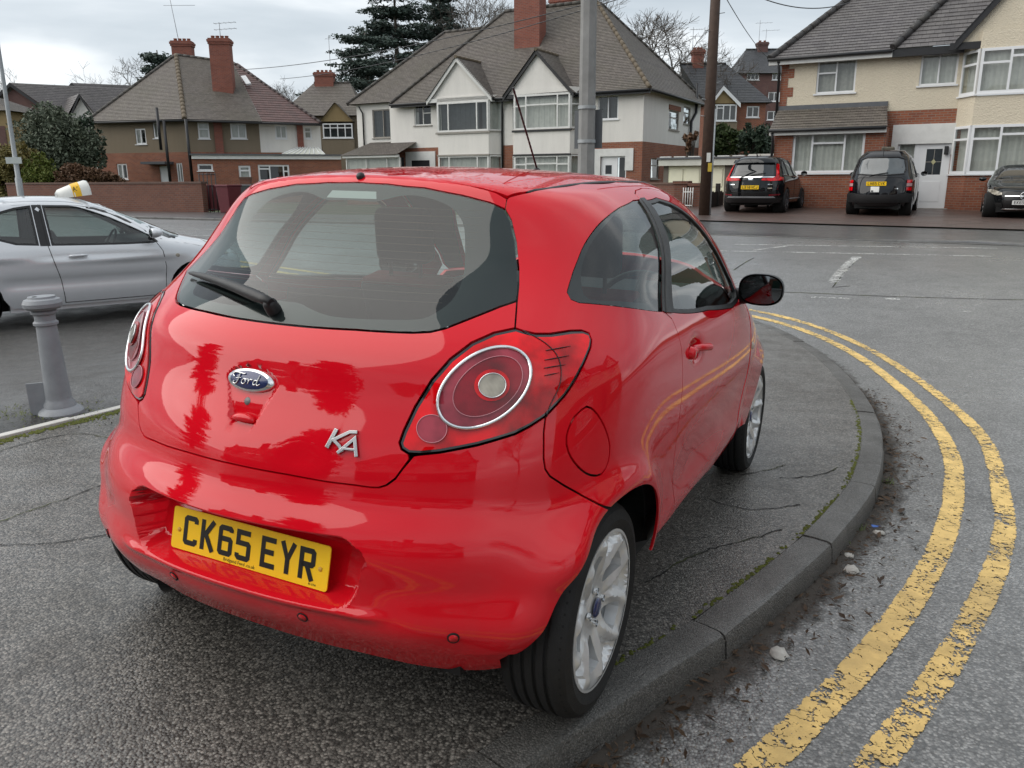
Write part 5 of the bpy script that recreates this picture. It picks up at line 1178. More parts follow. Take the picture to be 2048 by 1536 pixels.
def ridge(parent, A, B, mat=None, r=.10, name='ridge_tiles'):
    A, B = np.array(A, float), np.array(B, float); n = max(2, int(np.linalg.norm(B-A)/.42)); mb = MB()
    for k in range(n):
        p, q = A+(B-A)*k/n, A+(B-A)*(k+.985)/n; mb.tube([p+[0, 0, .0], q+[0, 0, .0]], [r, r*.94], 10)
    return mb.build(name, mat or HIPM, parent)
def chimney(parent, c, w, d, z0, z1, ang, pots=3, mat=None, name='chimney'):
    f = Fac(c, (math.cos(ang), math.sin(ang)), (math.sin(ang), -math.cos(ang))); m = MB(); fbox(m, f, -w/2, w/2, z0, z1-.35, -d/2, d/2); fbox(m, f, -w/2-.05, w/2+.05, z1-.35, z1-.22, -d/2-.05, d/2+.05); fbox(m, f, -w/2-.09, w/2+.09, z1-.22, z1-.08, -d/2-.09, d/2+.09); fbox(m, f, -w/2-.03, w/2+.03, z1-.08, z1, -d/2-.03, d/2+.03)
    o = m.build(name, mat or BRICK_C, parent)
    for k in range(pots):
        x = (k-(pots-1)/2)*w/max(pots, 1)*.9; p = f.pt(x, 0); m = MB(); m.lathe([(.13, z1-.02), (.12, z1+.05), (.105, z1+.13), (.125, z1+.14), (.125, z1+.18), (.10, z1+.18)], 12, 'z', (p[0], p[1], 0)); m.build('chimney_pot', simple('clay_pot', (.22, .085, .055), .85, .3, 6), o)
    return o
def pipe(parent, pts, r=.045, name='downpipe'): m = MB(); m.tube(pts, r, 8); return m.build(name, PIPE, parent)
def poly(parent, f, pts, mat, name, out=0.0, thick=.0):
    m = MB(); v = [f.pt(a, b, out) for a, b in pts]
    if f.flip(): v = v[::-1]; pts = pts[::-1]
    m.add(v, [tuple(range(len(v)))], [pts]); return m.build(name, mat, parent)
def aerial(base, h, arms, lean=(0, 0), label='', rz=0.0):
    e = empty('television_aerial', base, 0, label, 'aerial', 'roof aerials'); m = MB(); top = np.array([lean[0], lean[1], h]); m.tube([(0, 0, 0), top], .018, 6); m.build('mast', simple('aerial_metal', (.20, .20, .21), .5, .1, metal=.5), e)
    for fz, l, n in arms:
        c = top*fz; d = np.array([math.cos(rz), math.sin(rz), .06]); m = MB(); m.tube([c-d*l*.25, c+d*l*.75], .012, 5); w = np.array([-d[1], d[0], 0])
        for k in range(n): q = c+d*l*(-.2+.9*k/max(1, n-1)); m.tube([q-w*.28, q+w*.28], .007, 4)
        m.build('boom', MATS['aerial_metal'], e)
    return e
# ---------------------------------------------------------------- cream and brick house on the right
def house_right():
    P0 = at(1552, 300, 29.0); f = Fac(P0, T2, N2); zg = float(RD(P0[0], P0[1]))-.1
    r = empty('house', f.pt(0, zg), 0, 'cream pebbledash and red brick house with white door and driveway on the right', 'house')
    def rl(o): o.parent = r; o.matrix_parent_inverse = r.matrix_world.inverted(); return o
    class RR: pass
    X = lambda a, b: f.px(a, b)
    sL = 0.0; ze = X(1660, 113)[1]; sM = X(1777, 200)[0]; zb = X(1850, 219)[1]; sB = X(1945, 260)[0]; sEnd = sB+7.5
    def box(a, b, c, d): p, q = X(a, b), X(c, d); return (p[0], q[0], q[1], p[1])
    w1 = box(1636, 122, 1709, 184); w2 = box(1844, 108, 1912, 168)
    wall(f, r, sL, sB, zb, ze, REND_C, [w1, w2], 'upper_wall')
    window(f, r, *w1, cols=(1, 1), split=(.62, None), curtain=(BLIND, [(0, 1)])); window(f, r, *w2, cols=(1, 1), curtain=(NET, [(0, 1)]))
    for k in range(6):   # toothed brick corner
        z0 = zb+(ze-zb)*k/6; m = MB(); fbox(m, f, -.004, .42 if k % 2 == 0 else .24, z0, z0+(ze-zb)/6, -.05, .012); m.build('quoin', BRICK, r)
    # brick ground floor in the door bay
    d0 = box(1797, 284, 1890, 400); dz = (d0[0], d0[1], zg, d0[3])
    wall(f, r, sM, sB, zg, zb, BRICK, [dz], 'lower_wall')
    m = MB(); s0, z1 = X(1787, 250); s1, z2 = X(1911, 286); fbox(m, f, s0, s1, z2, z1, -.02, .05); fbox(m, f, s0, d0[0], z2-.35, z2, -.02, .05); fbox(m, f, d0[1], s1, z2-.35, z2, -.02, .05); m.build('door_surround', WOODW, r)
    de = window(f, r, d0[0], d0[0]+(d0[1]-d0[0])*.36, zg+.12, d0[3], sill=False, name='side_window', curtain=(NET, [(0, 1)]))
    a, b = d0[0]+(d0[1]-d0[0])*.36, d0[1]; gh = (a+.30*(b-a), a+.76*(b-a), zg+1.15, zg+1.95)
    m = MB(); fbox(m, f, a, b, zg+.10, gh[2], -.10, -.04); fbox(m, f, a, b, gh[3], d0[3], -.10, -.04); fbox(m, f, a, gh[0], gh[2], gh[3], -.10, -.04); fbox(m, f, gh[1], b, gh[2], gh[3], -.10, -.04); fbox(m, f, a, a+.07, zg+.1, d0[3], -.04, -.02); fbox(m, f, b-.07, b, zg+.1, d0[3], -.04, -.02); dd = m.build('front_door', UPVC, r)
    m = MB(); quad(m, f, *gh, -.06); m.build('door_glass', simple('leaded_dark_glass', (.02, .025, .03), .08, .2), dd)
    m = MB(); cx, cz = (gh[0]+gh[1])/2, (gh[2]+gh[3])/2; fbox(m, f, cx-.008, cx+.008, gh[2], gh[3], -.059, -.05); fbox(m, f, gh[0], gh[1], cz-.008, cz+.008, -.059, -.05); m.build('lead_cross', STONE, dd)
    m = MB(); q = f.pt(cx, cz, -.05); m.add([f.pt(cx, cz+.09, -.048), f.pt(cx-.07, cz, -.048), f.pt(cx, cz-.09, -.048), f.pt(cx+.07, cz, -.048)], [(0, 1, 2, 3)]); m.build('door_motif', simple('pale_leaded_glass', (.45, .42, .25), .3, .1), dd)
    m = MB(); fbox(m, f, a+.25*(b-a), a+.8*(b-a), zg+.30, zg+.95, -.045, -.03); bevel(m.build('door_panel', UPVC, dd), .015, 2)
    m = MB(); fbox(m, f, a+.10, a+.13, zg+1.0, zg+1.2, -.04, .02); m.build('door_handle', CHROME, dd)
    m = MB(); fbox(m, f, d0[0]-.1, d0[1]+.1, zg-.05, zg+.10, -.1, .35); m.build('doorstep', STONE, r)
    for px in (1775, 1893):
        s_, z_ = X(px, 300); m = MB(); fbox(m, f, s_-.06, s_+.06, z_-.14, z_+.12, .0, .14); bevel(m.build('wall_lantern', BLACKW, r), .02, 2)
    # projecting room under a lean-to roof
    g = f.off(.9); zl = g.px(1650, 258)[1]; w3 = g.px(1587, 267)+g.px(1724, 345); w3 = (w3[0], w3[2], w3[3], w3[1])
    sr = g.px(1770, 300)[0]; sl = g.px(1548, 300)[0]
    wall(g, r, sl, sr, zg, zl+.02, BRICK, [w3], 'projecting_wall'); window(g, r, *w3, cols=(.8, 1.3, .8), split=(None, .74, None), curtain=(NET, [(0, 1)]), fw=.075)
    fs = Fac(g.pt(sl, 0), -np.array(N2), -T2); wall(fs, r, 0, 1.2, zg, zl, BRICK, (), 'projecting_side_wall'); fs2 = Fac(g.pt(sr, 0), -np.array(N2), T2); wall(fs2, r, 0, .9, zg, zl, BRICK, (), 'projecting_side_wall')
    zt = X(1660, 216)[1]; slope(r, g.pt(sl-.15, zl, .25), g.pt(sr+.02, zl, .25), f.pt(sM-.02, zt, .02), f.pt(-.02, zt, .02), TILE_BR, .16, 'lean_to_roof')
    m = MB(); fbox(m, f, -.05, sM, zt-.03, zt+.13, .0, .05); m.build('lead_flashing', LEADM, r); m = MB(); fbox(m, g, sl-.15, sr, zl-.17, zl-.02, .14, .22); m.build('fascia', WOODW, r); m = MB(); m.tube([g.pt(sl-.15, zl-.02, .30), g.pt(sr, zl-.02, .30)], .055, 8); m.build('gutter', PIPE, r)
    # bay with gable on the right
    pj = .75; h = f.off(pj); b0, zt1 = h.px(1963, 97); zb1 = h.px(1990, 186)[1]; zt2, zb2 = h.px(1990, 249)[1], h.px(1990, 347)[1]; c0 = b0; c1 = c0+3.0; cs = .45
    wall(h, r, c0, c1, zb1-.002, zt1+.5, REND_C, [(c0, c1, zb1, zt1)], 'bay_head'); window(h, r, c0+.02, c1-.02, zb1, zt1, cols=(.8, 1.4, .8), split=(.68, .80, .68), back=.0, curtain=(NET, [(0, 1)]), fw=.08)
    wall(h, r, c0, c1, zt2, zb1-.06, REND_C, (), 'bay_panel'); window(h, r, c0+.02, c1-.02, zb2, zt2, cols=(.8, 1.4, .8), split=(.72, .80, .72), back=.0, curtain=(NET, [(0, 1)]), fw=.08); wall(h, r, c0, c1, zg, zb2-.05, BRICK, (), 'bay_base')
    e0 = np.array(f.pt(c0-cs, 0)[:2]); e1 = np.array(h.pt(c0, 0)[:2]); sf = Fac(e0, e1-e0, N2-T2); LN = float(np.linalg.norm(e1-e0))
    wall(sf, r, 0, LN, zg, zb2-.05, BRICK, (), 'bay_base'); wall(sf, r, 0, LN, zt2, zb1-.06, REND_C, (), 'bay_panel'); wall(sf, r, 0, LN, zt1, zt1+.5, REND_C, (), 'bay_head'); window(sf, r, .02, LN-.02, zb1, zt1, cols=(1,), split=(.68,), back=.0, curtain=(NET, [(0, 1)]), fw=.08); window(sf, r, .02, LN-.02, zb2, zt2, cols=(1,), split=(.72,), back=.0, curtain=(NET, [(0, 1)]), fw=.08)
    gz = f.px(1968, 88)[1]; gl = (c0-cs-.25, gz); gp = (c0+1.5, gz+2.7); gr_ = (c1+cs+.25, gz)
    poly(r, f, [gl, gr_, gp], REND_C, 'gable', .62)
    for a_, b_ in ((gl, gp), (gr_, gp)):
        m = MB(); A, B = np.array(f.pt(*a_, .70)), np.array(f.pt(*b_, .70)); d = (B-A)/np.linalg.norm(B-A); up = np.array([0, 0, 1.0]); m.add([A-up*.22, B-up*.22, B+up*.06, A+up*.06]+[q+np.array([*f.n, 0])*.06 for q in (A-up*.22, B-up*.22, B+up*.06, A+up*.06)], [(0, 1, 2, 3), (4, 5, 6, 7), (0, 1, 5, 4), (3, 2, 6, 7)]); m.build('bargeboard', BLACKW, r)
        bk = -4.5; slope(r, f.pt(*a_, .78), f.pt(a_[0], a_[1], bk), f.pt(*b_, bk), f.pt(*b_, .78), TILE_GR, .20, 'gable_roof')
    # main roofs (eave a little proud), hipped at the left
    ev = lambda s, z: f.pt(s, z, .35); zr = ze+4.2
    slope(r, ev(-.35, ze), ev(sM+.05, ze), f.pt(sM+2.2, zr-.9, -4.2), f.pt(2.6, zr-.9, -4.2), TILE_GR, .20); slope(r, f.pt(-.35, ze, -9), ev(-.35, ze), f.pt(2.6, zr-.9, -4.2), f.pt(2.6, zr-.9, -4.8), TILE_GR, .20)
    ze2 = f.px(1870, 95)[1]; slope(r, ev(sM, ze2), ev(sEnd, ze2), f.pt(sEnd, zr+.1, -4.0), f.pt(sM+3.4, zr+.1, -4.0), TILE_GR, .20); slope(r, f.pt(sM, ze2, -8), ev(sM, ze2), f.pt(sM+3.4, zr+.1, -4.0), f.pt(sM+3.4, zr+.1, -4.5), TILE_GR, .20)
    ridge(r, ev(sM, ze2+.05), f.pt(sM+3.4, zr+.15, -4.0), TILE_GR, .12); ridge(r, ev(-.35, ze+.03), f.pt(2.6, zr-.85, -4.2), TILE_GR, .12)
    m = MB(); fbox(m, f, -.38, sM, ze-.19, ze-.01, .22, .33); m.build('fascia', WOODW, r); m = MB(); m.tube([f.pt(-.4, ze-.02, .40), f.pt(sM, ze-.02, .40)], .055, 8); m.build('gutter', PIPE, r); m = MB(); fbox(m, f, sM, c0-cs, ze2-.24, ze2-.01, .20, .33); m.build('fascia', BLACKW, r)
    m = MB(); fbox(m, f, c0-cs-.4, c1, gz-.20, gz, .64, .70); m.build('gable_tie', BLACKW, r)
    sf3 = Fac(f.pt(0, 0), -np.array(N2), -T2); wall(sf3, r, 0, 8.5, zg, ze, BRICK, (), 'side_wall')
    pipe(r, [f.pt(-.06, ze-.1, .35), f.pt(-.06, ze-.45, .08), f.pt(-.06, zl+.3, .08)]); pipe(r, [g.pt(sl-.05, zl-.1, .25), g.pt(sl-.05, zl-.35, .07), g.pt(sl-.05, zg, .07)])
    for px, hh in ((1912, .9), (1925, 1.2)): s_, z_ = X(px, 380); m = MB(); m.tube([f.pt(s_, zg, .05), f.pt(s_, zg+hh, .05)], .02, 6); fbox(m, f, s_-.06, s_+.06, zg+hh, zg+hh+.18, .0, .09); m.build('gas_pipe', simple('old_pipe_paint', (.22, .12, .09), .7, .2), r)
    return f
# children of a house keep world coordinates
def settle(root):
    inv = root.matrix_world.inverted()
    for c in root.children:
        if c.matrix_parent_inverse == Matrix.Identity(4) and c.matrix_basis == Matrix.Identity(4): c.matrix_parent_inverse = inv
def gable_bay(f, r, bx, gz_px, apex_px, gb, dark, split1, nm):
    """two-storey splayed bay under a gable, white render house; bx: left/right px of the bay front incl. splay"""
    pj = .65; h = f.off(pj); cs = .42
    (x0, y0, x1, y1, y2, y3) = bx; a, zt = h.px(x0, y0); b, zb = h.px(x1, y1); zt2 = h.px((x0+x1)/2, y2)[1]; zb2 = zt2-1.35; zg = zb2-.7; b = b
    window(h, r, a, b, zb, zt, cols=(.55, 1.4, .55), split=split1, back=0, fw=.085, mat=WOODW, curtain=(NET if dark else DRAPE, [(0, 1)] if dark else [(0, .16), (.2, .8), (.86, 1)])); wall(h, r, a, b, zt2, zb-.06, REND_W, (), 'bay_panel'); window(h, r, a, b, zb2, zt2-.03, cols=(.55, 1.4, .55), split=split1, back=0, fw=.085, mat=WOODW, curtain=(NET, [(0, 1)])); wall(h, r, a, b, zg, zb2-.05, BRICK, (), 'bay_base')
    wall(h, r, a, b, zt, zt+.25, REND_W, (), 'bay_head')
    m = MB(); fbox(m, h, a-.1, b+.1, zb-.10, zb-.02, -.02, .07); m.build('bay_sill', BLACKW if dark else STONE, r); m = MB(); fbox(m, h, a-.05, b+.05, zt2-.05, zt2+.03, -.02, .07); m.build('bay_band', BLACKW if dark else STONE, r)
    for e0, e1, o in ((f.pt(b+cs, 0), h.pt(b, 0), N2+T2), (f.pt(a-cs, 0), h.pt(a, 0), N2-T2)):
        e0, e1 = np.array(e0[:2]), np.array(e1[:2]); sf = Fac(e0, e1-e0, o); LN = float(np.linalg.norm(e1-e0)); window(sf, r, .02, LN-.02, zb, zt, back=0, fw=.07, mat=WOODW, split=(split1[0],) if split1[0] else None, curtain=(NET, [(0, 1)])); window(sf, r, .02, LN-.02, zb2, zt2-.03, back=0, fw=.07, mat=WOODW, curtain=(NET, [(0, 1)])); wall(sf, r, 0, LN, zt2, zb-.06, REND_W, (), 'bay_panel'); wall(sf, r, 0, LN, zt, zt+.25, REND_W, (), 'bay_head'); wall(sf, r, 0, LN, zg, zb2-.05, BRICK, (), 'bay_base')
    k = f.off(.55); gl, gr_ = k.px(*gb[0]), k.px(*gb[1]); gp = k.px(*apex_px); gl = (gl[0], (gl[1]+gr_[1])/2); gr_ = (gr_[0], gl[1])
    poly(r, k, [(gl[0]+.15, gl[1]), (gr_[0]-.15, gr_[1]), (gp[0], gp[1]-.15)], REND_W, 'gable', .0)
    m = MB(); fbox(m, k, gl[0]+.1, gr_[0]-.1, gl[1]-.10, gl[1]+.08, -.02, .10); m.build('gable_tie', BLACKW if dark else WOODW, r)
    for e in (gl, gr_):
        m = MB(); A, B = np.array(k.pt(*e, .16)), np.array(k.pt(*gp, .16)); up = np.array([0, 0, 1.0]); nn = np.array([*f.n, 0]); Q = [A-up*.20, B-up*.20, B+up*.02, A+up*.02]; m.add(Q+[q-nn*.07 for q in Q], [(0, 1, 2, 3), (7, 6, 5, 4), (0, 4, 5, 1), (3, 2, 6, 7)]); m.build('bargeboard', BLACKW if dark else WOODW, r)
        slope(r, k.pt(*e, .22), k.pt(e[0], e[1], -1.2), k.pt(gp[0], gp[1], -4.0), k.pt(gp[0], gp[1], .22), TILE_BR, .12, 'gable_roof')
    ridge(r, k.pt(gp[0], gp[1]+.02, .22), k.pt(gp[0], gp[1]+.02, -3.6), HIPM, .08)
    return zb2
def house_white():
    P0 = at(1288, 200, 38.5); f = Fac(P0, T2, N2); X = f.px
    zg = .45; r = empty('house', f.pt(0, zg), 0, 'white rendered pair of semi-detached houses with two gabled bays and a tall brick chimney', 'house')
    ze = X(1240, 181)[1]; zb = X(1240, 284)[1]; sl = X(780, 240)[0]; sW = X(712, 240)[0]
    def box(a, b, c, d, g=f): p, q = g.px(a, b), g.px(c, d); return (p[0], q[0], q[1], p[1])
    wr, ws = box(1196, 192, 1236, 238), box(828, 211, 863, 250)
    wall(f, r, sl, 0, zb, ze, REND_W, [wr, ws], 'upper_wall'); window(f, r, *wr, cols=(1, 1), curtain=(DRAPE, [(0, .4), (.6, 1)])); window(f, r, *ws, cols=(1, 1), split=(None, .6), mat=WOODW)
    dr = box(1192, 298, 1262, 352); wall(f, r, sl, 0, zg-.3, zb, BRICK, [(dr[0]+.25, dr[1]-.25, zg-.3, dr[3]-.3)], 'lower_wall'); m = MB(); fbox(m, f, dr[0]-.15, dr[1]+.1, dr[3]-.35, dr[3], -.02, .06); fbox(m, f, dr[0]-.15, dr[0]+.25, zg, dr[3]-.35, -.02, .06); fbox(m, f, dr[1]-.3, dr[1]+.1, dr[3]-1.0, dr[3]-.35, -.02, .06); m.build('door_surround', WOODW, r)
    a, b = dr[0]+.25, dr[1]-.25; md = a+(b-a)*.60; m = MB(); fbox(m, f, a, md, zg-.3, dr[3]-.35, -.12, -.06); dd = m.build('front_door', UPVC, r); m = MB(); fbox(m, f, a+.3*(md-a), a+.7*(md-a), dr[3]-1.15, dr[3]-.75, -.06, -.05); m.build('door_glass', simple('leaded_dark_glass', (.02, .025, .03), .08), dd); window(f, r, md, b, zg+.2, dr[3]-.35, sill=False, name='side_window')
    # arched white porch of the left half
    p0 = box(812, 304, 872, 345); m = MB(); fbox(m, f, p0[0], p0[1], p0[3]-.45, p0[3], -.02, .06); fbox(m, f, p0[0], p0[0]+.35, zg, p0[3]-.45, -.02, .06); fbox(m, f, p0[1]-.35, p0[1], zg, p0[3]-.45, -.02, .06); m.build('porch_arch', WOODW, r); m = MB(); quad(m, f, p0[0]+.35, p0[1]-.35, zg, p0[3]-.45, .012); m.build('porch_shade_sheet', UNLITM, r)  # flat near-black sheet on the wall: the porch's shade painted in, no real recess
    # bays
    gable_bay(f, r, (1028, 191, 1140, 256, 309, 345), None, (1075, 100), ((1008, 194), (1150, 186)), True, (.68, .70, .68), 'r'); gable_bay(f, r, (874, 206, 977, 261, 310, 345), None, (915, 115), ((856, 204), (986, 193)), False, (None, None, None), 'l')
    # side wall, to the right
    sf = Fac(f.pt(0, 0), -np.array(N2), T2); Xs = sf.px; sd = Xs(1400, 240)[0]; sd = min(max(sd, 6.0), 10.5)
    w1 = Xs(1339, 220)+Xs(1357, 262); w2 = Xs(1368, 212)+Xs(1380, 250); w1 = (w1[0], w1[2], w1[3], w1[1]); w2 = (w2[0], w2[2], w2[3], w2[1]); w3 = Xs(1302, 316)+Xs(1318, 358); w3 = (w3[0], w3[2], w3[3], w3[1])
    wall(sf, r, 0, sd, zb, ze, REND_W, [w1, w2], 'side_upper_wall'); wall(sf, r, 0, sd, zg-.3, zb, BRICK, [w3], 'side_lower_wall')
    for w in (w1, w2, w3): window(sf, r, *w, cols=(1,), split=(.65,), mat=STONE)
    m = MB(); fbox(m, sf, w1[0]-.12, w1[1]+.12, w1[3]+.02, w1[3]+.26, -.02, .05); m.build('brick_lintel', BRICK, r)
    pipe(r, [sf.pt(sd-1.2, ze+1.0, .1), sf.pt(sd-1.2, ze-.5, .12), sf.pt(sd-2.0, ze-1.0, .12), sf.pt(sd-2.1, zg, .12)], .075, 'soil_pipe')
    # main hipped roof
    zr = at(1011, 23, 45.5)[2]; ev = f.pt; o = .40; rl, rr_ = f.px(1011, 23, -4.6)[0], f.px(1193, 5, -4.6)[0]; zr = f.px(1100, 13, -4.6)[1]
    sl2 = f.px(780, 201, o)[0]; slope(r, ev(sl2, ze-.05, o), ev(.4, ze-.05, o), ev(rr_, zr, -4.6), ev(rl, zr, -4.6), TILE_BR, .115); slope(r, sf.pt(-o, ze-.05, .4), sf.pt(sd, ze-.05, .4), ev(rr_, zr, -5.0), ev(rr_, zr, -4.6), TILE_BR, .115); slope(r, ev(sl2, ze-.05, -9.5), ev(sl2, ze-.05, o), ev(rl, zr, -4.6), ev(rl, zr, -4.7), TILE_BR, .115); slope(r, ev(.4, ze-.05, -9.6), ev(sl2, ze-.05, -9.6), ev(rl, zr, -4.7), ev(rr_, zr, -5.0), TILE_BR, .115)
    ridge(r, ev(.4, ze, o), ev(rr_, zr, -4.6), HIPM, .10); ridge(r, ev(rl, zr, -4.6), ev(rr_, zr, -4.6), TILE_BR, .13); ridge(r, ev(sl2, ze, o), ev(rl, zr, -4.6), TILE_BR, .10); ridge(r, sf.pt(sd, ze, .4), ev(rr_, zr, -5.0), TILE_BR, .10)
    for a_, b_, g in ((sl2, .4, f),): m = MB(); m.tube([g.pt(a_, ze-.08, o+.05), g.pt(b_, ze-.08, o+.05)], .06, 8); fbox(m, g, a_, b_, ze-.22, ze-.06, o-.1, o-.02); m.build('gutter', PIPE, r)
    m = MB(); m.tube([sf.pt(-o, ze-.08, .45), sf.pt(sd, ze-.08, .45)], .06, 8); m.build('gutter', PIPE, r)
    cx = f.px(1060, 60, -2.6); chimney(r, f.pt(cx[0], 0, -2.6), 1.45, .75, ze-.5, cx[1]+2.6, math.atan2(T2[1], T2[0]), 4); cx = f.px(1130, 5, -6.0); chimney(r, f.pt(cx[0], 0, -6.0), 1.4, .75, zr-3, cx[1]+.2, math.atan2(T2[1], T2[0]), 4)
    # set-back wing at the left
    k = f.off(-1.2); s0, s1 = k.px(714, 240)[0], sl+.1; wk = box(744, 220, 790, 275, k); zk = k.px(740, 208)[1]
    wall(k, r, s0, s1, zb-.1, zk, REND_W, [wk], 'wing_wall'); window(k, r, *wk, cols=(1, 1.1), mat=STONE, curtain=(DRAPE, [(0, .45), (.55, 1)])); wall(k, r, s0, s1, zg-.3, zb-.1, BRICK, (), 'wing_base')
    zr2 = k.px(925, 61, -4.0)[1]; ra, rb = k.px(890, 64, -4.0)[0], k.px(964, 58, -4.0)[0]; slope(r, k.pt(s0-.4, zk, .35), k.pt(s1+3, zk, .35), k.pt(rb+2, zr2, -4.0), k.pt(ra, zr2, -4.0), TILE_BR, .115); slope(r, k.pt(s0-.4, zk, -8), k.pt(s0-.4, zk, .35), k.pt(ra, zr2, -4.0), k.pt(ra, zr2, -4.3), TILE_BR, .115); ridge(r, k.pt(s0-.4, zk+.02, .35), k.pt(ra, zr2, -4.0), TILE_BR, .11); ridge(r, k.pt(ra, zr2, -4), k.pt(rb, zr2, -4), TILE_BR, .11)
    wk2 = Fac(k.pt(s0, 0), -np.array(N2), -T2); wall(wk2, r, 0, 7, zg-.3, zk, REND_W, (), 'wing_side_wall')
    # low front room of the wing, with a mossy lean-to roof
    j = f.off(1.6); t0, z0 = j.px(690, 312); t1 = j.px(798, 312)[0]; slope(r, j.pt(t0-.2, z0, .2), j.pt(t1, z0, .2), f.pt(t1, z0+.75, -.2), f.pt(t0+.4, z0+.75, -.2), TILE_BR, .14, 'lean_to_roof'); window(j, r, t0, t1, z0-1.5, z0-.12, cols=(1, 1, .6), mat=WOODW, curtain=(NET, [(0, 1)]), sill=False); wall(j, r, t0, t1, zg-.3, z0-1.5, BRICK, (), 'front_room_base'); m = MB(); fbox(m, j, t0-.1, t1, z0-.12, z0, -.03, .12); m.build('fascia', WOODW, r)
    pipe(r, [f.pt(f.px(1010, 200)[0], ze-.1, .3), f.pt(f.px(1006, 215)[0], ze-.6, .08), f.pt(f.px(1006, 330)[0], zg, .08)], .05); pipe(r, [k.pt(s0+.35, zk-.1, .25), k.pt(s0+.5, zk-.5, .08), k.pt(s0+.5, zb-.2, .08)])
    return f, sd
def house_left():
    zg = .25; c = at(369, 237, 51.0); l = at(176, 242.6, 53.0); g = at(640, 246, 53.6); ze = float(c[2]); r = empty('house', (c[0], c[1], zg), 0, 'brown pebbledash and brick house with hipped grey and red tiled roof, far left', 'house')
    o = (-.2, -1.0); fl = Fac(l[:2], c[:2]-l[:2], o); fr = Fac(c[:2], g[:2]-c[:2], o); LL = float(np.linalg.norm(c[:2]-l[:2])); LR = float(np.linalg.norm(g[:2]-c[:2]))
    def bx(F, a, b, c_, d): k = 2.8444; p, q = F.px(a/k, b/k), F.px(c_/k, d/k); return (p[0], q[0], q[1], p[1])
    zb = fl.px(250, 306)[1]; wA, wB = bx(fl, 765, 732, 835, 820), bx(fl, 866, 697, 903, 787); gA, gB, dA = bx(fl, 662, 932, 730, 1020), bx(fl, 1000, 927, 1046, 1040), bx(fl, 905, 945, 962, 1052)
    wall(fl, r, .15, LL, zb, ze-.05, REND_B, [wA, wB], 'upper_wall'); wall(fl, r, .3, LL, zg-.5, zb, BRICK, [gA, gB, dA], 'lower_wall')
    for w, s in ((wA, (1, 1)), (wB, (1,)), (gA, (1, 1)), (gB, (1, 1))): window(fl, r, *w, cols=s, fw=.085, curtain=(NET, [(0, .5)]))
    m = MB(); fbox(m, fl, dA[0], dA[1], zg-.4, dA[3], -.1, -.04); m.build('front_door', UPVC, r); m = MB(); fbox(m, fl, dA[0]-.7, dA[1]+.5, dA[3]+.1, dA[3]+.25, 0, .8); m.build('door_canopy', LEADM, r)
    wC, wD, wE, wF = bx(fr, 1122, 697, 1195, 790), bx(fr, 1308, 702, 1405, 790), bx(fr, 1562, 712, 1635, 790), bx(fr, 1727, 722, 1775, 790); s1 = fr.px(1478/2.8444, 780/2.8444)[0]; b0, b1 = fr.px(1220/2.8444, 770/2.8444)[0], fr.px(1266/2.8444, 770/2.8444)[0]; b2, b3 = fr.px(1690/2.8444, 770/2.8444)[0], fr.px(1724/2.8444, 770/2.8444)[0]
    wall(fr, r, 0, s1, zb, ze-.05, REND_B, [wC, wD], 'upper_wall'); wall(fr, r, s1, LR, zb, ze-.05, REND_W, [wE, wF], 'white_upper_wall')
    for p, q in ((b0, b1), (b2, b3)): m = MB(); fbox(m, fr, p, q, zb-.2, ze-.06, 0, .18); m.build('chimney_breast', BRICK_C, r)
    for w, s, sp in ((wC, (1,), (.6,)), (wD, (1, 1), None), (wE, (1, 1), None), (wF, (1,), (.6,))): window(fr, r, *w, cols=s, split=sp, fw=.085, curtain=(NET, [(0, 1)]))
    wall(fr, r, 0, LR, zg-.5, zb, BRICK, (), 'lower_wall')
    # flat roofed extension in front
    e = fr.off(2.0); x0, x1 = e.px(1090/2.8444, 900/2.8444), e.px(1940/2.8444, 905/2.8444); ze2 = e.px(1300/2.8444, 905/2.8444)[1]; hs = [bx(e, 1122, 932, 1213, 972), bx(e, 1356, 942, 1435, 1085), bx(e, 1466, 937, 1650, 1030)]
    wall(e, r, x0[0], x1[0], zg-.5, ze2, BRICK, hs, 'extension_wall'); window(e, r, *hs[0], cols=(1,), fw=.09); window(e, r, *hs[1], cols=(1,), split=(.8,), fw=.11, curtain=(NET, [(0, 1)])); window(e, r, *hs[2], cols=(1, 1.2, .5), split=(.75, None, .6), fw=.10)
    m = MB(); fbox(m, e, x0[0], x1[0], ze2, ze2+.22, -.1, .12); m.build('extension_fascia', WOODW, r); m = MB(); fbox(m, e, x0[0]-.1, x1[0]+.1, ze2+.22, ze2+.30, -4.0, .2); m.build('extension_flat_roof', LEADM, r)
    q0, q1 = e.px(1600/2.8444, 890/2.8444, -1.0), e.px(1840/2.8444, 890/2.8444, -1.0); ap = e.px(1690/2.8444, 842/2.8444, -2.0); m = MB(); b4 = [e.pt(q0[0], ze2+.3, .0), e.pt(q1[0], ze2+.3, .0), e.pt(q1[0], ze2+.3, -3), e.pt(q0[0], ze2+.3, -3)]; t2 = [e.pt(ap[0], ap[1], -1.2), e.pt(ap[0]+1.2, ap[1], -1.2)]
    m.add(b4+t2, [(0, 1, 5, 4), (1, 2, 5), (2, 3, 4, 5), (3, 0, 4)]); co = m.build('conservatory_roof', simple('polycarbonate', (.55, .56, .50), .25, .1), r)
    for k in range(9):
        a_ = np.array(b4[0])+(np.array(b4[1])-np.array(b4[0]))*k/8; b_ = np.array(t2[0])+(np.array(t2[1])-np.array(t2[0]))*k/8; m = MB(); m.tube([a_+[0, 0, .02], b_+[0, 0, .02]], .03, 4); m.build('glazing_bar', UPVC, co)
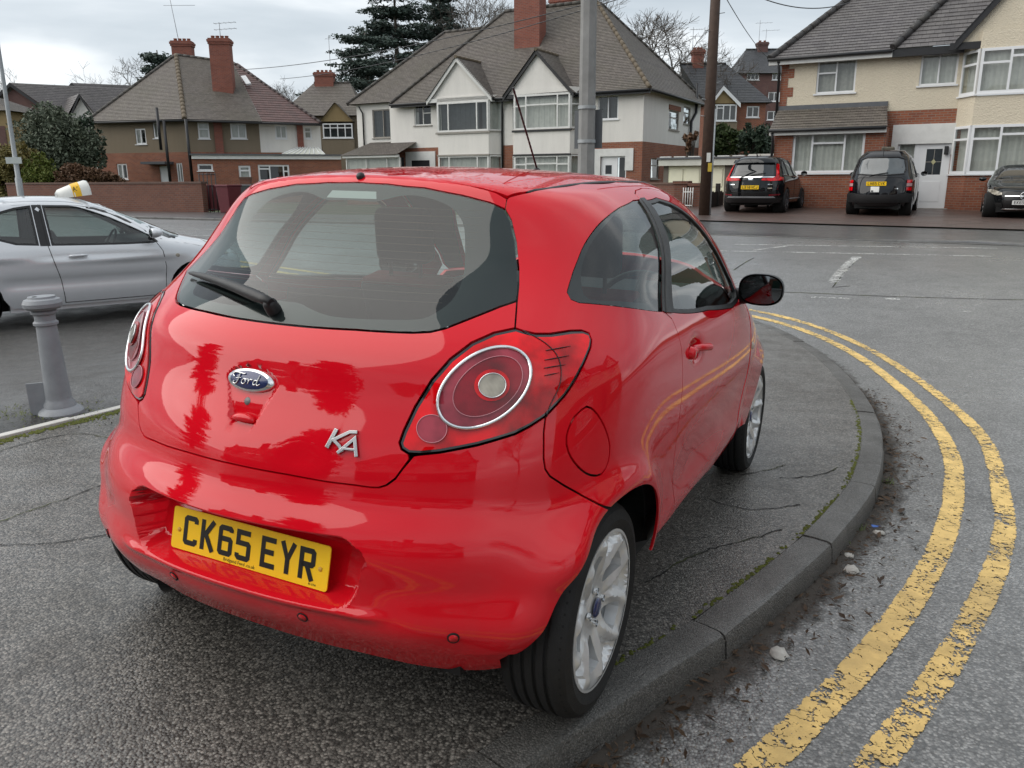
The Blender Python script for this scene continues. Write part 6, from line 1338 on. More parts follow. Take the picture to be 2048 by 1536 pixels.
    # roof: hip at the corner, ridge, right part red
    D = lambda px, py, Y: at(px, py, Y); rA = D(352, 110, 56.5); rB = D(428, 117, 56.5); rC = D(466, 126, 57.0); el, ec, eg = D(172, 243, 52.5), D(369, 238, 50.4), D(643, 247, 53.0); em = D(524, 243, 51.5)
    slope(r, el, ec, rA, rA, TILE_BR, .14); slope(r, ec, em, rC, rA, TILE_BR, .14); slope(r, em, eg, rC+[.3, 0, 0], rC, TILE_RED, .30); slope(r, em+[-.1, 0, -.02], rC+[0, 0, -.02], rB, rB, TILE_BR, .2) if False else None
    ridge(r, ec, rA, HIPM, .15); ridge(r, el, rA, TILE_BR, .12); ridge(r, rA, rC, TILE_BR, .12); ridge(r, eg, rC, TILE_RED, .12); bk = D(300, 243, 62); slope(r, bk, el, rA, rA, TILE_BR, .2); slope(r, eg, D(600, 243, 63), rC, rC, TILE_RED, .3)
    for a_, b_ in ((el, ec), (ec, em), (em, eg)): m = MB(); m.tube([np.array(a_)-[0, 0, .08], np.array(b_)-[0, 0, .08]], .07, 6); m.build('gutter', PIPE, r)
    cc = D(446, 150, 54.0); chimney(r, cc, 1.25, .8, cc[2]-4, D(446, 78, 54.0)[2], .1, 4); cc = D(366, 100, 58.5); chimney(r, cc, 1.3, .8, cc[2]-4, D(366, 83, 58.5)[2], .1, 4)
    sky_ = [D(482, 155, 55.2), D(492, 154, 55.2), D(503, 170, 54.4), D(493, 171, 54.4)]; m = MB(); m.prism(sky_, .12, (0, -.5, .8)); m.build('roof_window', simple('roof_window_pale', (.6, .62, .64), .15, .05), r)
    for px, py0, py1 in ((313, 215, 300), (327, 240, 365), (371, 238, 365)): pipe(r, [D(px, py0, 50.2), D(px+(py1-py0)*.11, py1, 50.2)], .09)
    aerial(D(357, 80, 58.4), 3.0, [(.93, 1.6, 9), (.72, 2.0, 0)], (-.35, 0), 'tall leaning aerial on the left chimney of the far left house', .3); aerial(D(441, 76, 54.0), .9, [(.95, 1.4, 5), (.55, 1.4, 5)], (0, 0), 'short double aerial on the right chimney of the far left house', .0)
    aerial(D(661, 140, 69), 2.6, [(.9, 1.2, 5), (.5, 1.5, 4)], (0, 0), 'aerial on the small brown house behind the fir tree', .4)
    return r
def small_house(name, label, Y, eave, ridgep, wallm, tile, gablep=None, wins=(), depth=6.0, hip=True, rot=0.0, zg=0.0, ch=None, wst=UPVC):
    """a further house: eave/ridge given as left and right px, wall down to the ground"""
    (xl, yl), (xr, yr) = eave; d = np.array([math.cos(rot), math.sin(rot)]); P = at(xl, yl, Y); f = Fac(P, d, (0, -1)); s1 = f.px(xr, yr)[0]; ze = (f.px(xl, yl)[1]+f.px(xr, yr)[1])/2
    r = empty(name, f.pt(0, zg), 0, label, 'house'); hs = []
    for (a, b, c_, e_, cols) in wins: p, q = f.px(a, b), f.px(c_, e_); hs.append((p[0], q[0], q[1], p[1], cols))
    wall(f, r, .1, s1-.1, zg, ze, wallm, hs, 'wall')
    for h in hs: window(f, r, *h[:4], cols=h[4], fw=.09, mat=wst)
    for s_, oo in ((.1, -d), (s1-.1, d)): wall(Fac(f.pt(s_, 0), -np.array(f.n), oo), r, 0, depth, zg, ze, wallm, (), 'side_wall')
    m = depth/2; (al, bl), (ar, br) = ridgep; ra, rb = f.px(al, bl, -m), f.px(ar, br, -m); zr = (ra[1]+rb[1])/2
    slope(r, f.pt(-.3, ze, .35), f.pt(s1+.3, ze, .35), f.pt(rb[0], zr, -m), f.pt(ra[0], zr, -m), tile, .2); slope(r, f.pt(-.3, ze, -depth), f.pt(-.3, ze, .35), f.pt(ra[0], zr, -m), f.pt(ra[0], zr, -m-.1), tile, .2); slope(r, f.pt(s1+.3, ze, .35), f.pt(s1+.3, ze, -depth), f.pt(rb[0], zr, -m-.1), f.pt(rb[0], zr, -m), tile, .2); slope(r, f.pt(s1+.3, ze, -depth), f.pt(-.3, ze, -depth), f.pt(ra[0], zr, -m), f.pt(rb[0], zr, -m), tile, .3)
    ridge(r, f.pt(ra[0], zr, -m), f.pt(rb[0], zr, -m), tile, .12)
    return r, f
def background_houses():
    # gabled pair beyond the shrubs, far left
    def gabled(label, Y, pk, el, er, back, base, wallm, tile, wins=()):
        A, L_, R_ = at(*pk, Y), at(*el, Y), at(*er, Y); r = empty('house', (A[0], Y, 0), 0, label, 'house'); f = Fac(L_[:2], (1, 0), (0, -1)); w = R_[0]-L_[0]; zE = (L_[2]+R_[2])/2; hs = []
        for (a, b, c, d, cols) in wins: p, q = f.px(a, b), f.px(c, d); hs.append((p[0], q[0], q[1], p[1], cols))
        wall(f, r, 0, w, base, zE, wallm, hs, 'wall'); poly(r, f, [(0, zE), (w, zE), (A[0]-L_[0], A[2]-.1)], wallm, 'gable')
        for h in hs: window(f, r, *h[:4], cols=h[4], fw=.09)
        bk = np.array(back); A2, L2, R2 = A+bk, L_+bk, R_+bk; up = np.array([0, 0, .06]); slope(r, R_+[.3, -.4, -.1], R2+[.3, 0, -.1], A2+up, A+up-[0, .4, 0], tile, .25); slope(r, L2-[.3, 0, .1], L_-[.3, .4, .1], A+up-[0, .4, 0], A2+up, tile, .25)
        wall(Fac(R_[:2], (bk[0], bk[1]), (1, -.3)), r, 0, float(np.hypot(bk[0], bk[1])), base, zE, wallm, (), 'side_wall')
        for e in (L_, R_): m = MB(); p, q = np.array(e)+[0, -.42, -.05], A+[0, -.42, .02]; m.add([p-[0, 0, .25], q-[0, 0, .25], q+[0, 0, .05], p+[0, 0, .05]], [(0, 1, 2, 3)]); m.build('bargeboard', BLACKW, r)
        return r
    gabled('dark brick house with a plain gable beyond the left shrubs', 74, (25, 168), (-25, 215), (110, 228), (9, 5, 0), -2.0, BRICK_P, TILE_GR, [(36, 226, 46, 245, (1,))]); gabled('white gabled house end with two small windows behind the left shrubs', 72, (163, 190), (142, 238), (192, 232), (-6, 7, 0), -2.0, REND_W, TILE_GR, [(153, 226, 165, 240, (1, 1)), (174, 226, 183, 240, (1, 1))]); gabled('dark brick gabled house on the far left skyline', 80, (147, 168), (120, 200), (205, 222), (9, 4, 0), -2.0, BRICK_P, TILE_GR)
    r, f = small_house('house', 'small brown pebbledash house with a gabled bay behind the conifer', 66, ((565, 228), (722, 236)), ((628, 166), (700, 166)), REND_B, TILE_BR, wins=[(610, 250, 625, 275, (1, 1)), (645, 297, 706, 315, (1, 1, 1, 1))], zg=-.5)
    g = f.off(.6); p, q = g.px(645, 247), g.px(706, 276); window(g, r, p[0], q[0], q[1], p[1], cols=(1, 1, 1, 1), split=(.7,)*4, fw=.09, back=0, curtain=(DRAPE, [(0, 1)])); a, b, c = g.px(640, 243), g.px(707, 243), g.px(670, 205); poly(r, g, [a, b, c], REND_O, 'gable', .02); wall(g, r, p[0]-.1, q[0]+.1, -.5, q[1], REND_B, (), 'bay_wall')
    for e in (a, b): slope(r, g.pt(*e, .2), g.pt(*e, -1), g.pt(*c, -3), g.pt(*c, .2), TILE_BR, .15, 'gable_roof')
    cc = at(650, 170, 69); chimney(r, cc, 1.5, .8, cc[2]-1, at(650, 145, 69)[2], 0, 4)
    # between the white and the cream house
    r, f = small_house('house', 'brick house with white trimmed gable seen between the white and cream houses', 62, ((1415, 207), (1535, 205)), ((1360, 128), (1452, 128)), BRICK, TILE_SL, wins=[(1494, 212, 1518, 235, (1, 1))], zg=-.2)
    g = f.off(.7); p, q = g.px(1421, 209), g.px(1472, 242); window(g, r, p[0], q[0], q[1], p[1], cols=(1, 1, 1, 1), split=(None, .78, None, None), fw=.09, back=0, curtain=(DRAPE, [(0, 1)])); a, b, c = g.px(1419, 207), g.px(1480, 207), g.px(1446, 172); poly(r, g, [a, b, c], REND_O, 'gable', .02); wall(g, r, p[0]-.1, q[0]+.1, -.2, q[1], REND_B, (), 'bay_wall')
    for e in (a, b):
        slope(r, g.pt(*e, .2), g.pt(*e, -1), g.pt(*c, -3), g.pt(*c, .2), TILE_SL, .2, 'gable_roof'); m = MB(); A, B = np.array(g.pt(*e, .22)), np.array(g.pt(*c, .22)); m.add([A-[0, 0, .3], B-[0, 0, .3], B, A], [(0, 1, 2, 3)]); m.build('bargeboard', UPVC, r)
    cc = at(1395, 120, 65); chimney(r, cc, .8, .8, cc[2]-2, at(1395, 100, 65)[2], 0, 3); aerial(at(1385, 100, 65), 1.6, [(.9, 1.1, 6), (.6, 1.0, 3)], (0, 0), 'aerial on the chimney beside the telegraph pole', .2)
    r, f = small_house('block_of_flats', 'three-storey purple brick block of flats behind the cream house', 84, ((1480, 147), (1660, 147)), ((1492, 99), (1640, 99)), BRICK_P, TILE_SL, wins=[(1494, 146, 1518, 160, (1, 1, 1)), (1545, 146, 1569, 160, (1, 1, 1)), (1537, 184, 1560, 203, (1, 1)), (1498, 184, 1521, 203, (1, 1)), (1535, 222, 1560, 240, (1, 1))], zg=-.2); r['category'] = 'building'
    cc = at(1524, 96, 87); chimney(r, cc, 1.0, .8, cc[2]-.8, at(1524, 85, 87)[2], 0, 2, BRICK_P); aerial(at(1517, 96, 87), 2.6, [(.9, 1.8, 4)], (0, 0), 'left aerial on the block of flats', .2); aerial(at(1531, 92, 87), 1.6, [(.9, 1.8, 4)], (0, 0), 'right aerial on the block of flats', .1)
    # ochre corner at the far left edge
    r, f = small_house('house', 'ochre rendered house cut by the left edge of the picture', 60, ((-140, 222), (14, 222)), ((-120, 190), (-20, 190)), REND_O, TILE_BR, zg=-.5); wall(f.off(.05), r, 0, f.px(14, 260)[0]-.1, -.5, f.px(0, 252)[1], BRICK_P, (), 'base_wall')
def garage_and_walls(wf, sd):
    # flat roofed pair of garages between the white and the cream house
    Y = 33.0; zg = .45; p = at(1323, 325, Y); f = Fac(p, T2, N2); X = f.px; r = empty('garage', f.pt(0, zg), 0, 'low flat-roofed garage pair with cream panelled doors beside the telegraph pole', 'garage'); s1 = X(1474, 330)[0]; zt = X(1400, 318)[1]; zf = X(1400, 331)[1]; s2 = X(1560, 325)[0]
    doors = [(1336, 1402), (1410, 1449)]; hs = [(X(a, 350)[0], X(b, 350)[0], zg, zf) for a, b in doors]
    wall(f, r, .1, s1, zg, zf, simple('garage_block', (.16, .14, .12), .9, .2, 6), hs, 'wall')
    m = MB(); fbox(m, f, -.05, s1+.1, zf, zt, -.1, .22); m.build('fascia', simple('garage_fascia', (.58, .58, .52), .6, .15, 4), r); m = MB(); fbox(m, f, -.1, s2, zt, zt+.07, -5.5, .28); m.build('flat_roof', LEADM, r); m = MB(); fbox(m, f, s1, s2, zt-.02, zt+.20, -2.0, -1.8); m.build('far_parapet', simple('garage_fascia', (.58, .58, .52)), r)
    for k in range(8): a = s2*k/8; m = MB(); fbox(m, f, a, a+.45, zt+.07, zt+.11, .1, .25); m.build('roof_edge_patch', WOODW, r)
    for h in hs:
        m = MB(); quad(m, f, h[0], h[1], h[2], h[3], -.03); d = m.build('garage_door', CREAM, r); n = 2 if h[1]-h[0] > 1.1 else 1
        for i in range(n):
            for z0, z1 in ((.08, .40), (.46, .92)):
                w = (h[1]-h[0])/n; m = MB(); fbox(m, f, h[0]+w*i+.10*w, h[0]+w*(i+1)-.10*w, zg+(h[3]-zg)*z0, zg+(h[3]-zg)*z1, -.03, .0); bevel(m.build('door_panel', CREAM, d), .012, 2)
    # brick garden wall with piers, gate between, in front of the garage
    def bwall(label, a, b, Y0, Y1, h, mat=BRICK_D, th=.22, zb_=None):
        A, B = at(a[0], a[1], Y0), at(b[0], b[1], Y1); f2 = Fac(A, B[:2]-A[:2], (0, -1)); L = float(np.linalg.norm(B[:2]-A[:2])); z = float(RD(A[0], A[1])) if zb_ is None else zb_; e = empty('garden_wall', f2.pt(0, z), 0, label, 'wall'); m = MB(); fbox(m, f2, 0, L, z-.3, z+h, -th, 0); m.build('brickwork', mat, e); m = MB(); fbox(m, f2, -.02, L+.02, z+h, z+h+.07, -th-.03, .03); m.build('coping', simple('coping_brick', (.12, .075, .06), .8, .3, 6), e); return e, f2, L, z
    for k, (px, pt_, lb) in enumerate(((1360, 362, 'brick gate pier nearest the white house'), (1390, 366, 'brick gate pier beside the telegraph pole'))):
        Y0 = 28.5-.4*k; A = at(px, 400, Y0); z = .4; zt_ = at(px, pt_, Y0)[2]; e = empty('gate_pier', (A[0], A[1], z), 0, lb, 'pier'); f2 = Fac(A, T2, N2); m = MB(); fbox(m, f2, -.22, .22, z-.4, zt_-.10, -.4, 0); m.build('brickwork', BRICK_D, e); m = MB(); fbox(m, f2, -.27, .27, zt_-.10, zt_, -.45, .05); m.build('pier_cap', MATS['coping_brick'] if 'coping_brick' in MATS else BRICK_D, e)
    bwall('low dark brick garden wall left of the gate piers', (1290, 400), (1352, 400), 30.2, 28.6, .75)
    g0, g1 = at(1366, 400, 28.3), at(1385, 400, 28.0); ge = empty('garden_gate', (g0[0], g0[1], .4), 0, 'white spear-topped iron gate between two brick piers', 'gate'); f2 = Fac(g0, g1[:2]-g0[:2], (0, -1)); L = float(np.linalg.norm(g1[:2]-g0[:2]))
    for k in range(5): m = MB(); m.tube([f2.pt(L*k/4, .45), f2.pt(L*k/4, 1.15)], .016, 5); m.build('gate_bar', WOODW, ge)
    m = MB(); m.tube([f2.pt(0, .55), f2.pt(L, .55)], .018, 5); m.tube([f2.pt(0, 1.0), f2.pt(L, 1.0)], .018, 5); m.build('gate_rail', WOODW, ge)
    # dark timber fence by the big car
    A, B = at(1418, 410, 27.6), at(1446, 410, 29.2); f2 = Fac(A, B[:2]-A[:2], (0, -1)); L = float(np.linalg.norm(B[:2]-A[:2])); fe = empty('fence', f2.pt(0, .4), 0, 'low dark timber fence between the telegraph pole and the black sport utility car', 'fence'); n = 10
    for k in range(n): m = MB(); fbox(m, f2, L*k/n+.005, L*(k+1)/n-.005, .3, .98+.02*(k % 3), -.03, 0); m.build('fence_board', simple('dark_fence_timber', (.028, .024, .022), .8, .3, 8), fe)
    m = MB(); fbox(m, f2, L*.55, L*.55+.12, .3, 1.28, -.08, .06); m.build('fence_post', MATS['dark_fence_timber'], fe)
    # long brick wall at the left
    w, f3, L, z = bwall('long low red brown brick garden wall on the left', (20, 420), (408, 424), 36.0, 31.0, 1.12, BRICK_D, .24)
    gp = at(416, 415, 30.9); e = empty('garden_gate', (gp[0], gp[1], .25), 0, 'dark tall iron side gate at the end of the long brick wall', 'gate'); m = MB()
    for k in range(5): m = MB(); q = at(404+k*8, 415, 31.2); m.tube([(q[0], q[1], .2), (q[0], q[1], 1.75)], .02, 5); m.build('gate_bar', PIPE, e)
    a, b = at(404, 415, 31.2), at(436, 415, 31.2); m = MB(); m.tube([(a[0], a[1], 1.7), (b[0], b[1], 1.7)], .02, 5); m.tube([(a[0], a[1], .4), (b[0], b[1], .4)], .02, 5); m.build('gate_rail', PIPE, e)
    bwall('short dark brick wall stub between the bins and the extension', (480, 372), (500, 372), 34.0, 34.0, 1.3, BRICK_D, .3, .25)
def build_houses():
    house_right(); wf, sd = house_white(); house_left(); background_houses(); garage_and_walls(wf, sd)
    bpy.context.view_layer.update()
    for o in list(bpy.data.objects):
        if o.type == 'EMPTY' and o.parent is None and o.name.split('.')[0] in ('house', 'block_of_flats', 'garage', 'garden_wall', 'gate_pier', 'garden_gate', 'fence'): settle(o)
build_houses()

# ---------------------------------------------------------------- trees, shrubs, street furniture
BARK = simple('bark_grey_brown', (.075, .062, .05), .9, .3, 6, .5, 30); TWIG = simple('bare_twigs', (.10, .085, .072), .9, .25, 3)
def leafmat(name, a, b):
    t = NT(name); v = t.coords('Object'); gi = t.n('ShaderNodeNewGeometry'); c = t.mix(gi.outputs['Random Per Island'], a, b); c = t.mix(t.math('MULTIPLY', t.noise(1.3, 4, .6, v), .6), c, tuple(k*.45 for k in a)); return t.done(t.pr(c, .6, spec=.3))
LEAF_GG = leafmat('leaf_grey_green', (.10, .125, .085), (.155, .175, .125)); LEAF_DK = leafmat('leaf_dark_conifer', (.03, .05, .034), (.065, .095, .06)); LEAF_YG = leafmat('leaf_yellow_green', (.09, .13, .022), (.19, .20, .045)); LEAF_OC = leafmat('leaf_ochre_hedge', (.14, .13, .045), (.28, .22, .08)); LEAF_BR = leafmat('leaf_brown_beech', (.11, .062, .036), (.19, .105, .058)); LEAF_CD = leafmat('leaf_cedar', (.045, .068, .058), (.095, .125, .105)); LEAF_GR = leafmat('leaf_mid_green', (.035, .060, .018), (.08, .11, .035))
def leaves(mb, rs, c, rad3, n, size, flat=0.0, shell=.5):
    """leaf-sized faces through an ellipsoid, denser towards its skin"""
    un = lambda q: q/(np.linalg.norm(q, axis=1, keepdims=True)+1e-9)
    d = un(rs.randn(n, 3)); r = (shell+(1-shell)*rs.rand(n, 1))**.7; p = np.array(c)+d*r*np.array(rad3); a = rs.randn(n, 3); a[:, 2] *= (1-flat); a = un(a); b = un(np.cross(a, rs.randn(n, 3))); s = size*(.6+.8*rs.rand(n, 1))
    V = np.stack([p-a*s, p-b*s*.45, p+a*s, p+b*s*.45], 1).reshape(-1, 3); k = len(mb.v); mb.v += list(map(tuple, V.tolist())); mb.f += [(k+4*i, k+4*i+1, k+4*i+2, k+4*i+3) for i in range(n)]; mb.uv += [None]*n; mb.sm += [False]*n
def shrub(name, label, base, lumps, leaf, n, size, cat='shrub', seed=1, group=None, stem=.06, flat=0.0):
    rs = np.random.RandomState(seed); e = empty(name, base, 0, label, cat, group); mb = MB(); tot = sum(l[3]*l[4]*l[5] for l in lumps)
    for x, y, z, rx, ry, rz in lumps:
        k = int(n*rx*ry*rz/tot)
        for _ in range(max(3, k//60)):   # sub clumps give an uneven outline
            d = rs.randn(3); d /= np.linalg.norm(d); q = np.array([x, y, z])+d*np.array([rx, ry, rz])*(.55+.5*rs.rand()); leaves(mb, rs, q, np.array([rx, ry, rz])*(.22+.2*rs.rand()), 60, size, flat)
    mb.build('foliage', leaf, e); m = MB()
    for x, y, z, rx, ry, rz in lumps:
        for k in range(3): m.tube([(x*.3+.1*k, y*.3, -.2), (x*.7, y*.7, z*.6), (x+rx*.4*(k-1), y, z+rz*.3)], [stem, stem*.7, stem*.25], 5)
    m.build('stems', BARK, e); return e
BARE = {}
def bare_meshes(seed, levels=7, spread=.62, kids=3):
    """a leafless tree 10 m high: trunk with main limbs, and a crown of fine branches"""
    rg = random.Random(seed); tr, cr = MB(), MB()
    def seg(mb, pts, rr, n):
        b = len(mb.v); m = len(pts); t = (pts[-1]-pts[0]).normalized(); u = t.cross(Vector((.31, .92, .21))).normalized(); w = t.cross(u)
        for p, r in zip(pts, rr):
            for k in range(n): a = 6.2832*k/n; mb.v.append(tuple(p+(u*math.cos(a)+w*math.sin(a))*r))
        for i in range(m-1):
            for k in range(n): mb.f.append((b+i*n+k, b+i*n+(k+1) % n, b+(i+1)*n+(k+1) % n, b+(i+1)*n+k)); mb.sm.append(True); mb.uv.append(None)
    def rv(s): return Vector((rg.gauss(0, s), rg.gauss(0, s), rg.gauss(0, s)))
    def grow(p, d, L, r, lev):
        pts = [p]; dd = d
        for k in range(3): dd = (dd+rv(.13)+Vector((0, 0, .05))).normalized(); pts.append(pts[-1]+dd*(L/3))
        r = max(r, .008); seg(tr if lev < 2 else cr, pts, (r, r*.85, r*.72, r*.6), 6 if lev < 2 else 3)
        if lev >= levels: return
        for k in range(kids):
            u = dd.cross(rv(1.0)).normalized(); s = spread*(.6+.7*rg.random()); nd = dd*math.cos(s)+u*math.sin(s)
            grow(pts[-1] if k == 0 else pts[2].lerp(pts[3], rg.random()), nd, L*(.62+.22*rg.random()), r*.55, lev+1)
    grow(Vector((0, 0, 0)), Vector((0, 0, 1)), 2.9, .22, 0); top = max(v[2] for v in cr.v)
    for mb in (tr, cr): mb.v = [(x*10/top, y*10/top, z*10/top) for x, y, z in mb.v]
    return tr.mesh('trunk'), cr.mesh('crown')
def bare_tree(label, base, h, seed, spread=.55, levels=6, r0=.22, group='bare winter trees on the skyline', wide=1.0):
    k = seed % 3
    if k not in BARE: BARE[k] = bare_meshes(40+k, spread=.55+.1*k)
    e = empty('bare_tree', base, seed*1.7, label, 'tree', group); e.scale = (h/10*wide, h/10*wide, h/10)
    link('trunk', BARE[k][0], BARK, e); link('crown', BARE[k][1], TWIG, e); return e
def conifer(label, base, h, w, seed, layers=13, leaf=None, droop=-.12, bare=.12, kind='cedar'):
    rs = np.random.RandomState(seed); e = empty('conifer_tree', base, 0, label, 'tree', 'tall dark conifers behind the white house'); m = MB(); m.tube([(0, 0, 0), (.1, 0, h*.5), (0, 0, h)], [.45, .28, .05], 8); m.build('trunk', BARK, e); lb, fo = MB(), MB()
    for k in range(layers):
        t = bare+(1-bare)*(k+rs.rand()*.6)/layers; z = h*t; R = w*(1-t)**(.45 if kind == 'cedar' else .8)*(.75+.4*rs.rand())+.4
        for j in range(9):
            a = rs.rand()*2*math.pi; L = R*(.55+.5*rs.rand()); d = np.array([math.cos(a), math.sin(a), .10 if kind == 'cedar' else .25]); p1 = np.array([0, 0, z])+d*L*.55; p2 = np.array([0, 0, z])+d*L+[0, 0, droop*L]
            lb.tube([(0, 0, z), p1, p2], [.07, .05, .02], 4, caps=False)
            for q in np.linspace(.25, 1.05, max(4, int(L*1.8))):
                c = np.array([0, 0, z])+(p2-np.array([0, 0, z]))*q+rs.randn(3)*[.3, .3, .12]; leaves(fo, rs, c, (.85, .85, .22 if kind == 'cedar' else .38), 40, .17, .6, .2)
    lb.build('branches', BARK, e); fo.build('crown', leaf or LEAF_CD, e); return e
def wire(label, A, B, sag, r=.02): m = MB(); m.tube([np.array(A)+(np.array(B)-np.array(A))*t-np.array([0, 0, sag*4*t*(1-t)]) for t in np.linspace(0, 1, 24)], r, 4, caps=False); return tag(m.build('overhead_wire', simple('wire_black', (.05, .05, .055), .6, .1)), label, 'wire', 'overhead telephone wires')
def build_green():
    Y = 46.0
    def b(px, py, Y_): q = at(px, py, Y_); return (q[0], q[1], .1)
    def sc(dpx, Y_): return dpx/FPX*Y_
    def lump(px, py, rx, ry, Y_, base, rd=None): q = at(px, py, Y_); k = Y_/FPX; return (q[0]-base[0], q[1]-base[1], q[2]-base[2], rx*k, (rd or (rx+ry)/2)*k, ry*k)
    B = b(110, 370, 48); shrub('olive_tree', 'large grey green bushy shrub beside the far left house', B, [lump(110, 290, 62, 60, 48, B), lump(80, 330, 50, 50, 48, B), lump(150, 310, 40, 60, 48, B), lump(100, 250, 35, 40, 48, B)], LEAF_GG, 24000, .10, 'shrub', 1)
    B = b(182, 350, 49); shrub('evergreen_shrub', 'dark green shrub squeezed against the corner of the far left house', B, [lump(180, 290, 22, 50, 49, B), lump(170, 325, 25, 35, 49, B)], LEAF_DK, 2500, .14, 'shrub', 2)
    B = b(86, 400, 42); shrub('dwarf_conifer', 'bright yellow green pointed conifer behind the left end of the wall', B, [lump(82, 352, 26, 34, 42, B), lump(94, 365, 28, 26, 42, B), lump(78, 325, 14, 22, 42, B)], LEAF_YG, 6500, .08, 'shrub', 3)
    B = b(25, 400, 43); shrub('hedge', 'loose ochre and green hedge at the left edge', B, [lump(20, 325, 46, 36, 43, B), lump(10, 370, 40, 40, 43, B), lump(50, 350, 25, 40, 43, B), lump(-30, 350, 40, 50, 43, B)], LEAF_OC, 11000, .10, 'hedge', 4)
    B = b(170, 400, 41); shrub('hedge', 'brown winter beech hedge behind the long brick wall', B, [lump(150, 352, 34, 20, 41, B), lump(190, 355, 36, 17, 41, B), lump(225, 362, 22, 12, 41, B)], LEAF_BR, 8000, .08, 'hedge', 5)
    B = b(1450, 330, 46); shrub('evergreen_shrub', 'rounded dark evergreen left of the two behind the garage roof', B, [lump(1450, 285, 34, 32, 46, B), lump(1432, 295, 22, 26, 46, B)], LEAF_GR, 3000, .13, 'shrub', 6)
    B = b(1515, 330, 44); shrub('evergreen_shrub', 'dark conifer right of the two behind the garage roof', B, [lump(1510, 285, 30, 34, 44, B), lump(1530, 300, 22, 24, 44, B), lump(1508, 255, 12, 16, 44, B)], LEAF_DK, 3500, .13, 'shrub', 7)
    B = b(1378, 345, 36.5); shrub('climbing_shrub', 'dead dark climber on the soil pipe of the white house', B, [lump(1376, 285, 9, 20, 36.5, B), lump(1388, 275, 8, 12, 36.5, B)], LEAF_BR, 700, .10, 'climber', 8)
    B = at(735, 185, 80); conifer('broad dark cedar left of the white house roof', (B[0], B[1], -1), at(735, 66, 80)[2]+1, 7.5, 11, 13, bare=.22); B = at(795, 180, 86); conifer('tall dark conifer rising behind the white house roof', (B[0], B[1], -1), at(795, -60, 86)[2]+1, 7.0, 12, 20, bare=.2); B = at(884, 180, 90); conifer('dark pine topping out beyond the frame behind the white house', (B[0], B[1], -1), at(884, -70, 90)[2]+1, 5.6, 13, 17, bare=.35, kind='pine')
    B = at(322, 180, 82); conifer('small dark fir top beside the far left chimney', (B[0], B[1], 2), at(322, 100, 82)[2]-2, 2.4, 14, 9, kind='pine')
    for k, (px, py, Y_, lb, sp) in enumerate(((1285, -25, 62, 'bare spreading tree behind the right end of the white house', .6), (960, -60, 84, 'bare tree behind the white house left of the chimney', .5), (262, 108, 84, 'bare rounded tree behind the far left house', .7), (10, 112, 84, 'bare tree at the far left edge above the dark roofs', .7), (535, 150, 95, 'small bare tree between the far left house and the cedar', .7), (1325, 20, 66, 'bare tree leaning over the hip of the white house', .65))):
        q = at(px, py, Y_); bare_tree(lb, (q[0], q[1], 0), q[2], 30+k, wide=1.15)
    # overhead wires fanning out from the telegraph pole
    top = at(1421, -60, 24.0)
    for k, (px, py, Y_, lb) in enumerate(((470, 140, 53, 'wire running to the far left house'), (560, 158, 60, 'lower wire running to the left'), (1330, -80, 30, 'wire crossing above the white house'), (1560, 130, 60, 'wire dropping behind the cream house roof'), (1700, 5, 30, 'wire running to the cream house roof'))): wire(lb, top, at(px, py, Y_), .5, .016)
build_green()
CONC = simple('concrete_post', (.25, .25, .245), .85, .22, 5, .35, 60); GALV = simple('galvanised_steel', (.34, .36, .37), .5, .15, 8, metal=.35); POLEW = simple('creosoted_wood', (.055, .032, .022), .7, .35, 7, .4, 40)
